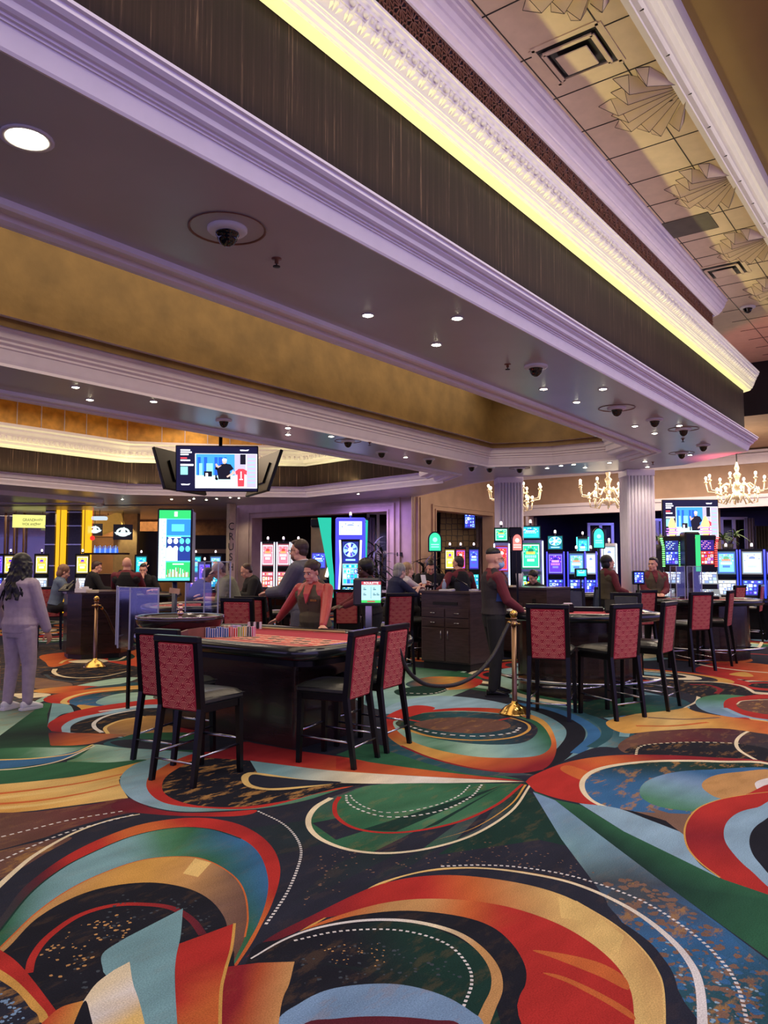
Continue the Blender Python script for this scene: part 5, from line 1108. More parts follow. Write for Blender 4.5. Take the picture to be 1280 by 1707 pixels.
# ================================================================ rope posts
def stanchion(label, px, py):
    x, y = gp(px, py); t = thing('rope_post', label, 'rope post', (x, y, 0), 0, 'rope posts')
    MB().lathe([(.16, 0), (.165, .008), (.15, .02), (.13, .045), (.10, .075), (.06, .095), (.035, .11), (.03, .13), (0, .13)], n=32).build('base', M_brass, t)
    MB().lathe([(.026, .1), (.026, .93), (0, .93)], n=20).build('pole', M_abrass, t)
    MB().lathe([(.0, .9), (.04, .9), (.045, .915), (.04, .93), (.028, .935), (.028, .96), (.036, .965), (.036, .975), (.02, .98)], n=20).build('collar', M_abrass, t)
    MB().ball((0, 0, 1.015), .042, 16).build('finial', M_brass, t)
    mb = MB()
    for a in (0, PI / 2, PI, 3 * PI / 2): mb.tube([(0, 0, .915), (.07 * math.cos(a + YAW), .07 * math.sin(a + YAW), .915)], .009, 8)
    mb.build('hook_arm', M_brass, t); return (x, y)
S1 = stanchion('brass rope post with domed base standing before the corner podium', 158, 1112); S2 = stanchion('brass rope post by the near card table, holding a black rope', 858, 1190)
def rope(pts, label):
    t = thing('velvet_rope', label, 'rope', pts[0]); L = [Vector(p) - Vector(pts[0]) for p in pts]; c = cat3(L)
    MB().tube(c, .019, 10).build('rope', mat('black_velvet_rope', (26, 24, 26), .55, var=.3, scale=60, bump=.4), t)
    MB().tube([c[0], c[1], c[2]], [.014, .022, .024], 10).build('end_cap', M_brass, t)
def cat3(P, n=8):
    out = []
    for i in range(len(P) - 1):
        p1, p2 = P[i], P[i + 1]; p0 = P[i - 1] if i else p1 * 2 - p2; p3 = P[i + 2] if i < len(P) - 2 else p2 * 2 - p1
        for j in range(n):
            t = j / n; out.append(.5 * ((2 * p1) + (p2 - p0) * t + (2 * p0 - 5 * p1 + 4 * p2 - p3) * t * t + (3 * p1 - p0 - 3 * p2 + p3) * t ** 3))
    out.append(P[-1].copy()); return out
rope([atd(850, 1036, 7.8), atd(842, 1052, 7.75), atd(822, 1092, 7.6), atd(795, 1123, 7.45), atd(760, 1141, 7.2), atd(720, 1143, 6.95), atd(695, 1133, 6.8), atd(676, 1112, 6.7), atd(664, 1080, 6.6)], 'black rope swagged from the brass post past the masked man to the roulette stools')
rope([(S1[0] + .05, S1[1] - .03, .9), (S1[0] + .25, S1[1] + .1, .75), (S1[0] + .5, S1[1] + .3, .5), (S1[0] + .8, S1[1] + .6, .36), (S1[0] + 1.3, S1[1] + 1.0, .4)], 'black rope hanging from the left brass post into the shade')
# ================================================================ people
SKIN = {'light': (222, 168, 142), 'tan': (200, 142, 112), 'mid': (176, 118, 92), 'dark': (88, 58, 46), 'pale': (232, 186, 166)}
def skin(k): return mat('skin_' + k, SKIN[k], .5, var=.05, scale=12, spec=.35)
def cloth(n, rgb, r=.85, b=.25): return mat('cloth_' + n, rgb, r, var=.1, scale=14, bump=b, bscale=22)
def capsule(mb, a, ra, b, rb, n=12, mi=0):
    a = Vector(a); b = Vector(b); d = (b - a)
    if d.length < 1e-5: mb.ball(tuple(a), ra, n, mi); return
    d.normalize(); P = []; R = []
    for t in (-.98, -.75, -.4): P.append(a + d * ra * t); R.append(ra * math.sqrt(1 - t * t))
    P.append(a); R.append(ra); P.append(b); R.append(rb)
    for t in (.4, .75, .98): P.append(b + d * rb * t); R.append(rb * math.sqrt(1 - t * t))
    mb.tube(P, R, n, mi)
def ellip(mb, M, c, r, n=16, rot=None):
    k = n // 2; vs = []; fs = []
    Q = Matrix.Translation(c) @ (rot or Matrix.Identity(4)) @ Matrix.Diagonal((*r, 1)); Q = M @ Q
    for i in range(k + 1):
        t = PI * i / k
        for j in range(n):
            a = 2 * PI * j / n; vs.append(tuple(Q @ Vector((math.sin(t) * math.cos(a), math.sin(t) * math.sin(a), -math.cos(t)))))
    for i in range(k):
        for j in range(n): fs.append((i * n + j, i * n + (j + 1) % n, (i + 1) * n + (j + 1) % n, (i + 1) * n + j))
    mb.add(vs, fs, 0, True)
def loft(mb, rings, n=20):
    """rings: (centre Vector, x half axis Vector, y half axis Vector)"""
    vs = []; fs = []
    for c, ax, ay in rings:
        for j in range(n):
            a = 2 * PI * j / n; ca, sa = math.cos(a), math.sin(a); e = .85
            vs.append(tuple(c + ax * (abs(ca) ** e * (1 if ca >= 0 else -1)) + ay * (abs(sa) ** e * (1 if sa >= 0 else -1))))
    for i in range(len(rings) - 1):
        for j in range(n): fs.append((i * n + j, i * n + (j + 1) % n, (i + 1) * n + (j + 1) % n, (i + 1) * n + j))
    fs.append(tuple(range(n - 1, -1, -1))); o = (len(rings) - 1) * n; fs.append(tuple(o + j for j in range(n)))
    mb.add(vs, fs, 0, True)
def organic(mb, name, m, parent, vox, sm=3):
    o = mb.build(name, m, parent); r = o.modifiers.new('remesh', 'REMESH'); r.mode = 'VOXEL'; r.voxel_size = vox; r.use_smooth_shade = True
    s = o.modifiers.new('smooth', 'SMOOTH'); s.factor = .5; s.iterations = sm; return o
def ik(a, b, l1, l2, pole):
    a = Vector(a); b = Vector(b); d = b - a; L = min(d.length, (l1 + l2) * .999); dn = d.normalized(); b = a + dn * L
    x = (l1 * l1 - l2 * l2 + L * L) / (2 * L); h = math.sqrt(max(0, l1 * l1 - x * x)); p = Vector(pole); p = (p - dn * p.dot(dn)).normalized()
    return a + dn * x + p * h, b
def hand(mb, w, d, up, s=1, side=1, curl=.5, r=1.0):
    """w wrist, d direction of the hand, up = back-of-hand normal, side = thumb side sign"""
    d = Vector(d).normalized(); up = Vector(up); up = (up - d * up.dot(d)).normalized(); sd = d.cross(up) * side; w = Vector(w)
    loft(mb, [(w - d * .02 * s, up * .019 * s, sd * .026 * s), (w + d * .02 * s, up * .017 * s, sd * .034 * s), (w + d * .06 * s, up * .015 * s, sd * .042 * s), (w + d * .092 * s, up * .012 * s, sd * .040 * s)], 12)
    for i, (o, L) in enumerate(((.030, .072), (.010, .080), (-.011, .074), (-.030, .058))):
        p = w + d * .088 * s + sd * o * s; dd = d + sd * (o * 1.6); a = curl * .35
        for k in range(3):
            dd = (dd * math.cos(a) - up * math.sin(a)).normalized(); q = p + dd * (L * s * (.42, .33, .25)[k]); capsule(mb, p, (.0098 - .0008 * k) * s * r, q, (.009 - .0008 * k) * s * r, 8); p = q; a = curl * .55
    p = w + d * .025 * s + sd * .03 * s; dd = (d * .75 + sd * .75 - up * .25).normalized()
    for k in range(2): q = p + dd * .042 * s; capsule(mb, p, .0125 * s, q, .0105 * s, 8); p = q; dd = (dd + d * .45 - sd * .25 * curl - up * .2 * curl).normalized()
def person(label, x, y, ang, H=1.72, build=1.0, lean=0, twist=0, seated=None, head=(0, 0, 0), rh=None, lh=None, c=None, hair=('short', (30, 24, 22)), sk='light', vox=.009, group=None, step=.12, female=False, z0=0, rup=(0, 0, 1), lup=(0, 0, 1), curl=.5, mask=False, glasses=False, beard=None, cap=None, rpole=None, lpole=None, legs=True, brow=(40, 28, 24), headset=False):
    """local frame: +X forward, +Y left, Z up"""
    t = thing('person', label, 'person', (x, y, z0), rad(ang), group); s = H / 1.75; c = c or {}
    pz = (.93 * s) if seated is None else seated + .10
    PV = Matrix.Translation((0, 0, pz)) @ Matrix.Rotation(rad(twist), 4, 'Z') @ Matrix.Rotation(rad(lean), 4, 'Y')
    tp = lambda X, Y, Z: PV @ Vector((X * s, Y * s, Z * s))
    ax = (PV.to_3x3() @ Vector((1, 0, 0))); ay = (PV.to_3x3() @ Vector((0, 1, 0)))
    sw = .168 if female else .19; bw = build
    T = [(-.08, 0, .098, .145), (.02, 0, .112, .165 if not female else .17), (.10, .005, .105, .145 if not female else .140), (.20, .008, .108, .142 if not female else .135), (.30, .01, .118, .158), (.40, .012 if not female else .02, .122, .172 if not female else .162), (.47, .0, .105, .178 if not female else .165), (.525, -.01, .07, .12), (.555, -.012, .05, .062)]
    def torso(mb, g, z0_=-9, z1_=9, vest=False):
        loft(mb, [(tp(X, 0, Z), ax * (dx * s * bw + g), ay * (dy * s * (bw * .5 + .5) + g) * ((.70 if Z > .45 else .88) if vest and Z > .35 else 1)) for Z, X, dx, dy in T if z0_ <= Z <= z1_])
        if female: 
            for q in (-1, 1): ellip(mb, Matrix.Identity(4), tp(.075 * bw, q * .07, .36), ((.062 * s + g), (.066 * s + g), (.066 * s + g)), 12)
        if bw > 1.1: ellip(mb, Matrix.Identity(4), tp(.05, 0, .12), ((.11 * s * bw + g), (.135 * s * bw + g), (.14 * s + g)), 14)
    shl = {1: tp(-.005, sw * (bw * .4 + .6), .455), -1: tp(-.005, -sw * (bw * .4 + .6), .455)}
    hands = {1: lh, -1: rh}; arm = {}
    for q in (1, -1):
        tgt = hands[q]
        if tgt is None: tgt = tuple(tp(.03, q * (sw + .10), -.02))
        pole = (lpole if q > 0 else rpole) or (-.5, q * .6, -.6)
        e, w = ik(shl[q], Vector(tgt), .285 * s, .255 * s, pole); arm[q] = (shl[q], e, w)
    hips = {q: tp(0, q * .09, -.02) for q in (1, -1)}; leg = {}
    for q in (1, -1):
        if seated is None:
            f = Vector((q * step * .5, q * .11 * s, .09 * s)); k, f2 = ik(hips[q], f, .412 * s, .412 * s, (1, q * .1, 0)); leg[q] = (hips[q], k, f)
        else:
            k = Vector((.42 * s, q * .13 * s, pz - .0)); f = Vector((.40 * s, q * .12 * s, max(.12, pz - .45 * s))); leg[q] = (hips[q], k, f)
    # ---- skin: head, neck, arms, legs and torso as one surface
    HM = Matrix.Translation(tp(.02, 0, .66)) @ Matrix.Rotation(rad(twist + head[0]), 4, 'Z') @ Matrix.Rotation(rad(head[1] + lean * .35), 4, 'Y') @ Matrix.Rotation(rad(head[2]), 4, 'X') @ Matrix.Diagonal((s ** .5, s ** .5, s ** .5, 1))
    hp = lambda X, Y, Z: HM @ Vector((X, Y, Z))
    b = MB(); 
    ellip(b, HM, (-.012, 0, .035), (.098, .077, .098), 20); ellip(b, HM, (.022, 0, -.03), (.070, .062, .088), 18); ellip(b, HM, (.058, 0, -.098), (.028, .03, .02), 12)
    ellip(b, HM, (.078 if not female else .072, 0, .032), (.022, .052, .014), 12)
    for q in (-1, 1):
        ellip(b, HM, (.062, q * .036, -.028), (.026, .026, .028), 12); ellip(b, HM, (.0, q * .080, -.008), (.017, .009, .031), 10, Matrix.Rotation(.25 * q, 4, 'Z')); ellip(b, HM, (.096, q * .012, -.034), (.011, .009, .008), 8); ellip(b, HM, (.012, q * .05, -.075), (.04, .018, .03), 10)
    capsule(b, hp(.088, 0, .014), .008, hp(.110, 0, -.026), .012, 10); ellip(b, HM, (.086, 0, -.064), (.015, .026, .014), 12)
    nr = .052 if female else .06
    capsule(b, tp(-.012, 0, .50), nr * s * 1.05, hp(-.02, 0, -.04), nr * s * .93, 14)
    loft(b, [(tp(X, 0, Z), ax * dx * s * bw * .93, ay * dy * s * .93 * (bw * .5 + .5)) for Z, X, dx, dy in T])
    af = 1.0 * (.85 if female else 1) * (bw * .5 + .5)
    for q in (1, -1):
        S, e, w = arm[q]; capsule(b, S, .052 * s * af, e, .040 * s * af); capsule(b, e, .042 * s * af, w, .027 * s * af)
        u = rup if q < 0 else lup; dd = (w - e).normalized()
        if hands[q] is not None and abs(u[2]) > .9: dd = Vector((dd.x, dd.y, min(dd.z, 0) * .35)).normalized()
        hand(b, w + dd * .01, dd, u, s, -q, curl)
        if legs: h_, k, f = leg[q]; capsule(b, h_, .075 * s, k, .052 * s); capsule(b, k, .052 * s, f, .036 * s); capsule(b, f, .036 * s, f + Vector((.04 * s, 0, -.05 * s)), .022 * s)
    organic(b, 'body', skin(sk), t, vox, 2)
    # eyes, brows, lips
    m = MB()
    for q in (-1, 1): ellip(m, HM, (.0845, q * .031, .008), (.0115, .0155, .0088), 12)
    m.build('eyes', mat('eye_white', (215, 205, 200), .2, var=0), t)
    m = MB()
    for q in (-1, 1): ellip(m, HM, (.0932, q * .031, .008), (.0045, .0072, .0074), 10); capsule(m, hp(.097, q * .016, .031), .0035, hp(.088, q * .048, .030), .0028, 6); capsule(m, hp(.095, q * .019, .016), .0016, hp(.087, q * .046, .014), .0016, 5)
    m.build('eyebrows', mat('brow_%d' % brow[0], brow, .8, var=0), t)
    if not mask:
        m = MB(); capsule(m, hp(.0975, -.017, -.062), .0036, hp(.0975, .017, -.062), .0036, 8); capsule(m, hp(.0985, -.012, -.068), .0044, hp(.0985, .012, -.068), .0044, 8); m.build('lips', mat('lips', (176, 78, 78), .4, var=0), t)
    # ---- clothing
    if 'top' in c:
        g = c.get('g', .012); m = MB(); torso(m, g, -.12 if c.get('untucked') else -.06)
        for q in (1, -1):
            S, e, w = arm[q]; puff = c.get('puff', 1.0)
            capsule(m, S, (.056 * s * af * puff + g), e, (.044 * s * af * puff + g))
            if c.get('sleeve', 'long') == 'long': capsule(m, e, (.045 * s * af * puff + g), w - (w - e).normalized() * .015, (.031 * s * af + g * 1.1))
        o = organic(m, c.get('topname', 'shirt'), c['top'], t, vox, 3)
        m = MB(); m.tube([tuple(tp(-.012 + .066 * math.cos(a) * .9, .066 * math.sin(a), .535 + .02 * (1 - math.cos(a)) * .5 - .012 * max(0, math.cos(a)))) for a in [2 * PI * i / 20 for i in range(20)]], .013 * s, 8, closed=True); m.build('collar', c.get('collar', c['top']), t)
    if 'vest' in c:
        m = MB(); torso(m, c.get('g', .012) + .012, -.06, .53, True); 
        for q in (1, -1): capsule(m, tp(-.015, q * sw * .55, .525), .045 * s, tp(.0, q * sw * .72, .40), .105 * s * bw)
        organic(m, 'vest', c['vest'], t, vox, 3)
        m = MB(); X = (.172 if female else .146) * bw + .034; v = [tuple(tp(*p)) for p in ((.07 * bw + .03, .05, .53), (.07 * bw + .03, -.05, .53), (X * .88, -.036, .44), (X, 0, .33), (X * .88, .036, .44), (.02, .03, .40), (.02, -.03, .40))]
        m.add(v, [(0, 5, 6, 1), (0, 4, 2, 1), (4, 3, 2), (0, 5, 4), (1, 2, 6), (5, 3, 4), (6, 2, 3), (5, 6, 3)]); m.build('shirt_front', c['top'], t)
        m = MB()
        for i in range(5): ellip(m, Matrix.Identity(4), tp(.132 * bw + .03, 0, .32 - i * .07), (.005, .007, .007), 8)
        m.build('buttons', M_dark, t)
        if c.get('badge'): m = MB(); m.M = PV; m.box((.155 * s * bw, .075 * s, .36 * s), (.008, .075, .022), ry=-.1); m.build('name_badge', M_brass, t)
    if legs:
        m = MB(); g = .014
        for q in (1, -1):
            h_, k, f = leg[q]; wd = c.get('legw', 1.0)
            capsule(m, h_ + Vector((0, 0, -.01)), .088 * s * wd * (bw * .5 + .5) + g, k, .058 * s * wd + g); capsule(m, k, .057 * s * wd + g, f + Vector((0, 0, .0)), .042 * s * wd + g * .6)
        loft(m, [(tp(0, 0, Z), ax * (dx * s * bw + g), ay * (dy * s * (bw * .5 + .5) + g)) for Z, dx, dy in ((-.13, .09, .13), (-.06, .105, .15), (.02, .11, .158), (.06, .104, .150))])
        organic(m, 'trousers', c.get('legs', cloth('black', (20, 20, 24))), t, vox * 1.15, 3)
        for q in (1, -1):
            f = leg[q][2]; m = MB(); zb = f.z - .09 * s
            m.M = Matrix.Translation((f.x, f.y, zb)) @ Matrix.Rotation(q * .15, 4, 'Z')
            loft(m, [(Vector((-.07 * s, 0, .045)), Vector((0, 0, .04)), Vector((0, .03, 0))), (Vector((-.02, 0, .055)), Vector((0, 0, .05)), Vector((0, .038, 0))), (Vector((.06 * s, 0, .045)), Vector((0, 0, .038)), Vector((0, .043, 0))), (Vector((.13 * s, 0, .032)), Vector((0, 0, .026)), Vector((0, .042, 0))), (Vector((.18 * s, 0, .024)), Vector((0, 0, .016)), Vector((0, .026, 0)))], 14)
            sh = m.build('shoe', c.get('shoe', M_black), t)
            m = MB(); m.M = Matrix.Translation((f.x, f.y, zb)) @ Matrix.Rotation(q * .15, 4, 'Z'); m.prism([(-.085 * s, -.03), (0, -.042), (.1 * s, -.047), (.17 * s, -.035), (.195 * s, 0), (.17 * s, .035), (.1 * s, .047), (0, .042), (-.085 * s, .03)], 0, .022); m.build('sole', c.get('sole', M_dark), sh)
    # ---- hair
    st, hc = hair; hm = mat('hair_%d_%d_%d' % hc, hc, .45, var=.3, scale=40, stretch=(1, 1, .2), bump=.5)
    if st:
        m = MB()
        if st == 'fade': ellip(m, HM, (-.018, 0, .088), (.092, .0735, .062), 20)
        if st in ('short', 'crop'):
            k = 1.0 if st == 'short' else .965
            ellip(m, HM, (-.026, 0, .050), (.098 * k, .082 * k, .096 * k), 20); ellip(m, HM, (-.05, 0, .0), (.062 * k, .074 * k, .075), 16)
            if st == 'short': ellip(m, HM, (.03, 0, .105), (.055, .058, .03), 14)
        elif st == 'bun': ellip(m, HM, (-.022, 0, .052), (.101, .086, .096), 20); ellip(m, HM, (-.05, 0, .0), (.060, .070, .07), 16); ellip(m, HM, (-.125, 0, .045), (.04, .045, .045), 14)
        elif st == 'bob':
            ellip(m, HM, (-.028, 0, .046), (.108, .092, .102), 20); ellip(m, HM, (-.05, 0, -.03), (.072, .092, .10), 18)
        elif st == 'puffy': ellip(m, HM, (-.04, 0, .05), (.118, .115, .115), 20); ellip(m, HM, (-.07, 0, -.01), (.08, .10, .09), 18)
        elif st == 'long':
            ellip(m, HM, (-.028, 0, .046), (.112, .098, .104), 20); rr = random.Random(4)
            for i in range(34):
                a = rad(75 + 210 * i / 33); p = Vector((-.01 + .092 * math.cos(a), .092 * math.sin(a), .04)); L = rr.uniform(.30, .44); pts = []; rs = []
                for j in range(9): u = j / 8; pts.append(tuple(HM @ Vector((p.x * (1 + .35 * u) - .03 * u + .012 * math.sin(j * 2.4 + i), p.y * (1 + .55 * u) + .012 * math.cos(j * 2.1 + i * 1.7), p.z - L * u)))); rs.append(.022 * (1 - .45 * u))
                m.tube(pts, rs, 7)
        organic(m, 'hair', hm, t, vox * .9, 2)
    if beard: m = MB(); ellip(m, HM, (.034, 0, -.078), (.062, .062, .045), 16); organic(m, 'beard', mat('beard', beard, .8), t, vox, 2)
    if glasses:
        m = MB()
        for q in (-1, 1):
            m.tube([tuple(hp(.108, q * .033 + .024 * math.cos(a), .006 + .018 * math.sin(a))) for a in [2 * PI * i / 14 for i in range(14)]], .0028, 5, closed=True); m.tube([tuple(hp(.104, q * .056, .012)), tuple(hp(.05, q * .078, .014)), tuple(hp(-.005, q * .085, .008))], .0025, 5)
        m.tube([tuple(hp(.11, -.01, .01)), tuple(hp(.113, 0, .014)), tuple(hp(.11, .01, .01))], .0025, 5); m.build('glasses', M_dark, t)
    if mask:
        m = MB(); ellip(m, HM, (.052, 0, -.055), (.069, .066, .056), 18); organic(m, 'face_mask', mat('mask_blue', (150, 185, 225), .8, var=.05), t, vox * .8, 2)
        m = MB()
        for q in (-1, 1):
            for zz in (-.03, -.075): m.tube([tuple(hp(.06, q * .062, zz)), tuple(hp(.0, q * .084, -.01))], .002, 4)
        m.build('mask_loop', M_white, t)
    if cap:
        m = MB(); ellip(m, HM, (-.014, 0, .062), (.105, .086, .082), 18); ellip(m, HM, (.10, 0, .045), (.07, .062, .010), 14, Matrix.Rotation(.25, 4, 'Y')); organic(m, 'cap', mat('cap_cloth', cap, .8), t, vox, 2)
    if headset: m = MB(); m.tube([tuple(hp(-.02, -.085, 0)), tuple(hp(-.03, -.05, .13)), tuple(hp(-.03, .05, .13)), tuple(hp(-.02, .085, 0))], .005, 5); m.build('headset', M_dark, t)
    return t, PV, HM
def wl(x, y, ang, p):
    """world point into a person's local frame"""
    dx, dy = p[0] - x, p[1] - y; a = rad(ang); return (dx * math.cos(a) + dy * math.sin(a), -dx * math.sin(a) + dy * math.cos(a), p[2])
MAROON = cloth('maroon', (104, 34, 44)); RUST = cloth('rust_satin', (178, 66, 62), .35, .35); VESTB = cloth('black_vest', (20, 20, 22)); VESTG = cloth('olive_brown_vest', (82, 74, 54)); VESTC = cloth('charcoal_vest', (50, 44, 46)); BLK = cloth('black', (20, 20, 24)); SUIT = cloth('slate_suit', (94, 94, 104), .7); LAV = cloth('lavender_sweats', (176, 160, 170), .9)
# woman from behind in lavender
x, y, _ = atd(36, 950, 8.25)
t, PV, HM = person('person from behind in lavender sweatsuit and white trainers with long curly black hair', x, y, 14, 1.66, 1.22, female=True, hair=('long', (14, 12, 13)), sk='tan', vox=.0075, step=-.07,
    c=dict(top=LAV, topname='sweatshirt', g=.022, untucked=True, legs=LAV, legw=1.12, shoe=mat('trainer_white', (226, 226, 228), .5), sole=M_white), rh=wl(x, y, 14, atd(82, 1062, 8.35)), rup=(0, -1, .2), lup=(0, 1, .2), curl=.6, head=(4, 6, 0))
MB().tube([tuple(PV @ Vector((-.150, -.02, .46))), tuple(PV @ Vector((-.17, .07, .36))), tuple(PV @ Vector((-.165, .14, .22))), tuple(PV @ Vector((-.10, .21, .08)))], .008, 6).build('bag_strap', M_black, t)
# roulette dealer
x, y, _ = atd(527, 950, 8.34); A = 196
person('roulette dealer in olive vest and rust satin blouse leaning both hands on the crimson table', x, y, A, 1.60, 1.12, lean=9, female=True, hair=('bun', (58, 38, 26)), sk='light', vox=.0062, brow=(60, 40, 30),
    c=dict(top=RUST, vest=VESTG, puff=1.22, badge=True, legs=BLK), rh=wl(x, y, A, (*gp(462, 1037, .89), .905)), lh=wl(x, y, A, (*gp(538, 1044, .90), .905)), head=(-12, 14, 0), curl=.35)
# man in suit
x, y, _ = atd(507, 950, 9.25); A = 112
t, PV, HM = person('man in slate grey suit with glasses resting a hand on a stool', x, y, A, 1.86, 1.12, lean=4, hair=('short', (62, 44, 36)), sk='light', vox=.0075, glasses=True, beard=(96, 66, 54),
    c=dict(top=SUIT, topname='suit_jacket', g=.026, untucked=True, collar=M_white, legs=SUIT, legw=1.1), lh=wl(x, y, A, (*atd(449, 986, 9.3)[:2], 1.19)), rh=None, head=(0, 2, 0), curl=.9)
# masked man
x, y, _ = atd(822, 950, 9.15); A = -46
t, PV, HM = person('standing dealer in profile wearing pale blue face mask, glasses, charcoal vest and maroon shirt', x, y, A, 1.74, 1.08, hair=('fade', (20, 18, 18)), sk='light', vox=.0068, mask=True, glasses=True,
    c=dict(top=MAROON, vest=VESTC, legs=BLK, legw=1.12), lh=(.34, .10, .98), rh=(.30, -.12, .99), head=(0, 0, 0), curl=1.0, step=.1)
bx, by, _ = atd(836, 950, 8.98); m_ = MB().prism([(-.07, -.01), (.07, -.01), (.07, .01), (-.07, .01)], 0, .24, 0, [(-.035, -.01), (.045, -.01), (.045, .01), (-.035, .01)]); o = m_.build('blue_cloth', cloth('navy_blue', (40, 62, 120))); o.location = (bx, by, 1.10); o.rotation_euler[2] = YAW - PI / 2; tag(o, 'navy blue folded cloth pouch held by the masked dealer', 'cloth')
# the others
def P2(px, D, *a, **k):
    x, y, _ = atd(px, 950, D); return person(a[0], x, y, *a[1:], **k)
P2(621, 10.4, 'dealer with puffy black hair, black vest and maroon sleeves behind the small display', 150, 1.62, 1.1, lean=10, female=True, hair=('puffy', (14, 12, 12)), sk='dark', c=dict(top=MAROON, vest=VESTB, puff=1.1), rh=(.42, -.1, .98), lh=(.45, .12, .98), head=(10, 8, 0))
P2(652, 12.3, 'seated grey-haired player in navy top reaching a bare arm to the right', -22, 1.66, 1.05, lean=14, seated=.71, female=True, hair=('bob', (150, 150, 146)), sk='pale', c=dict(top=cloth('navy', (28, 34, 70)), sleeve='short'), rh=(.46, -.12, 1.17), lh=(.52, .06, 1.15), head=(0, 10, 0))
P2(668, 13.1, 'seated player in white top just behind the grey-haired one, holding a phone', -30, 1.68, 1.0, lean=10, seated=.71, female=True, hair=('bob', (170, 140, 104)), sk='pale', c=dict(top=cloth('white', (206, 200, 206)), sleeve='short'), rh=(.44, -.05, 1.24), lh=(.44, .1, 1.2))
x, y, _ = atd(706, 962, 12.0); tag(MB().box((x, y, 1.30), (.012, .075, .15), ry=.5, rz=.9).build('mobile_phone', M_white), 'pale mobile phone held up left of the man in the black sweatshirt', 'phone')
t, PV, HM = P2(716, 14.7, 'player in black sweatshirt with white lettering leaning over the card table', 218, 1.8, 1.2, lean=20, seated=.74, hair=('short', (38, 28, 24)), sk='light', c=dict(top=BLK, topname='sweatshirt', g=.025), rh=(.52, -.22, 1.0), lh=(.52, .18, 1.0), head=(0, 22, 0))
text_mesh('ENGLISH', .066, 'sweatshirt_lettering', M_white, t, PV @ Matrix.Translation((.208, 0, .42)) @ Matrix.Rotation(PI / 2, 4, 'Z') @ Matrix.Rotation(PI / 2, 4, 'X'), .004)
m = MB(); m.M = PV
for y_, z_, a_, b_ in ((-.06, .33, .02, .06), (-.01, .31, .035, .05), (.055, .33, .02, .06)): m.box((.205, y_, z_), (.008, a_, b_))
m.build('sweatshirt_print', M_white, t)
P2(768, 12.75, 'dealer from behind in black vest and maroon sleeves above the pit cabinet phone', 62, 1.70, 1.15, lean=6, hair=('crop', (58, 46, 40)), sk='light', c=dict(top=MAROON, vest=VESTB), lh=(.18, .38, 1.08), rh=(.3, -.2, 1.05), head=(24, 4, 0))
P2(893, 14.2, 'seated woman with tied dark hair looking down behind the second pit cabinet', 190, 1.60, .95, lean=16, seated=.62, female=True, hair=('bun', (30, 22, 20)), sk='light', c=dict(top=BLK), head=(-24, 18, 0))
P2(1012, 13.4, 'woman dealer in profile with short black hair, brown vest and maroon sleeves', -40, 1.72, 1.12, female=True, hair=('bob', (20, 15, 15)), sk='light', c=dict(top=MAROON, vest=VESTG, g=.014), rh=(.28, -.16, 1.05), lh=(.3, .14, 1.05), head=(-6, -8, 0))
P2(1088, 13.7, 'dealer in brown vest with headset looking left beside the fluted column, hands folded', 214, 1.68, 1.2, hair=('short', (34, 28, 28)), sk='light', c=dict(top=MAROON, vest=VESTG, badge=False), rh=(.30, -.05, 1.02), lh=(.30, .06, 1.02), head=(-42, 0, 0), headset=True)
P2(92, 13.7, 'seated player in denim jacket with light brown hair beside the corner podium', -28, 1.62, 1.0, lean=12, seated=.70, female=True, hair=('bob', (128, 92, 70)), sk='light', c=dict(top=cloth('denim', (92, 108, 130)), g=.02), rh=(.42, -.1, 1.05), lh=(.4, .12, 1.08), head=(0, 18, 0))
P2(148, 16.3, 'seated man in black shirt with short brown hair behind the corner podium', -20, 1.76, 1.1, lean=12, seated=.72, hair=('short', (70, 48, 38)), sk='light', c=dict(top=BLK, g=.02), rh=(.45, -.15, 1.0), lh=(.45, .15, 1.0), head=(-14, 12, 0))
P2(211, 13.9, 'bald dealer seen from behind in black vest and maroon sleeves', 44, 1.68, 1.22, hair=(None, (0, 0, 0)), sk='light', c=dict(top=MAROON, vest=VESTB), rh=(.4, -.25, 1.02), lh=(.4, .25, 1.02))
P2(241, 16.8, 'bearded man leaning his chin on his hand behind the bald dealer', 228, 1.78, 1.05, lean=22, seated=.70, hair=('short', (34, 26, 24)), sk='light', beard=(40, 30, 26), c=dict(top=BLK, sleeve='short'), rh=(.30, .02, 1.44), lh=(.42, .2, .99), rpole=(.2, -.3, -1), head=(0, 4, 0), rup=(1, 0, 0))
P2(394, 12.4, 'broad player in olive T-shirt and pale cap leaning left at a card table', 140, 1.80, 1.3, lean=22, seated=.70, hair=('crop', (90, 70, 60)), sk='light', cap=(206, 190, 190), c=dict(top=cloth('olive_tee', (140, 142, 112)), sleeve='short', g=.025), rh=(.5, -.2, 1.04), lh=(.5, .2, 1.0), head=(14, 20, 0))
P2(434, 13.6, 'seated man in black hoodie with short brown hair looking down to the left', 146, 1.74, 1.1, lean=20, seated=.70, hair=('crop', (70, 48, 38)), sk='light', c=dict(top=BLK, topname='hoodie', g=.03), rh=(.45, -.18, 1.0), lh=(.45, .18, 1.0), head=(0, 18, 0))
P2(318, 12.9, 'player in black T-shirt mostly hidden behind the tall bright display', -18, 1.72, 1.15, lean=26, seated=.66, hair=('short', (40, 30, 26)), sk='light', c=dict(top=BLK, sleeve='short', g=.02), rh=(.48, -.1, 1.02), lh=(.5, .14, 1.02), head=(0, 20, 0))
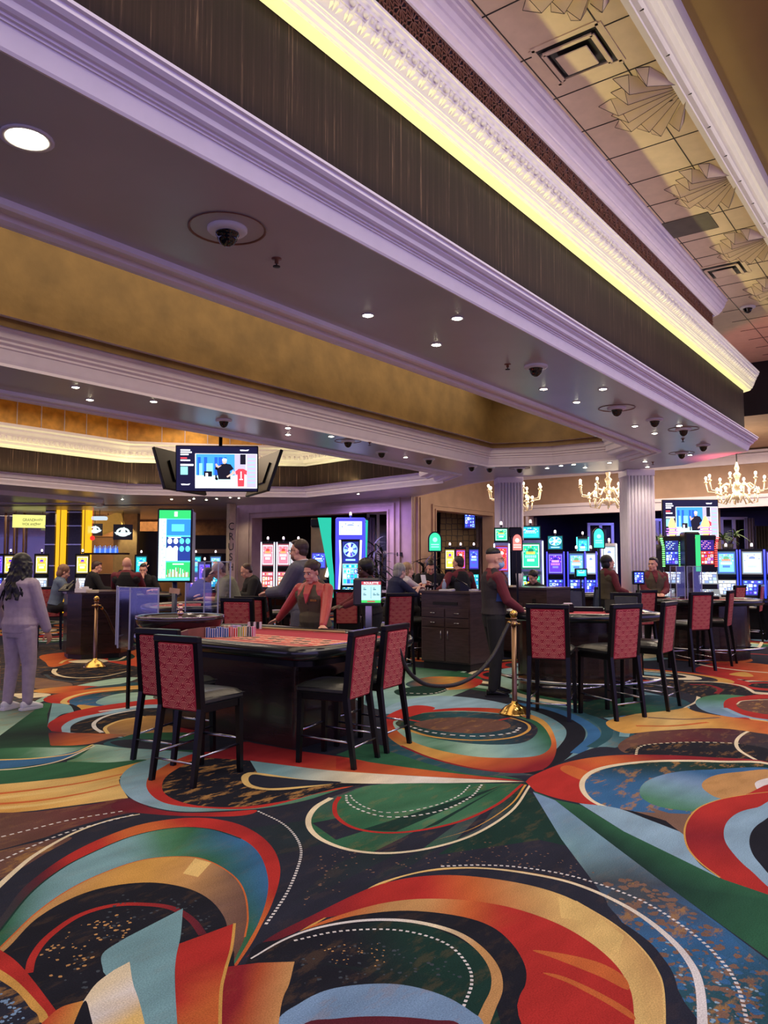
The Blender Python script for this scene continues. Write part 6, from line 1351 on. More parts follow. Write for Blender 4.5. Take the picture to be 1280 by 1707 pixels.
# ================================================================ columns, windows, signs
def column(px, D, label, w=.5):
    x, y, _ = atd(px, 950, D); t = thing('fluted_column', label, 'column', (x, y, 0), YAW, 'fluted columns under the soffit edge')
    mb = MB(); mb.box((0, 0, 1.65), (w * .88, w * .88, 3.3))
    n = 8
    for f in range(4):
        a = f * PI / 2; c, s = math.cos(a), math.sin(a)
        for i in range(n):
            o = -w / 2 + w * (i + .5) / n; X, Y = w * .47, o; mb.tube([(X * c - Y * s, X * s + Y * c, .25), (X * c - Y * s, X * s + Y * c, 3.2)], w / n * .40, 8)
    mb.build('shaft', M_trim, t); MB().box((0, 0, .12), (w * 1.15, w * 1.15, .24), bev=.01).build('base', M_trim, t); MB().box((0, 0, 3.24), (w * 1.05, w * 1.05, .12), bev=.01).build('capital', M_trim, t)
column(1064, 14.5, 'right fluted lavender-white column behind the dealer with the headset'); column(849, 15.75, 'left fluted column behind the masked dealer')
M_pane = mat('dusk_glass', (26, 22, 26), .06, var=.2, spec=.8); M_cur = mat('pale_curtain', (176, 158, 150), .85, var=.1)
def window(n, x, y, ang, w, z0, z1, cols=2, rows=2):
    f = MB(); f.M = Matrix.Translation((x, y, 0)) @ Matrix.Rotation(ang, 4, 'Z')
    for i in range(cols + 1): f.box((0, -w / 2 + w * i / cols, (z0 + z1) / 2), (.08, .09, z1 - z0))
    for j in range(rows + 1): f.box((0, 0, z0 + (z1 - z0) * j / rows), (.08, w + .09, .08))
    o = struct(f.build('window_%d' % n, M_trim)); p = MB(); p.M = f.M; p.box((-.02, 0, (z0 + z1) / 2), (.015, w, z1 - z0)); q = p.build('pane', M_pane, o)
def curtain(px, D, w, label, m, z0=.1, z1=3.0, ang=None, g='tall curtains beside the far windows'):
    x, y, _ = atd(px, 950, D); pts = []
    n = int(w / .05) + 2; vs = []; fs = []
    for i in range(n * 3):
        u = i / (n * 3 - 1); Y = -w / 2 + w * u; X = .04 * math.sin(u * n * PI); vs += [(X, Y, z0), (X * .7, Y, z1)]
    for i in range(n * 3 - 1): fs.append((2 * i, 2 * i + 2, 2 * i + 3, 2 * i + 1))
    mb = MB().add(vs, fs, 0, True); o = mb.build('curtain', m); so = o.modifiers.new('thick', 'SOLIDIFY'); so.thickness = .012; o.location = (x, y, 0); o.rotation_euler[2] = YAW if ang is None else ang; return tag(o, label, 'curtain', g)
k_ = 1
for px, D, w, z0, z1 in ((447, 29.5, 1.0, .9, 3.25), (630, 24.2, .62, .7, 3.15), (808, 24.5, .4, .8, 3.05), (1002, 26.0, .8, .9, 2.9), (1105, 24.4, .66, .8, 2.95), (1225, 23.6, .75, .8, 2.95)):
    x, y, _ = atd(px, 950, D); window(k_, x, y, YAW + PI, w, z0, z1); k_ += 1
curtain(465, 29.2, .5, 'pale curtain right of the window behind the left slot machines', M_cur); curtain(617, 24.0, .3, 'lilac curtain left of the window behind the potted palm', mat('lilac_curtain', (170, 150, 190), .85)); curtain(802, 24.3, .3, 'pale curtain left of the window behind the masked dealer', M_cur); curtain(888, 24.0, .3, 'pale curtain at the left end of the blue lit room', M_cur)
curtain(1091, 23.8, .35, 'pale curtain right of the right fluted column', M_cur, z1=2.9); curtain(1252, 23.4, .3, 'pale curtain right of the far right window', M_cur, z1=2.95); curtain(1275, 23.2, .5, 'olive drape at the right edge of the photo', mat('olive_drape', (92, 82, 54), .85), z1=2.7)
curtain(780, 25, .2, 'plum drape under the small wall television', mat('plum_drape', (58, 44, 62), .85), z1=2.2) if 0 else None
# gold scalloped wall patch in the room behind wall 2
def damask():
    m = bpy.data.materials.new('gold_damask'); m.use_nodes = True; nt = m.node_tree; N = nt.nodes; L = nt.links; b = N['Principled BSDF']; tc = N.new('ShaderNodeTexCoord'); v = N.new('ShaderNodeTexVoronoi'); v.inputs['Scale'].default_value = 5.5; v.inputs['Randomness'].default_value = .15; v.feature = 'DISTANCE_TO_EDGE'
    L.new(tc.outputs['Object'], v.inputs['Vector']); r = N.new('ShaderNodeValToRGB'); r.color_ramp.elements[0].position = .03; r.color_ramp.elements[0].color = (*lin((60, 48, 34)), 1); r.color_ramp.elements[1].position = .09; r.color_ramp.elements[1].color = (*lin((150, 122, 70)), 1); L.new(v.outputs[0], r.inputs[0]); L.new(r.outputs[0], b.inputs['Base Color']); b.inputs['Roughness'].default_value = .5; return m
x, y, _ = atd(768, 950, 24.6); struct(MB().box((0, 0, 1.6), (.1, 1.3, 3.2)).build('wall_damask', damask(), None, (x, y, 0), YAW)); lamp('SPOT', 'wall_spot', (*atd(752, 950, 23.9)[:2], 3.1), 60, (1, .85, .5), size=.1, spot=rad(70))
x, y, _ = atd(666, 950, 20.0); wx = 16.47; tag(MB().box((wx, onX(666, 924, wx)[1], onX(666, 924, wx)[2]), (.03, .16, .1)).build('wall_plaque', M_dark), 'small dark plaque on the violet wall left of the leafy plant', 'plaque')
# ================================================================ screens
rs = random.Random(11)
PAL = dict(pink=[(255, 120, 140), (255, 220, 220), (230, 60, 50), (255, 160, 90), (250, 245, 255)], blue=[(60, 90, 255), (150, 200, 255), (30, 40, 160), (230, 240, 255), (90, 60, 220)], green=[(40, 220, 150), (150, 255, 220), (10, 120, 90), (240, 180, 60), (220, 255, 240)],
           cyan=[(40, 220, 235), (170, 250, 255), (30, 110, 220), (230, 255, 255), (30, 160, 190)], yellow=[(255, 215, 60), (255, 245, 160), (90, 50, 200), (255, 140, 60), (245, 245, 255)], red=[(255, 60, 50), (255, 150, 120), (250, 230, 230), (200, 30, 60), (110, 90, 230)],
           purple=[(90, 50, 230), (200, 120, 220), (40, 30, 150), (255, 170, 200), (130, 130, 255)], white=[(235, 240, 250), (190, 200, 215), (120, 140, 190), (250, 250, 255), (160, 190, 230)], mix=[(120, 190, 235), (230, 235, 245), (90, 160, 120), (235, 130, 80), (60, 90, 190)])
def screen(parent, M, w, h, pal, base=None, n=14, s=1.3, style='game', name='screen', bez=.015):
    cols = PAL[pal]; mats = [E(c, s) for c in cols] + [E(base or tuple(int(v * .55) for v in cols[0]), s * .7)]
    mb = MB(); mb.M = M; mb.quad((-w / 2, -h / 2, 0), (w / 2, -h / 2, 0), (w / 2, h / 2, 0), (-w / 2, h / 2, 0), 5)
    R = lambda x0, y0, x1, y1, z, m_: mb.quad((x0, y0, z), (x1, y0, z), (x1, y1, z), (x0, y1, z), m_)
    def disc(cx, cy, rx, ry, z, m_, k=14): mb.add([(cx + rx * math.cos(2 * PI * i / k), cy + ry * math.sin(2 * PI * i / k), z) for i in range(k)], [tuple(range(k))], m_)
    if style == 'game':
        R(-w * .46, h * .30, w * .46, h * .46, .001, 0)
        for i in range(5): R(-w * .40 + i * w * .165, h * .33, -w * .29 + i * w * .165, h * .43, .002, 1 + i % 4)
        for i in range(4):
            for j in range(3): R(-w * .43 + i * w * .22, -h * .42 + j * h * .23, -w * .43 + i * w * .22 + w * .19, -h * .42 + j * h * .23 + h * .2, .001, (i * 2 + j * 3) % 5); disc(-w * .43 + i * w * .22 + w * .095, -h * .42 + j * h * .23 + h * .1, w * .06, h * .07, .002, rs.randint(0, 4))
    elif style == 'wheel':
        disc(0, h * .12, w * .44, h * .34, .001, 1, 24)
        for i in range(12): a0 = i * PI / 6; mb.add([(0, h * .12, .002), (w * .4 * math.cos(a0), h * .12 + h * .31 * math.sin(a0), .002), (w * .4 * math.cos(a0 + .4), h * .12 + h * .31 * math.sin(a0 + .4), .002)], [(0, 1, 2)], i % 5)
        disc(0, h * .12, w * .15, h * .12, .003, 3); R(-w * .4, -h * .42, w * .4, -h * .28, .001, 2); R(-w * .3, -h * .39, w * .3, -h * .31, .002, 1)
    elif style == 'title':
        R(-w * .45, -h * .44, w * .45, h * .44, .001, 4); R(-w * .41, -h * .40, w * .41, h * .40, .0015, 0)
        for i in range(11): a0 = PI * i / 10; disc(w * .36 * math.cos(a0), h * .1 + h * .26 * math.sin(a0), w * .035, w * .035, .002, 1 + i % 3)
        disc(0, h * .2, w * .16, h * .09, .002, 2)
        for j, (ww, y) in enumerate(((.5, .12), (.62, -.02), (.4, -.16))):
            m_ = int(5 * ww); 
            for i in range(6): R(-w * ww / 2 + i * w * ww / 6, h * y - h * .05, -w * ww / 2 + (i + .78) * w * ww / 6, h * y + h * .05, .003, [3, 1, 4][j])
    elif style == 'text':
        for j in range(5):
            L = rs.uniform(.5, .9); y = h * (.36 - j * .17)
            for i in range(7):
                if i / 7 < L: R(-w * .42 + i * w * .12, y, -w * .42 + i * w * .12 + w * .09, y + h * .07, .001, 1 + (i + j) % 3)
    return mb.build(name, mats, parent)
def candle(parent, X, Y, z):
    mb = MB(); mb.lathe([(.015, 0), (.015, .03), (.03, .035), (.03, .06), (.0, .06)], (X, Y, z), 10, 0); mb.lathe([(.026, .06), (.026, .10), (.018, .12), (0, .125)], (X, Y, z), 10, 1); mb.build('candle_light', [M_chrome, E((255, 235, 240), 2.0)], parent)
def SM(X, Y, Z, tilt=0): return Matrix.Translation((X, Y, Z)) @ Matrix.Rotation(PI / 2, 4, 'Z') @ Matrix.Rotation(PI / 2 - tilt, 4, 'X')
def slot(label, px, D, face=None, w=.6, top=1.95, pal=('blue', 'blue', 'white'), edge=(60, 70, 255), style=('title', 'game', 'text'), scw=.8, group=None, sidem=None, topper=None, dark=False, z0=0, chair_=False):
    x, y, _ = atd(px, 950, D); ang = math.atan2(-y, -x) if face is None else rad(face)
    t = thing('slot_machine', label, 'slot machine', (x, y, z0), ang, group); sm = sidem or M_black; d = .5
    mb = MB(); P_ = [(-d / 2, 0), (d / 2 - .05, 0), (d / 2 - .02, .55), (d / 2 + .06, .70), (d / 2 + .06, .76), (d / 2 - .08, .84), (d / 2 - .14, top * .66), (d / 2 - .10, top * .69), (d / 2 - .12, top), (-d / 2, top)]
    vs = [(a, -w / 2, b) for a, b in P_] + [(a, w / 2, b) for a, b in P_]; n = len(P_)
    mb.add(vs, [tuple(range(n)), tuple(range(2 * n - 1, n - 1, -1))] + [(i, n + i, n + (i + 1) % n, (i + 1) % n) for i in range(n)]); mb.build('cabinet', sm, t)
    sw = w * scw; zl0, zl1 = .88, top * .655; zu0, zu1 = top * .70, top * .985
    tl = math.atan2(.06, top * .66 - .84)
    screen(t, SM(d / 2 - .105, 0, (zl0 + zl1) / 2, tl), sw, (zl1 - zl0) * .94, pal[1], style=style[1], name='main_screen')
    screen(t, SM(d / 2 - .105, 0, (zu0 + zu1) / 2, math.atan2(.02, .5)), sw, (zu1 - zu0) * .9, pal[0], style=style[0], name='top_screen')
    screen(t, Matrix.Translation((d / 2 + .0, 0, .815)) @ Matrix.Rotation(PI / 2, 4, 'Z') @ Matrix.Rotation(rad(28), 4, 'X'), sw * .9, .1, pal[2], style='text', name='button_deck')
    if edge:
        for s in (-1, 1): MB().tube([(d / 2 + .0, s * w * .47, .84), (d / 2 - .08, s * w * .47, top * .67), (d / 2 - .07, s * w * .47, top * .99)], .014, 6).build('light_strip', E(edge, 1.6), t)
    if topper: screen(t, SM(.0, 0, top + topper[1] / 2 + .04), topper[0], topper[1], topper[2], style=topper[3], name='topper'); MB().box((-.03, 0, top + topper[1] / 2 + .03), (.04, topper[0] + .04, topper[1] + .06)).build('topper_case', M_black, t)
    candle(t, -.05, 0, top + (topper[1] + .06 if topper else 0))
    return t
GS = 'red screened slot machines seen through the left opening'
for i, px in enumerate((446, 472, 497)): slot(['leftmost slim slot machine with pink and red screens in the left opening', 'middle slim slot machine with pink and red screens in the left opening', 'slim red screened slot machine half hidden by the suited man\'s head'][i], px, 19.0, w=.335, top=2.1, pal=('pink', 'pink', 'white'), edge=(235, 235, 255), style=('title', 'game', 'text'), group=GS, scw=.82)
# tall wheel machine
x, y, _ = atd(584, 950, 16.0); t = thing('wheel_slot_machine', 'tall blue wheel slot machine with turquoise side fins and white marquee', 'slot machine', (x, y, 0), math.atan2(-y, -x))
M_blu = mat('blue_gloss', (60, 66, 190), .2, emit=(70, 70, 235), es=.85); 
MB().box((-.1, 0, 1.25), (.5, .62, 2.5), bev=.03).build('cabinet', M_blu, t); MB().box((.18, 0, .42), (.3, .56, .84), bev=.02).build('base', M_black, t)
screen(t, SM(.16, 0, 2.28, -.06), .47, .28, 'white', style='title', name='marquee', s=1.5, base=(250, 250, 255))
MB().add([(.15, -.22, .95), (.15, .22, .95), (.17, .20, 1.55), (.15, .20, 2.05), (.15, -.20, 2.05), (.17, -.2, 1.55)], [(0, 1, 2, 5), (5, 2, 3, 4)]).build('bezel', M_black, t)
screen(t, SM(.185, 0, 1.78), .33, .44, 'blue', style='wheel', name='wheel_screen', s=1.3); screen(t, SM(.185, 0, 1.33), .33, .44, 'cyan', style='game', name='main_screen', s=1.1, base=(200, 220, 250)); screen(t, SM(.2, 0, .98, .5), .33, .22, 'cyan', style='text', name='lower_screen')
for s in (-1, 1): MB().tube([(.19, s * .24, .85), (.2, s * .22, 1.2), (.19, s * .2, 1.6), (.17, s * .215, 2.03)], .022, 8).build('white_frame', E((250, 240, 235), 1.2), t)
MB().add([(.1, .31, 2.46), (.1, .36, 2.44), (.1, .335, 1.5), (.1, .33, .9), (.1, .30, .9), (.1, .30, 1.5)], [(5, 2, 1, 0), (4, 3, 2, 5)]).build('side_fin', E((30, 190, 160), .85), t)
o = MB().prism([(0, 0), (.03, 0), (.03, .02), (0, .02)], 0, .01).build('hinge', M_black, t); o.location = (.1, .3, 2.4)
mb = MB(); mb.M = Matrix.Diagonal((1, -1, 1, 1)); pf = [(.33, .85, .40), (.34, 1.3, .44), (.38, 1.7, .52), (.40, 2.1, .60), (.40, 2.5, .68)]
for i in range(len(pf) - 1): a, b = pf[i], pf[i + 1]; mb.add([(.05, a[0], a[1]), (.05, a[2], a[1]), (.05, b[2], b[1]), (.05, b[0], b[1]), (-.02, a[0], a[1]), (-.02, a[2], a[1]), (-.02, b[2], b[1]), (-.02, b[0], b[1])], [(0, 1, 2, 3), (7, 6, 5, 4), (1, 5, 6, 2), (0, 3, 7, 4)])
mb.build('side_fin', E((30, 190, 160), .85), t); candle(t, 0, 0, 2.5)
MB().box((.2, 0, .86), (.2, .5, .05), bev=.01).build('button_deck', M_white, t)
# second big machine behind the suited man: gold panel and white arc
x, y, _ = atd(531, 950, 17.0); t = thing('wheel_slot_machine', 'bronze panelled slot machine with white arc light between the suited man and the blue one', 'slot machine', (x, y, 0), math.atan2(-y, -x))
MB().box((-.1, .0, 1.2), (.4, .34, 2.4)).build('cabinet', mat('bronze_panel', (120, 98, 62), .4), t); MB().box((.0, .0, 2.45), (.3, .36, .2), bev=.03).build('top_cap', M_black, t); screen(t, SM(.12, .0, 1.62), .30, .34, 'blue', style='title', name='main_screen'); MB().box((.0, 0, .7), (.5, .4, 1.0)).build('base', M_black, t)
MB().tube([(.12, .10, 2.25), (.12, .19, 2.05), (.12, .24, 1.78), (.12, .235, 1.5), (.12, .17, 1.26)], .04, 8).build('arc_light', E((255, 245, 230), 1.6), t)
G2 = 'slot machines seen through the second opening'
for px, pal, lb in ((750, ('yellow', 'pink', 'white'), 'slot machine with cream and pink screens left of the dealer in the second opening'), (768, ('red', 'yellow', 'white'), 'slot machine with red topper screen right behind the dealer\'s head in the second opening'), (790, ('blue', 'cyan', 'white'), 'slot machine with blue screens left of the masked dealer')):
    slot(lb, px, 20.0, w=.27, top=1.98, pal=pal, edge=None, group=G2, scw=.86)
slot('green screened slot machine with cyan topper left of the woman behind the cabinet', 885, 15.6, w=.5, top=2.02, pal=('green', 'green', 'cyan'), edge=(200, 230, 255), topper=(.38, .24, 'cyan', 'title'), sidem=mat('steel_side', (150, 155, 180), .25, metal=.7), scw=.72)
slot('narrow angled slot machine with green and red screens left of the fluted column', 836, 15.0, face=-160 + 10, w=.30, top=1.95, pal=('red', 'green', 'white'), edge=(220, 230, 255), topper=(.24, .24, 'green', 'title'), sidem=MATS['steel_side'])
x, y, _ = atd(858, 950, 15.2); tag(MB().box((0, 0, 1.1), (.3, .22, 2.2), bev=.02).box((0, 0, 2.16), (.32, .26, .2), bev=.02).build('slot_machine', M_black, None, (x, y, 0), YAW), 'black back of a slot machine between the red lit sign and the column', 'slot machine')
G3_ = 'purple and blue slot machines in front of the blue room'
slot('slot machine with purple mountain screen and twin blue wheels on top', 926, 17.6, w=.40, top=1.84, pal=('purple', 'blue', 'blue'), edge=(60, 60, 255), topper=(.32, .30, 'cyan', 'wheel'), group=G3_)
slot('slot machine with pale green picture screen left of the green lit sign', 961, 17.6, w=.40, top=1.84, pal=('mix', 'blue', 'blue'), edge=(60, 60, 255), group=G3_)
slot('dark slot machine with small bright screens behind the green lit sign', 985, 17.4, w=.26, top=1.84, pal=('white', 'blue', 'white'), edge=(60, 60, 255), group=G3_)
slot('white framed slot machine right of the green lit sign', 1016, 17.8, w=.34, top=2.02, pal=('white', 'white', 'white'), edge=(240, 240, 255), group=G3_, sidem=M_white)
slot('teal lit slot machine seen far behind the green lit sign', 972, 19.6, w=.3, top=2.25, pal=('cyan', 'cyan', 'blue'), edge=(60, 230, 240), group=G3_)
def tower(label, px, D, face, pal, ec):
    x, y, _ = atd(px, 950, D); t = thing('tower_slot_machine', label, 'slot machine', (x, y, 0), rad(face)); w = .32
    MB().box((-.1, 0, 1.05), (.3, w + .04, 2.1), bev=.02).build('cabinet', M_black, t); MB().box((.08, 0, .4), (.34, .44, .8), bev=.02).build('base', M_black, t)
    screen(t, SM(.055, 0, 1.90), w * .8, .20, 'purple' if pal == 'red' else 'blue', style='text', name='title_screen'); screen(t, SM(.055, 0, 1.66), w * .8, .26, pal, style='game', name='main_screen'); screen(t, SM(.08, 0, 1.28, .3), w * 1.1, .26, 'white', style='game', name='lower_screen'); screen(t, SM(.2, 0, .98, .6), w * 1.1, .2, 'white', style='text', name='button_deck')
    for s in (-1, 1):
        mb = MB()
        for i in range(14): mb.box((.06, s * (w / 2 + .0 + .02 * (i > 9) * (i - 9) * .5), 1.50 + i * .042), (.03, .045, .022))
        mb.build('edge_lights', E(ec, 1.8), t)
    MB().lathe([(.05, 2.1), (.07, 2.16), (.05, 2.22), (.075, 2.30), (.055, 2.38), (.03, 2.44), (0, 2.48)], n=14).build('flame_topper', E((255, 205, 130), 1.4), t)
    mb = MB()
    for z, r in ((2.14, .10), (2.19, .11), (2.24, .10)): mb.tube([(r * math.cos(a), r * math.sin(a), z) for a in [2 * PI * i / 16 for i in range(16)]], .01, 5, closed=True)
    mb.build('topper_rings', E((170, 110, 255), 1.6), t)
    for s in (-1, 1): MB().tube([(.02, s * .2, .82), (-.02, s * .16, 1.4)], .03, 8).build('silver_arm', MATS['steel_side'], t)
tower('tower slot machine with red edge lights and flame topper in front of the right television', 1178, 14.9, 211, 'red', (255, 70, 60)); tower('tower slot machine with orange topper and green edge lights left of the right television', 1122, 15.3, 178, 'blue', (120, 240, 120))
x, y, _ = atd(1151, 950, 15.0); tag(MB().box((0, 0, 1.08), (.3, .30, 2.16), bev=.03).box((-.16, -.09, 1.75), (.02, .09, .7), 1).build('slot_machine', [M_black, E((60, 220, 130), .8)], None, (x, y, 0), YAW), 'black machine side with green light strip between the two tower slot machines', 'slot machine')
G4 = 'blue framed slot machines at the right'
slot('blue framed slot machine with yellow and red picture screen right of the red tower machine', 1211, 16.4, w=.44, top=1.86, pal=('mix', 'white', 'blue'), edge=(40, 60, 255), group=G4); slot('blue framed slot machine with pale blue picture screen, second from the right edge', 1254, 16.2, w=.48, top=1.86, pal=('white', 'blue', 'blue'), edge=(40, 60, 255), group=G4)
slot('blue framed slot machine cut by the right edge of the photo', 1293, 16.0, w=.42, top=1.86, pal=('purple', 'blue', 'blue'), edge=(40, 60, 255), group=G4); slot('blue framed slot machine left of the orange topped tower machine', 1101, 18.9, w=.4, top=1.86, pal=('white', 'cyan', 'blue'), edge=(40, 60, 255), group=G4)
G5 = 'yellow screened slot machines by the yellow columns'
for px, pal, lb in ((-6, ('purple', 'blue', 'white'), 'purple lit slot machine at the left edge of the photo'), (17, ('yellow', 'white', 'white'), 'yellow screened slot machine left of the lavender-clad woman'), (69, ('yellow', 'white', 'white'), 'yellow screened slot machine right of the lavender-clad woman'), (137, ('yellow', 'white', 'white'), 'yellow screened slot machine under the narrow yellow column'), (235, ('cyan', 'white', 'white'), 'small cyan screened slot machine above the bearded man'), (326, ('cyan', 'purple', 'white'), 'slot machine with cyan screen just right of the tall bright display'), (359, ('mix', 'cyan', 'white'), 'slot machine with cyan and yellow screens behind the acrylic divider'), (341, ('purple', 'cyan', 'blue'), 'slot machine with violet lower screen behind the acrylic divider')):
    slot(lb, px, 20.5 if px < 200 else (20.4 if px == 341 else 22.2), w=.36, top=1.82 if px != 341 else 1.6, pal=pal, edge=None, group=G5)
# ================================================================ televisions and displays
def tv(name, label, c, w, h, ang, tilt=0, content=True, group=None, parent=None):
    """ang = compass of the screen's outward normal (radians)"""
    t = parent or thing(name, label, 'television', c, 0, group)
    M = (Matrix.Identity(4) if parent is None else Matrix.Translation(c)) @ Matrix.Rotation(ang, 4, 'Z') @ Matrix.Rotation(-tilt * -1, 4, 'Y')
    mb = MB(); mb.M = M; mb.box((-.03, 0, 0), (.05, w, h), bev=.008).box((-.065, 0, -.02), (.03, w * .5, h * .5)); mb.build('housing', M_black, t)
    F_ = M @ SM(.0, 0, 0); iw, ih = w - .03, h - .03
    if content:
        mb = MB(); mb.M = F_; cs_ = [E((14, 18, 60), .6), E((60, 150, 240), 1.2), E((30, 90, 200), 1.2), E((190, 235, 245), 1.3), E((20, 24, 40), .4), E((225, 60, 70), 1.3), E((240, 240, 250), 1.5), E((190, 180, 215), 1.1), E((225, 185, 170), 1.1), E((140, 215, 220), 1.2)]
        R = lambda x0, y0, x1, y1, z, m_: mb.quad((x0 * iw, y0 * ih, z), (x1 * iw, y0 * ih, z), (x1 * iw, y1 * ih, z), (x0 * iw, y1 * ih, z), m_)
        R(-.5, -.5, .5, .5, .002, 0); R(-.27, -.44, .5, .34, .003, 6); R(-.26, -.2, .22, .33, .004, 1)
        for a, b_ in ((-.24, -.20), (-.16, -.12), (-.03, .01), (.02, .07), (.09, .12)): R(a, -.15, b_, .26, .005, 2)
        for a, b_ in ((-.13, -.05), (-.22, -.18)): R(a, -.15, b_, .12, .0055, 9)
        R(.22, -.3, .29, .33, .004, 7); R(.29, .1, .36, .33, .005, 4); R(.29, -.1, .36, .1, .0045, 7); R(.37, -.42, .49, .33, .004, 7)
        for j in range(7): R(.385, -.32 + j * .09, .475, -.30 + j * .09, .005, 9)
        R(-.26, -.42, .3, -.15, .005, 3); R(-.16, -.18, -.06, -.06, .006, 4); R(-.14, -.26, -.11, -.1, .0065, 6); R(-.02, -.24, .0, -.14, .006, 4)
        k = 18; D_ = lambda cx, cy, rx, ry, z, m_: mb.add([(iw * (cx + rx * math.cos(2 * PI * i / k)), ih * (cy + ry * math.sin(2 * PI * i / k)), z) for i in range(k)], [tuple(range(k))], m_)
        mb.add([(iw * a, ih * b_, .007) for a, b_ in ((.02, -.24), (.17, -.24), (.165, -.05), (.21, .0), (.17, .1), (.11, .12), (.05, .1), (.0, -.02))], [tuple(range(8))], 4); D_(.095, .17, .028, .06, .008, 8); D_(.095, .20, .03, .035, .0085, 6)
        mb.add([(iw * a, ih * b_, .009) for a, b_ in ((.05, .06), (.0, .0), (-.02, .1), (-.005, .12), (.02, .06), (.06, .08))], [tuple(range(6))], 8); mb.add([(iw * a, ih * b_, .009) for a, b_ in ((.20, -.02), (.23, -.1), (.13, -.2), (.12, -.17), (.18, -.1))], [tuple(range(5))], 8)
        mb.add([(iw * a, ih * b_, .009) for a, b_ in ((.26, -.4), (.34, -.4), (.345, -.12), (.37, -.14), (.375, -.04), (.33, .0), (.27, .0), (.23, -.06), (.24, -.14), (.255, -.12))], [tuple(range(10))], 5)
        R(.295, -.22, .308, -.06, .01, 6); R(.28, -.25, .325, -.23, .01, 6)
        for j, (y, L) in enumerate(((.40, .12), (.35, .14), (.30, .10), (.22, .08), (.17, .12))): R(-.45, y, -.45 + L, y + .03, .005, 5 if j == 3 else 6)
        R(-.45, .06, -.29, .10, .005, 6); R(-.45, -.14, -.36, .04, .005, 9)
        for tx, ty in ((-.39, -.36), (.34, .42)): mb.add([((tx + a) * iw, (ty + b_) * ih, .006) for a, b_ in ((-.055, .012), (-.045, -.016), (.045, -.014), (.06, .02), (.02, .008), (-.02, .014))], [tuple(range(6))], 6)
        mb.build('screen', cs_, t)
    return t
c = atd(367, 786, 11.6)
R_ = thing('television_cluster', 'four televisions hung back to back on a black ceiling pole over the pit', 'television', (c[0], c[1], c[2]))
fa = YAW + PI + rad(4)
n_ = Vector((math.cos(fa), math.sin(fa), 0)); s_ = Vector((-n_.y, n_.x, 0))
tv('', '', tuple(n_ * .34), 1.2, .68, fa, .10, True, parent=R_)
q = -s_ * -.66 - n_ * .22; tv('', '', tuple(q + Vector((0, 0, -.02))), 1.15, .66, fa + rad(112), .32, False, parent=R_); q = s_ * -.66 - n_ * .22; tv('', '', tuple(q), 1.15, .66, fa - rad(112), .32, False, parent=R_)
MB().tube([(0, 0, -.2), (0, 0, 5.3 - c[2])], .028, 10).build('pole', M_black, R_)
mb = MB()
for a in (fa, fa + rad(112), fa - rad(112)): mb.tube([(0, 0, .0), (.4 * math.cos(a), .4 * math.sin(a), 0)], .02, 6); mb.tube([(0, 0, -.15), (.4 * math.cos(a), .4 * math.sin(a), -.15)], .02, 6)
mb.build('bracket', M_dark, R_)
c = atd(1151, 868, 15.6); t = tv('television', 'large television with a blue studio picture behind the red tower slot machine', c, 1.12, .88 * .98, YAW + PI - rad(3)); MB().box((.08, .06, -c[2] / 2 - .1), (.08, .12, c[2] - .3)).build('stand', M_black, t)
c = atd(783, 868, 24.0); t = thing('television', 'small wall television with a blue picture in the second opening', 'television', c, math.atan2(-c[1], -c[0])); MB().box((-.03, 0, 0), (.05, .36, .5)).build('housing', M_black, t); screen(t, SM(.0, 0, 0), .32, .46, 'blue', style='game', name='screen')
# tall bright roulette board
c = atd(291, 909, 9.0); t = thing('roulette_board', 'tall bright portrait display of roulette results on a dark post behind the wheel', 'display', c, YAW + PI + rad(6))
MB().box((-.03, 0, 0), (.06, .40, .86), bev=.01).build('housing', M_black, t); MB().box((-.16, .17, -.02), (.22, .06, .84)).build('side_case', mat('grey_case', (110, 106, 112), .4), t)
G_ = [E((40, 190, 100), 1.2), E((205, 240, 235), 1.35), E((40, 130, 225), 1.2), E((90, 225, 220), 1.2), E((240, 245, 250), 1.4), E((60, 90, 130), .5), E((210, 90, 90), 1.0), E((30, 60, 150), .9)]
mb = MB(); mb.M = SM(.004, 0, 0); iw, ih = .36, .82
R = lambda x0, y0, x1, y1, z, m_: mb.quad((x0 * iw, y0 * ih, z), (x1 * iw, y0 * ih, z), (x1 * iw, y1 * ih, z), (x0 * iw, y1 * ih, z), m_)
R(-.5, -.5, .5, .5, .0, 3); R(-.5, .38, .5, .5, .001, 0); R(-.5, -.5, -.27, .38, .001, 1); R(-.26, .14, .5, .37, .001, 2); R(-.1, .2, .3, .3, .002, 3); R(-.26, -.22, .5, .12, .001, 7); R(-.26, -.22, .1, -.04, .0015, 4); R(-.26, -.46, .5, -.24, .001, 0); R(-.5, -.5, .5, -.47, .002, 3); R(-.02, .41, .08, .48, .002, 4); R(-.2, .105, .2, .12, .002, 4)
for i in range(4):
    for j in range(2): k = 14; cx, cy = -.15 + i * .19, .06 - j * .11; mb.add([((cx + .075 * math.cos(2 * PI * q / k)) * iw, (cy + .042 * math.sin(2 * PI * q / k)) * ih, .003) for q in range(k)], [tuple(range(k))], 4 if i < 2 else 3)
for i in range(20): hh = .03 + .12 * abs(math.sin(i * 1.7)) * (1 - abs(i - 8) / 18); R(-.24 + i * .036, -.45, -.222 + i * .036, -.45 + hh, .002, 6 if i % 3 == 1 else 4)
R(-.05, -.275, .3, -.26, .002, 4)
mb.build('screen', G_, t)
for i, s in enumerate(('23', '17', '2', '33', '8', '5', '28', '20', '11', '24', '17', '6', '28', '0', '2')): text_mesh(s, .028, 'result_number', E((60, 120, 130), .5), t, SM(.008, 0, 0) @ Matrix.Translation((-.385 * iw + (.0 if i % 3 else .02), (.33 - i * .056) * ih, 0)), 0)
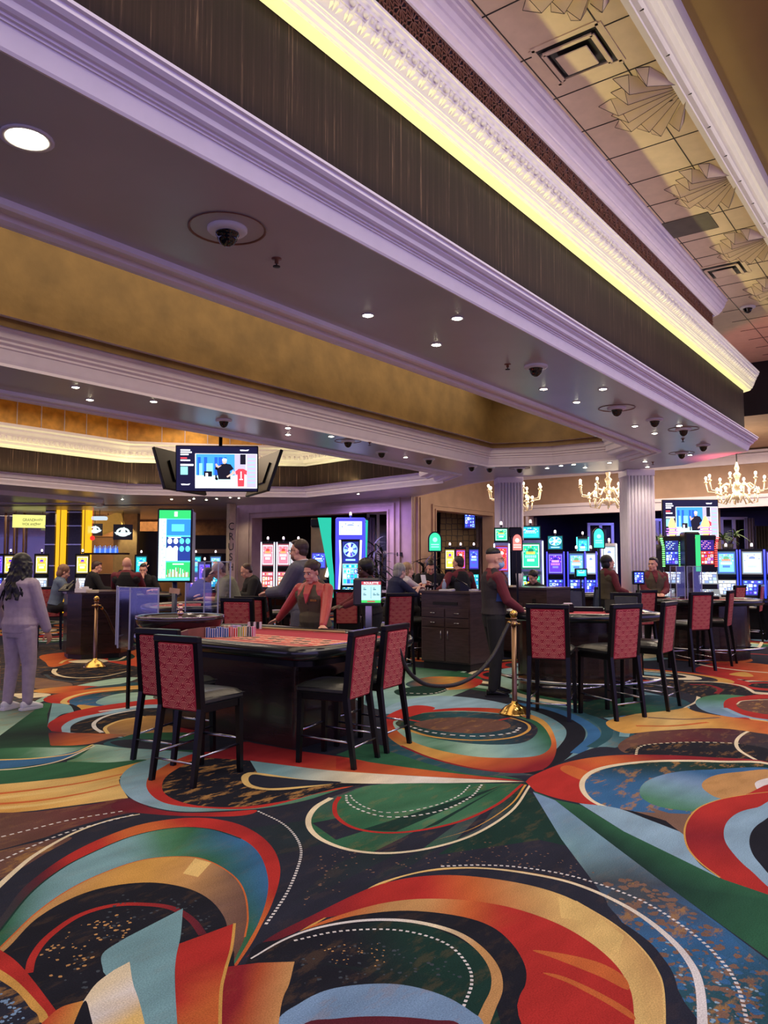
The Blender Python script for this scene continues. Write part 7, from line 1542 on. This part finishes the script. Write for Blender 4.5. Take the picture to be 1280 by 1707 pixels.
MB().tube([(-.06, 0, -.42), (-.06, 0, -c[2] + .02)], .03, 10).build('post', mat('navy_post', (34, 38, 70), .3), t); MB().lathe([(.22, 0), (.2, .02), (.05, .03)], (-.06, 0, -c[2])).build('foot', M_dark, t)
c = atd(291, 985, 8.93); tag(MB().box((0, 0, 0), (.015, .12, .06), rx=.12).build('small_plate', mat('tan_plate', (190, 150, 120), .4), None, c, YAW), 'small tan tilted plate fixed to the post under the tall bright display', 'sign')
# roulette price display
c = atd(614, 987, 8.6); t = thing('table_display', 'small table display reading ROULETTE on a grey post beside the roulette dealer', 'display', c, YAW + PI - rad(2))
MB().box((-.05, -.02, 0), (.10, .30, .31), bev=.02).build('housing', mat('dark_grey_case', (52, 50, 54), .3), t)
mb = MB(); mb.M = SM(.004, .03, 0); iw, ih = .215, .235
R(-.5, -.5, .5, .5, 0, 0); R(-.5, .34, .5, .5, .001, 1); R(-.5, -.5, .5, -.38, .001, 2); R(-.2, -.47, .2, -.41, .002, 1); R(-.02, -.3, .0, .25, .001, 4)
for a, b_ in ((-.4, .1), (-.4, -.15), (.1, .1), (.1, -.15), (.28, -.15)): R(a, b_, a + .15, b_ + .04, .001, 4); R(a, b_ + .07, a + .1, b_ + .1, .001, 4)
mb.build('screen', [E((165, 215, 225), 1.15), E((180, 60, 70), 1.1), E((60, 190, 90), 1.1), M_white, E((70, 110, 130), .6)], t)
text_mesh('ROULETTE', .034, 'display_title', E((250, 245, 245), 1.5), t, SM(.008, .03, 0) @ Matrix.Translation((0, .42 * ih, 0)), 0)
MB().box((-.07, 0, -.67), (.05, .07, 1.1)).build('post', M_chrome, t)
def monitor(px, py, D, w, h, pal, label, base_z, style='title'):
    c = atd(px, py, D); t = thing('table_display', label, 'display', c, YAW + PI, 'small displays on the card tables'); MB().box((-.03, 0, 0), (.06, w + .04, h + .04), bev=.01).build('housing', M_black, t); screen(t, SM(.004, 0, 0), w, h, pal, style=style); MB().tube([(-.04, 0, -h / 2), (-.04, 0, base_z - c[2])], .015, 8).build('post', M_black, t)
monitor(1065, 963, 11.6, .145, .165, 'blue', 'small blue lit display behind the near card table stools', .0, 'game'); monitor(969, 955, 13.6, .18, .12, 'cyan', 'small cyan lit display left of the woman dealer', .95)
monitor(884, 965, 14.5, .1, .07, 'blue', 'tiny blue lit display left of the woman behind the second cabinet', 0)
def lolly(px, py, D, rgb, label, z0, s=1.0, hh=.28, ww=.20):
    c = atd(px, py, D); t = thing('table_sign', label, 'lit sign', (c[0], c[1], z0), YAW + PI, 'arched lit signs on black poles'); z = c[2] - z0; w2, h2 = ww / 2 * s, hh / 2 * s
    arch = lambda g, e: [(-w2 - g, -h2 - g)] + [(w2 + g, -h2 - g)] + [((w2 + g) * math.cos(a), h2 * .25 + (h2 * .75 + g) * math.sin(a)) for a in [PI * i / 14 for i in range(15)]]
    mb = MB(); mb.M = Matrix.Translation((0, 0, z)) @ Matrix.Rotation(PI / 2, 4, 'Z') @ Matrix.Rotation(PI / 2, 4, 'X'); mb.prism(arch(.02, 0), -.03, .0); mb.build('case', M_black, t)
    mb = MB(); mb.M = Matrix.Translation((0, 0, z)) @ Matrix.Rotation(PI / 2, 4, 'Z') @ Matrix.Rotation(PI / 2, 4, 'X'); mb.add([(a, b_, .002) for a, b_ in arch(0, 0)], [tuple(range(17))], 0)
    k = 14; mb.add([(.035 * math.cos(2 * PI * i / k), .03 + .035 * math.sin(2 * PI * i / k), .004) for i in range(k)], [tuple(range(k))], 1)
    for j in range(2): mb.quad((-.06, -.05 - j * .035, .004), (.06, -.05 - j * .035, .004), (.06, -.035 - j * .035, .004), (-.06, -.035 - j * .035, .004), 1)
    mb.build('lit_face', [E(rgb, 1.2), E(tuple(min(255, v + 110) for v in rgb), 1.1)], t); MB().box((-.015, 0, (z - h2) / 2), (.022, .03, z - h2 - .02)).build('pole', M_black, t)
lolly(725, 903, 11.6, (50, 205, 150), 'arched green lit sign on a black pole at the pit cabinet', 1.14, hh=.27, ww=.17); lolly(862, 904, 12.2, (235, 120, 110), 'arched red lit sign on a black pole at the second cabinet', .0, hh=.25, ww=.14); lolly(998, 897, 13.0, (60, 220, 190), 'arched green lit sign on a black pole left of the woman dealer', .0, hh=.32, ww=.17)
# ================================================================ chandeliers
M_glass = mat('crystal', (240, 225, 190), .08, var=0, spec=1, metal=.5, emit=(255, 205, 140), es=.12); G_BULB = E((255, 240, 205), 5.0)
def chandelier(px, py, D, label):
    c = atd(px, py, D); t = thing('chandelier', label, 'chandelier', c, 0, 'glass chandeliers in the far hall'); 
    MB().lathe([(0, -.36), (.03, -.34), (.02, -.3), (.12, -.26), (.15, -.2), (.06, -.14), (.05, -.05), (.09, 0), (.1, .06), (.04, .12), (.05, .2), (.09, .28), (.03, .34), (.06, .42), (.03, .5), (.015, .56)], n=16).build('stem', M_glass, t)
    MB().tube([(0, 0, .5), (0, 0, 4.5 - c[2])], .012, 6).build('chain', M_dark, t)
    for n, r, z0, z1, dz in ((8, .66, .02, .12, -.12), (8, .42, -.22, -.16, -.14)):
        for i in range(n):
            a = 2 * PI * (i + (.5 if r < .5 else 0)) / n; ca, sa = math.cos(a), math.sin(a)
            arm = MB().tube([(.06 * ca, .06 * sa, z0), (r * .4 * ca, r * .4 * sa, z0 + .06), (r * .7 * ca, r * .7 * sa, z0 + dz), (r * .95 * ca, r * .95 * sa, z0 + dz * .8), (r * ca, r * sa, z1)], .016, 6).lathe([(.012, 0), (.04, .01), (.045, .03), (.02, .035), (.018, .09)], (r * ca, r * sa, z1), 8); ar = arm.build('arm', M_glass, t)
            MB().ball((r * ca, r * sa, z1 + .12), .032, 8, 0, (1, 1, 1.3)).build('bulb', G_BULB, ar)
    lamp('POINT', 'chandelier_lamp', (c[0], c[1], c[2] + .1), 45, (1, .82, .58), size=.4, rad_=.5)
    return t
chandelier(1229, 812, 17.0, 'glass chandelier at the right above the blue framed slot machines'); chandelier(1014, 820, 17.3, 'glass chandelier just left of the right fluted column'); chandelier(858, 827, 18.7, 'glass chandelier half hidden by the left fluted column')
# ================================================================ plants
M_leaf = mat('palm_leaf', (34, 48, 34), .5, var=.3); M_leaf2 = mat('bright_leaf', (62, 92, 44), .5, var=.3)
def palm(px, D, z0, z1, n, spread, label, m, pot=True, seed=1, L=.5, stems=3):
    x, y, _ = atd(px, 950, D); t = thing('potted_palm', label, 'plant', (x, y, z0), 0, 'potted plants'); r = random.Random(seed)
    MB().lathe([(.12, 0), (.16, .02), (.2, .3), (.18, .32), (0, .30)] if pot else [(.1, 0), (.13, .15), (0, .14)], n=16).build('pot', M_dark, t)
    mb = MB(); st = MB(); tops = []
    for k in range(stems): X, Y = r.uniform(-.12, .12), r.uniform(-.12, .12); h = (z1 - z0) * r.uniform(.55, .95) ; st.tube([(0, 0, .2 if pot else .1), (X, Y, h * .6), (X * 1.6, Y * 1.6, h)], .012, 5); tops.append((X * 1.6, Y * 1.6, h))
    for i in range(n):
        b = tops[i % stems]; a = r.uniform(0, 2 * PI); el = r.uniform(-.3, 1.2); l = L * r.uniform(.6, 1.1); w = .018 * L / .5 + .006; pts = []
        zb = b[2] - r.uniform(0, .35) * (z1 - z0) * .6
        for j in range(5): u = j / 4; pts.append(Vector((b[0] + math.cos(a) * l * u * math.cos(el), b[1] + math.sin(a) * l * u * math.cos(el), zb + l * (math.sin(el) * u - .45 * u * u))))
        sd = Vector((-math.sin(a), math.cos(a), .2)); vs = []; 
        for j, p in enumerate(pts): ww = w * (1.1 - abs(j - 1.3) / 3.2) if j < 4 else .001; vs += [tuple(p - sd * ww), tuple(p + sd * ww + Vector((0, 0, .003)))]
        mb.add(vs, [(2 * j, 2 * j + 1, 2 * j + 3, 2 * j + 2) for j in range(4)], 0, True)
    st.build('stem', M_brown, t); mb.build('leaves', m, t)
palm(632, 19.5, 0, 2.3, 90, .5, 'dark bushy potted palm right of the tall blue wheel machine', M_leaf, seed=3, L=.55, stems=6); palm(706, 15.2, 0, 2.1, 70, .5, 'dark potted palm behind the man in the black sweatshirt', M_leaf, seed=8, L=.5, stems=5)
palm(1102, 17.6, 1.84, 2.2, 46, .3, 'bright leafy plant on top of the slot machine left of the orange topped tower', M_leaf2, False, 5, .26); palm(1214, 17.2, 1.84, 2.3, 46, .3, 'leafy plant with pale flower on top of the slots right of the television', M_leaf2, False, 6, .34)
for zz, px in ((1.84, 1102), (1.84, 1214)):
    pass
for i, (px, w) in enumerate(((1102, .7), (1230, 2.0))): x, y, _ = atd(px, 950, 17.5); tag(MB().box((0, 0, .92), (.5, w, 1.84)).build('planter_wall', M_dark, None, (x, y, 0), YAW), 'dark low partition behind the ' + ['slot machine left of the orange topped tower', 'blue framed slot machines at the right'][i], 'partition')
# ================================================================ far left: restaurant front
def vbox(name, px0, px1, D, z0, z1, th, m, label, cat, grp=None, dD=0):
    a = atd(px0, 950, D); b = atd(px1, 950, D + dD); w = math.hypot(a[0] - b[0], a[1] - b[1]); ang = math.atan2(b[1] - a[1], b[0] - a[0]); x, y = (a[0] + b[0]) / 2, (a[1] + b[1]) / 2
    o = MB().box((0, 0, (z0 + z1) / 2), (w, th, z1 - z0)).build(name, m, None, (x, y, 0), ang)
    return struct(o) if label is None else tag(o, label, cat, grp)
M_amber = mat('dim_amber_wall', (120, 84, 46), .6, var=.3, scale=1.5); M_ylw = mat('yellow_onyx', (236, 178, 40), .4, var=.35, scale=2.2, emit=(255, 190, 30), es=.75, stretch=(1, 1, .5)); M_vt = mat('black_violet_tile', (30, 26, 38), .15, var=.2)
vbox('wall_back', -60, 400, 30, 0, 3.4, .2, M_amber, None, None); vbox('wall_back', -60, 400, 29.9, 2.62, 3.4, .1, mat('tan_bulkhead', (150, 104, 58), .6, var=.3), None, None)
struct(MB().quad((*gp(-200, 845, 3.28), 3.28), (*gp(395, 842, 3.28), 3.28), (*atd(395, 950, 31)[:2], 3.28), (*atd(-200, 950, 31)[:2], 3.28)).build('ceiling', M_soff))
vbox('wall_left', -40, 60, 29.5, 0, 1.1, .1, M_brown, None, None)
for i, px in enumerate((6, 21, 37, 75)): vbox('window_mullion', px, px + (1.5 if i < 3 else 4), 26, 0, 3.28, .1, M_brown, 'slim brown window post, %s from the left edge of the shop front' % ('first', 'second', 'third', 'fourth')[i], 'window post', 'slim brown posts of the shop front')
o = vbox('window_10', -20, 78, 26.1, .2, 3.2, .02, MATS['shield_acrylic'], None, None)
for a, b_, i in ((79, 95, 0), (110, 138, 1)):
    t = vbox('tiled_pier', a, b_, 25, 0, 3.28, .5, M_vt, ['narrow dark tiled pier left of the wide yellow column', 'wide dark violet tiled pier between the two yellow columns'][i], 'pier', 'dark tiled piers')
    w = t.dimensions.x; 
    w = math.hypot(atd(a, 950, 25)[0] - atd(b_, 950, 25)[0], atd(a, 950, 25)[1] - atd(b_, 950, 25)[1])
    for z in (1.5, 2.18, 2.78, 3.22): MB().box((0, 0, z), (w + .02, .54, .035)).build('metal_strip', M_chrome, t)
for a, b_, lb in ((96, 110, 'wide glowing yellow onyx column at the left'), (139, 148, 'narrow glowing yellow onyx column at the left')):
    t = vbox('yellow_column', a, b_, 24.8, 0, 3.28, .4, M_ylw, lb, 'column', 'glowing yellow onyx columns'); mb = MB()
    for s in (-1, 1): mb.box((0, s * .21, 1.64), (.02, .01, 3.28))
    mb.build('seam', mat('dark_gold_seam', (120, 84, 24), .5), t)
c = atd(49, 869, 25.2); a = math.atan2(-c[1], -c[0]); t = thing('hanging_sign', 'pale yellow hanging sign reading GRAND WOK', 'sign', c, a); MB().box((-.03, 0, 0), (.06, 1.0, .42)).build('board', E((214, 214, 120), 1.0), t)
tm = E((60, 60, 30), .15)
text_mesh('GRAND', .13, 'sign_text', tm, t, SM(.002, .0, 0) @ Matrix.Translation((-.02, .04, .0)), .002, sx=.8); text_mesh('WOK AND', .12, 'sign_text', tm, t, SM(.002, .0, 0) @ Matrix.Translation((0, -.1, .0)), .002, sx=.7); text_mesh('sushi', .13, 'sign_text', tm, t, SM(.002, .0, 0) @ Matrix.Translation((.27, .06, .0)), .002); text_mesh('bar', .12, 'sign_text', tm, t, SM(.002, .0, 0) @ Matrix.Translation((.27, -.08, .0)), .002)
mb = MB(); mb.tube([(-.03, -.4, .2), (-.03, -.4, .75)], .008, 5); mb.tube([(-.03, .4, .2), (-.03, .4, .75)], .008, 5); mb.build('hanger', M_dark, t)
# bar area with two round lit emblems, tan lamp drums and blue bottles
for i, (px, py, w_) in enumerate(((158, 883, .32), (205, 887, .40))):
    c = atd(px, py, 25); t = thing('lit_emblem', ['smaller round white lit emblem board above the blue bottles', 'larger round white lit emblem board left of the cream pillar'][i], 'sign', c, math.atan2(-c[1], -c[0]), 'round lit emblem boards'); MB().box((-.03, 0, 0), (.04, w_ * 1.5, w_ * 1.25)).build('board', mat('grey_board', (92, 92, 92), .5), t); MB().tube([(-.03, 0, .1), (-.03, 0, 3.28 - c[2])], .008, 5).build('hanger', M_dark, t)
    mb = MB(); mb.M = SM(0, 0, 0); k = 20; mb.add([(w_ * .52 * math.cos(2 * PI * j / k), w_ * .36 * math.sin(2 * PI * j / k), .002) for j in range(k)] + [(w_ * .36 * math.cos(2 * PI * j / k), w_ * .22 * math.sin(2 * PI * j / k), .002) for j in range(k)], [(j, (j + 1) % k, k + (j + 1) % k, k + j) for j in range(k)]); mb.quad((-w_ * .66, -w_ * .02, .004), (w_ * .66, -w_ * .02, .004), (w_ * .5, -w_ * .22, .004), (-w_ * .5, -w_ * .22, .004)); mb.quad((-w_ * .2, w_ * .0, .003), (w_ * .2, w_ * .0, .003), (w_ * .1, w_ * .42, .003), (-w_ * .1, w_ * .3, .003)); mb.build('emblem', E((200, 225, 225), 1.3), t)
x, y, _ = atd(210, 950, 26.5); struct(MB().box((0, 0, 1.64), (.3, .8, 3.28)).build('wall_cream', mat('cream_stone', (196, 168, 120), .7), None, (x, y, 0), YAW)); lamp('SPOT', 'wall_spot', (*atd(209, 950, 26.0)[:2], 3.2), 55, (1, .8, .45), spot=rad(80))
x, y, _ = atd(178, 950, 26.2); t = thing('drum_lamp', 'tan tilted lamp shade high above the bar', 'lamp', (x, y, 2.9), YAW); MB().box((0, 0, 0), (.4, 1.0, .5), rx=-.35).build('lamp_shade', mat('tan_shade', (170, 128, 66), .6, emit=(200, 150, 70), es=.3), t); MB().tube([(0, 0, .2), (0, 0, .4)], .01, 5).build('cord', M_dark, t)
c = atd(166, 864, 24.6); t = thing('drum_lamp', 'white lit lamp drum above the left emblem board', 'lamp', c, YAW); MB().box((0, 0, 0), (.25, .45, .12), bev=.03).build('lamp_shade', E((190, 205, 215), .9), t); MB().tube([(0, 0, .05), (0, 0, 3.28 - c[2])], .01, 5).build('cord', M_dark, t)
for i in range(14):
    px = 158 + i * 2.9; c = atd(px, 916 + (i * 5) % 3, 24.2); z = c[2]; t = MB().lathe([(0, -.12), (.028, -.12), (.03, .02), (.01, .08), (.01, .13), (0, .13)], n=10); o = t.build('bottle', E((70, 120, 245) if i % 3 else (150, 190, 250), .7)); o.location = c; tag(o, '%s lit bottle from the left on the back bar shelf' % ORD[i], 'bottle', 'blue bottles on the back bar')
x, y, _ = atd(178, 950, 24.2); struct(MB().box((0, 0, 0), (.35, 1.3, .05)).build('trim_20', M_brown, None, (x, y, atd(178, 922, 24.2)[2] - .02), YAW)); vbox('wall_bar', 150, 205, 24.0, 0, 1.25, .4, M_brown, None, None)
c = atd(154, 897, 23.6); o = MB().ball((0, 0, 0), .075, 10).tube([(0, 0, 0), (0, 0, 3.28 - c[2])], .004, 4).build('red_lantern', E((230, 50, 40), 1.0)); o.location = c; tag(o, 'small red lantern at the right side of the narrow yellow column', 'lantern')
# dark hall right of the tall display, and the letters at the end of the taupe wall
vbox('wall_hall', 318, 378, 28.5, 0, 2.62, .2, M_dark, None, None); vbox('wall_hall', 318, 378, 28.3, 1.95, 2.1, .3, M_wall, None, None); vbox('wall_hall', 232, 262, 27, 0, 2.7, .2, M_dark, None, None)
vbox('wall_letters', 379, 389, 22.0, 0, 3.28, .12, mat('cream_panel', (206, 186, 150), .6), None, None, dD=.2)
c = atd(385, 912, 21.97); t = thing('letter_sign', 'vertical black letters reading CRUSH on the cream wall edge', 'sign', c, math.atan2(-c[1], -c[0]))
for i, ch in enumerate('CRUSH'): text_mesh(ch, .30, 'letter', M_dark, t, SM(.02, -.0, .58 - i * .29) , .01, sx=.8)
lamp('AREA', 'restaurant_light', (*atd(150, 950, 27.6)[:2], 3.2), 160, (1, .72, .42), size=6, size_y=3)
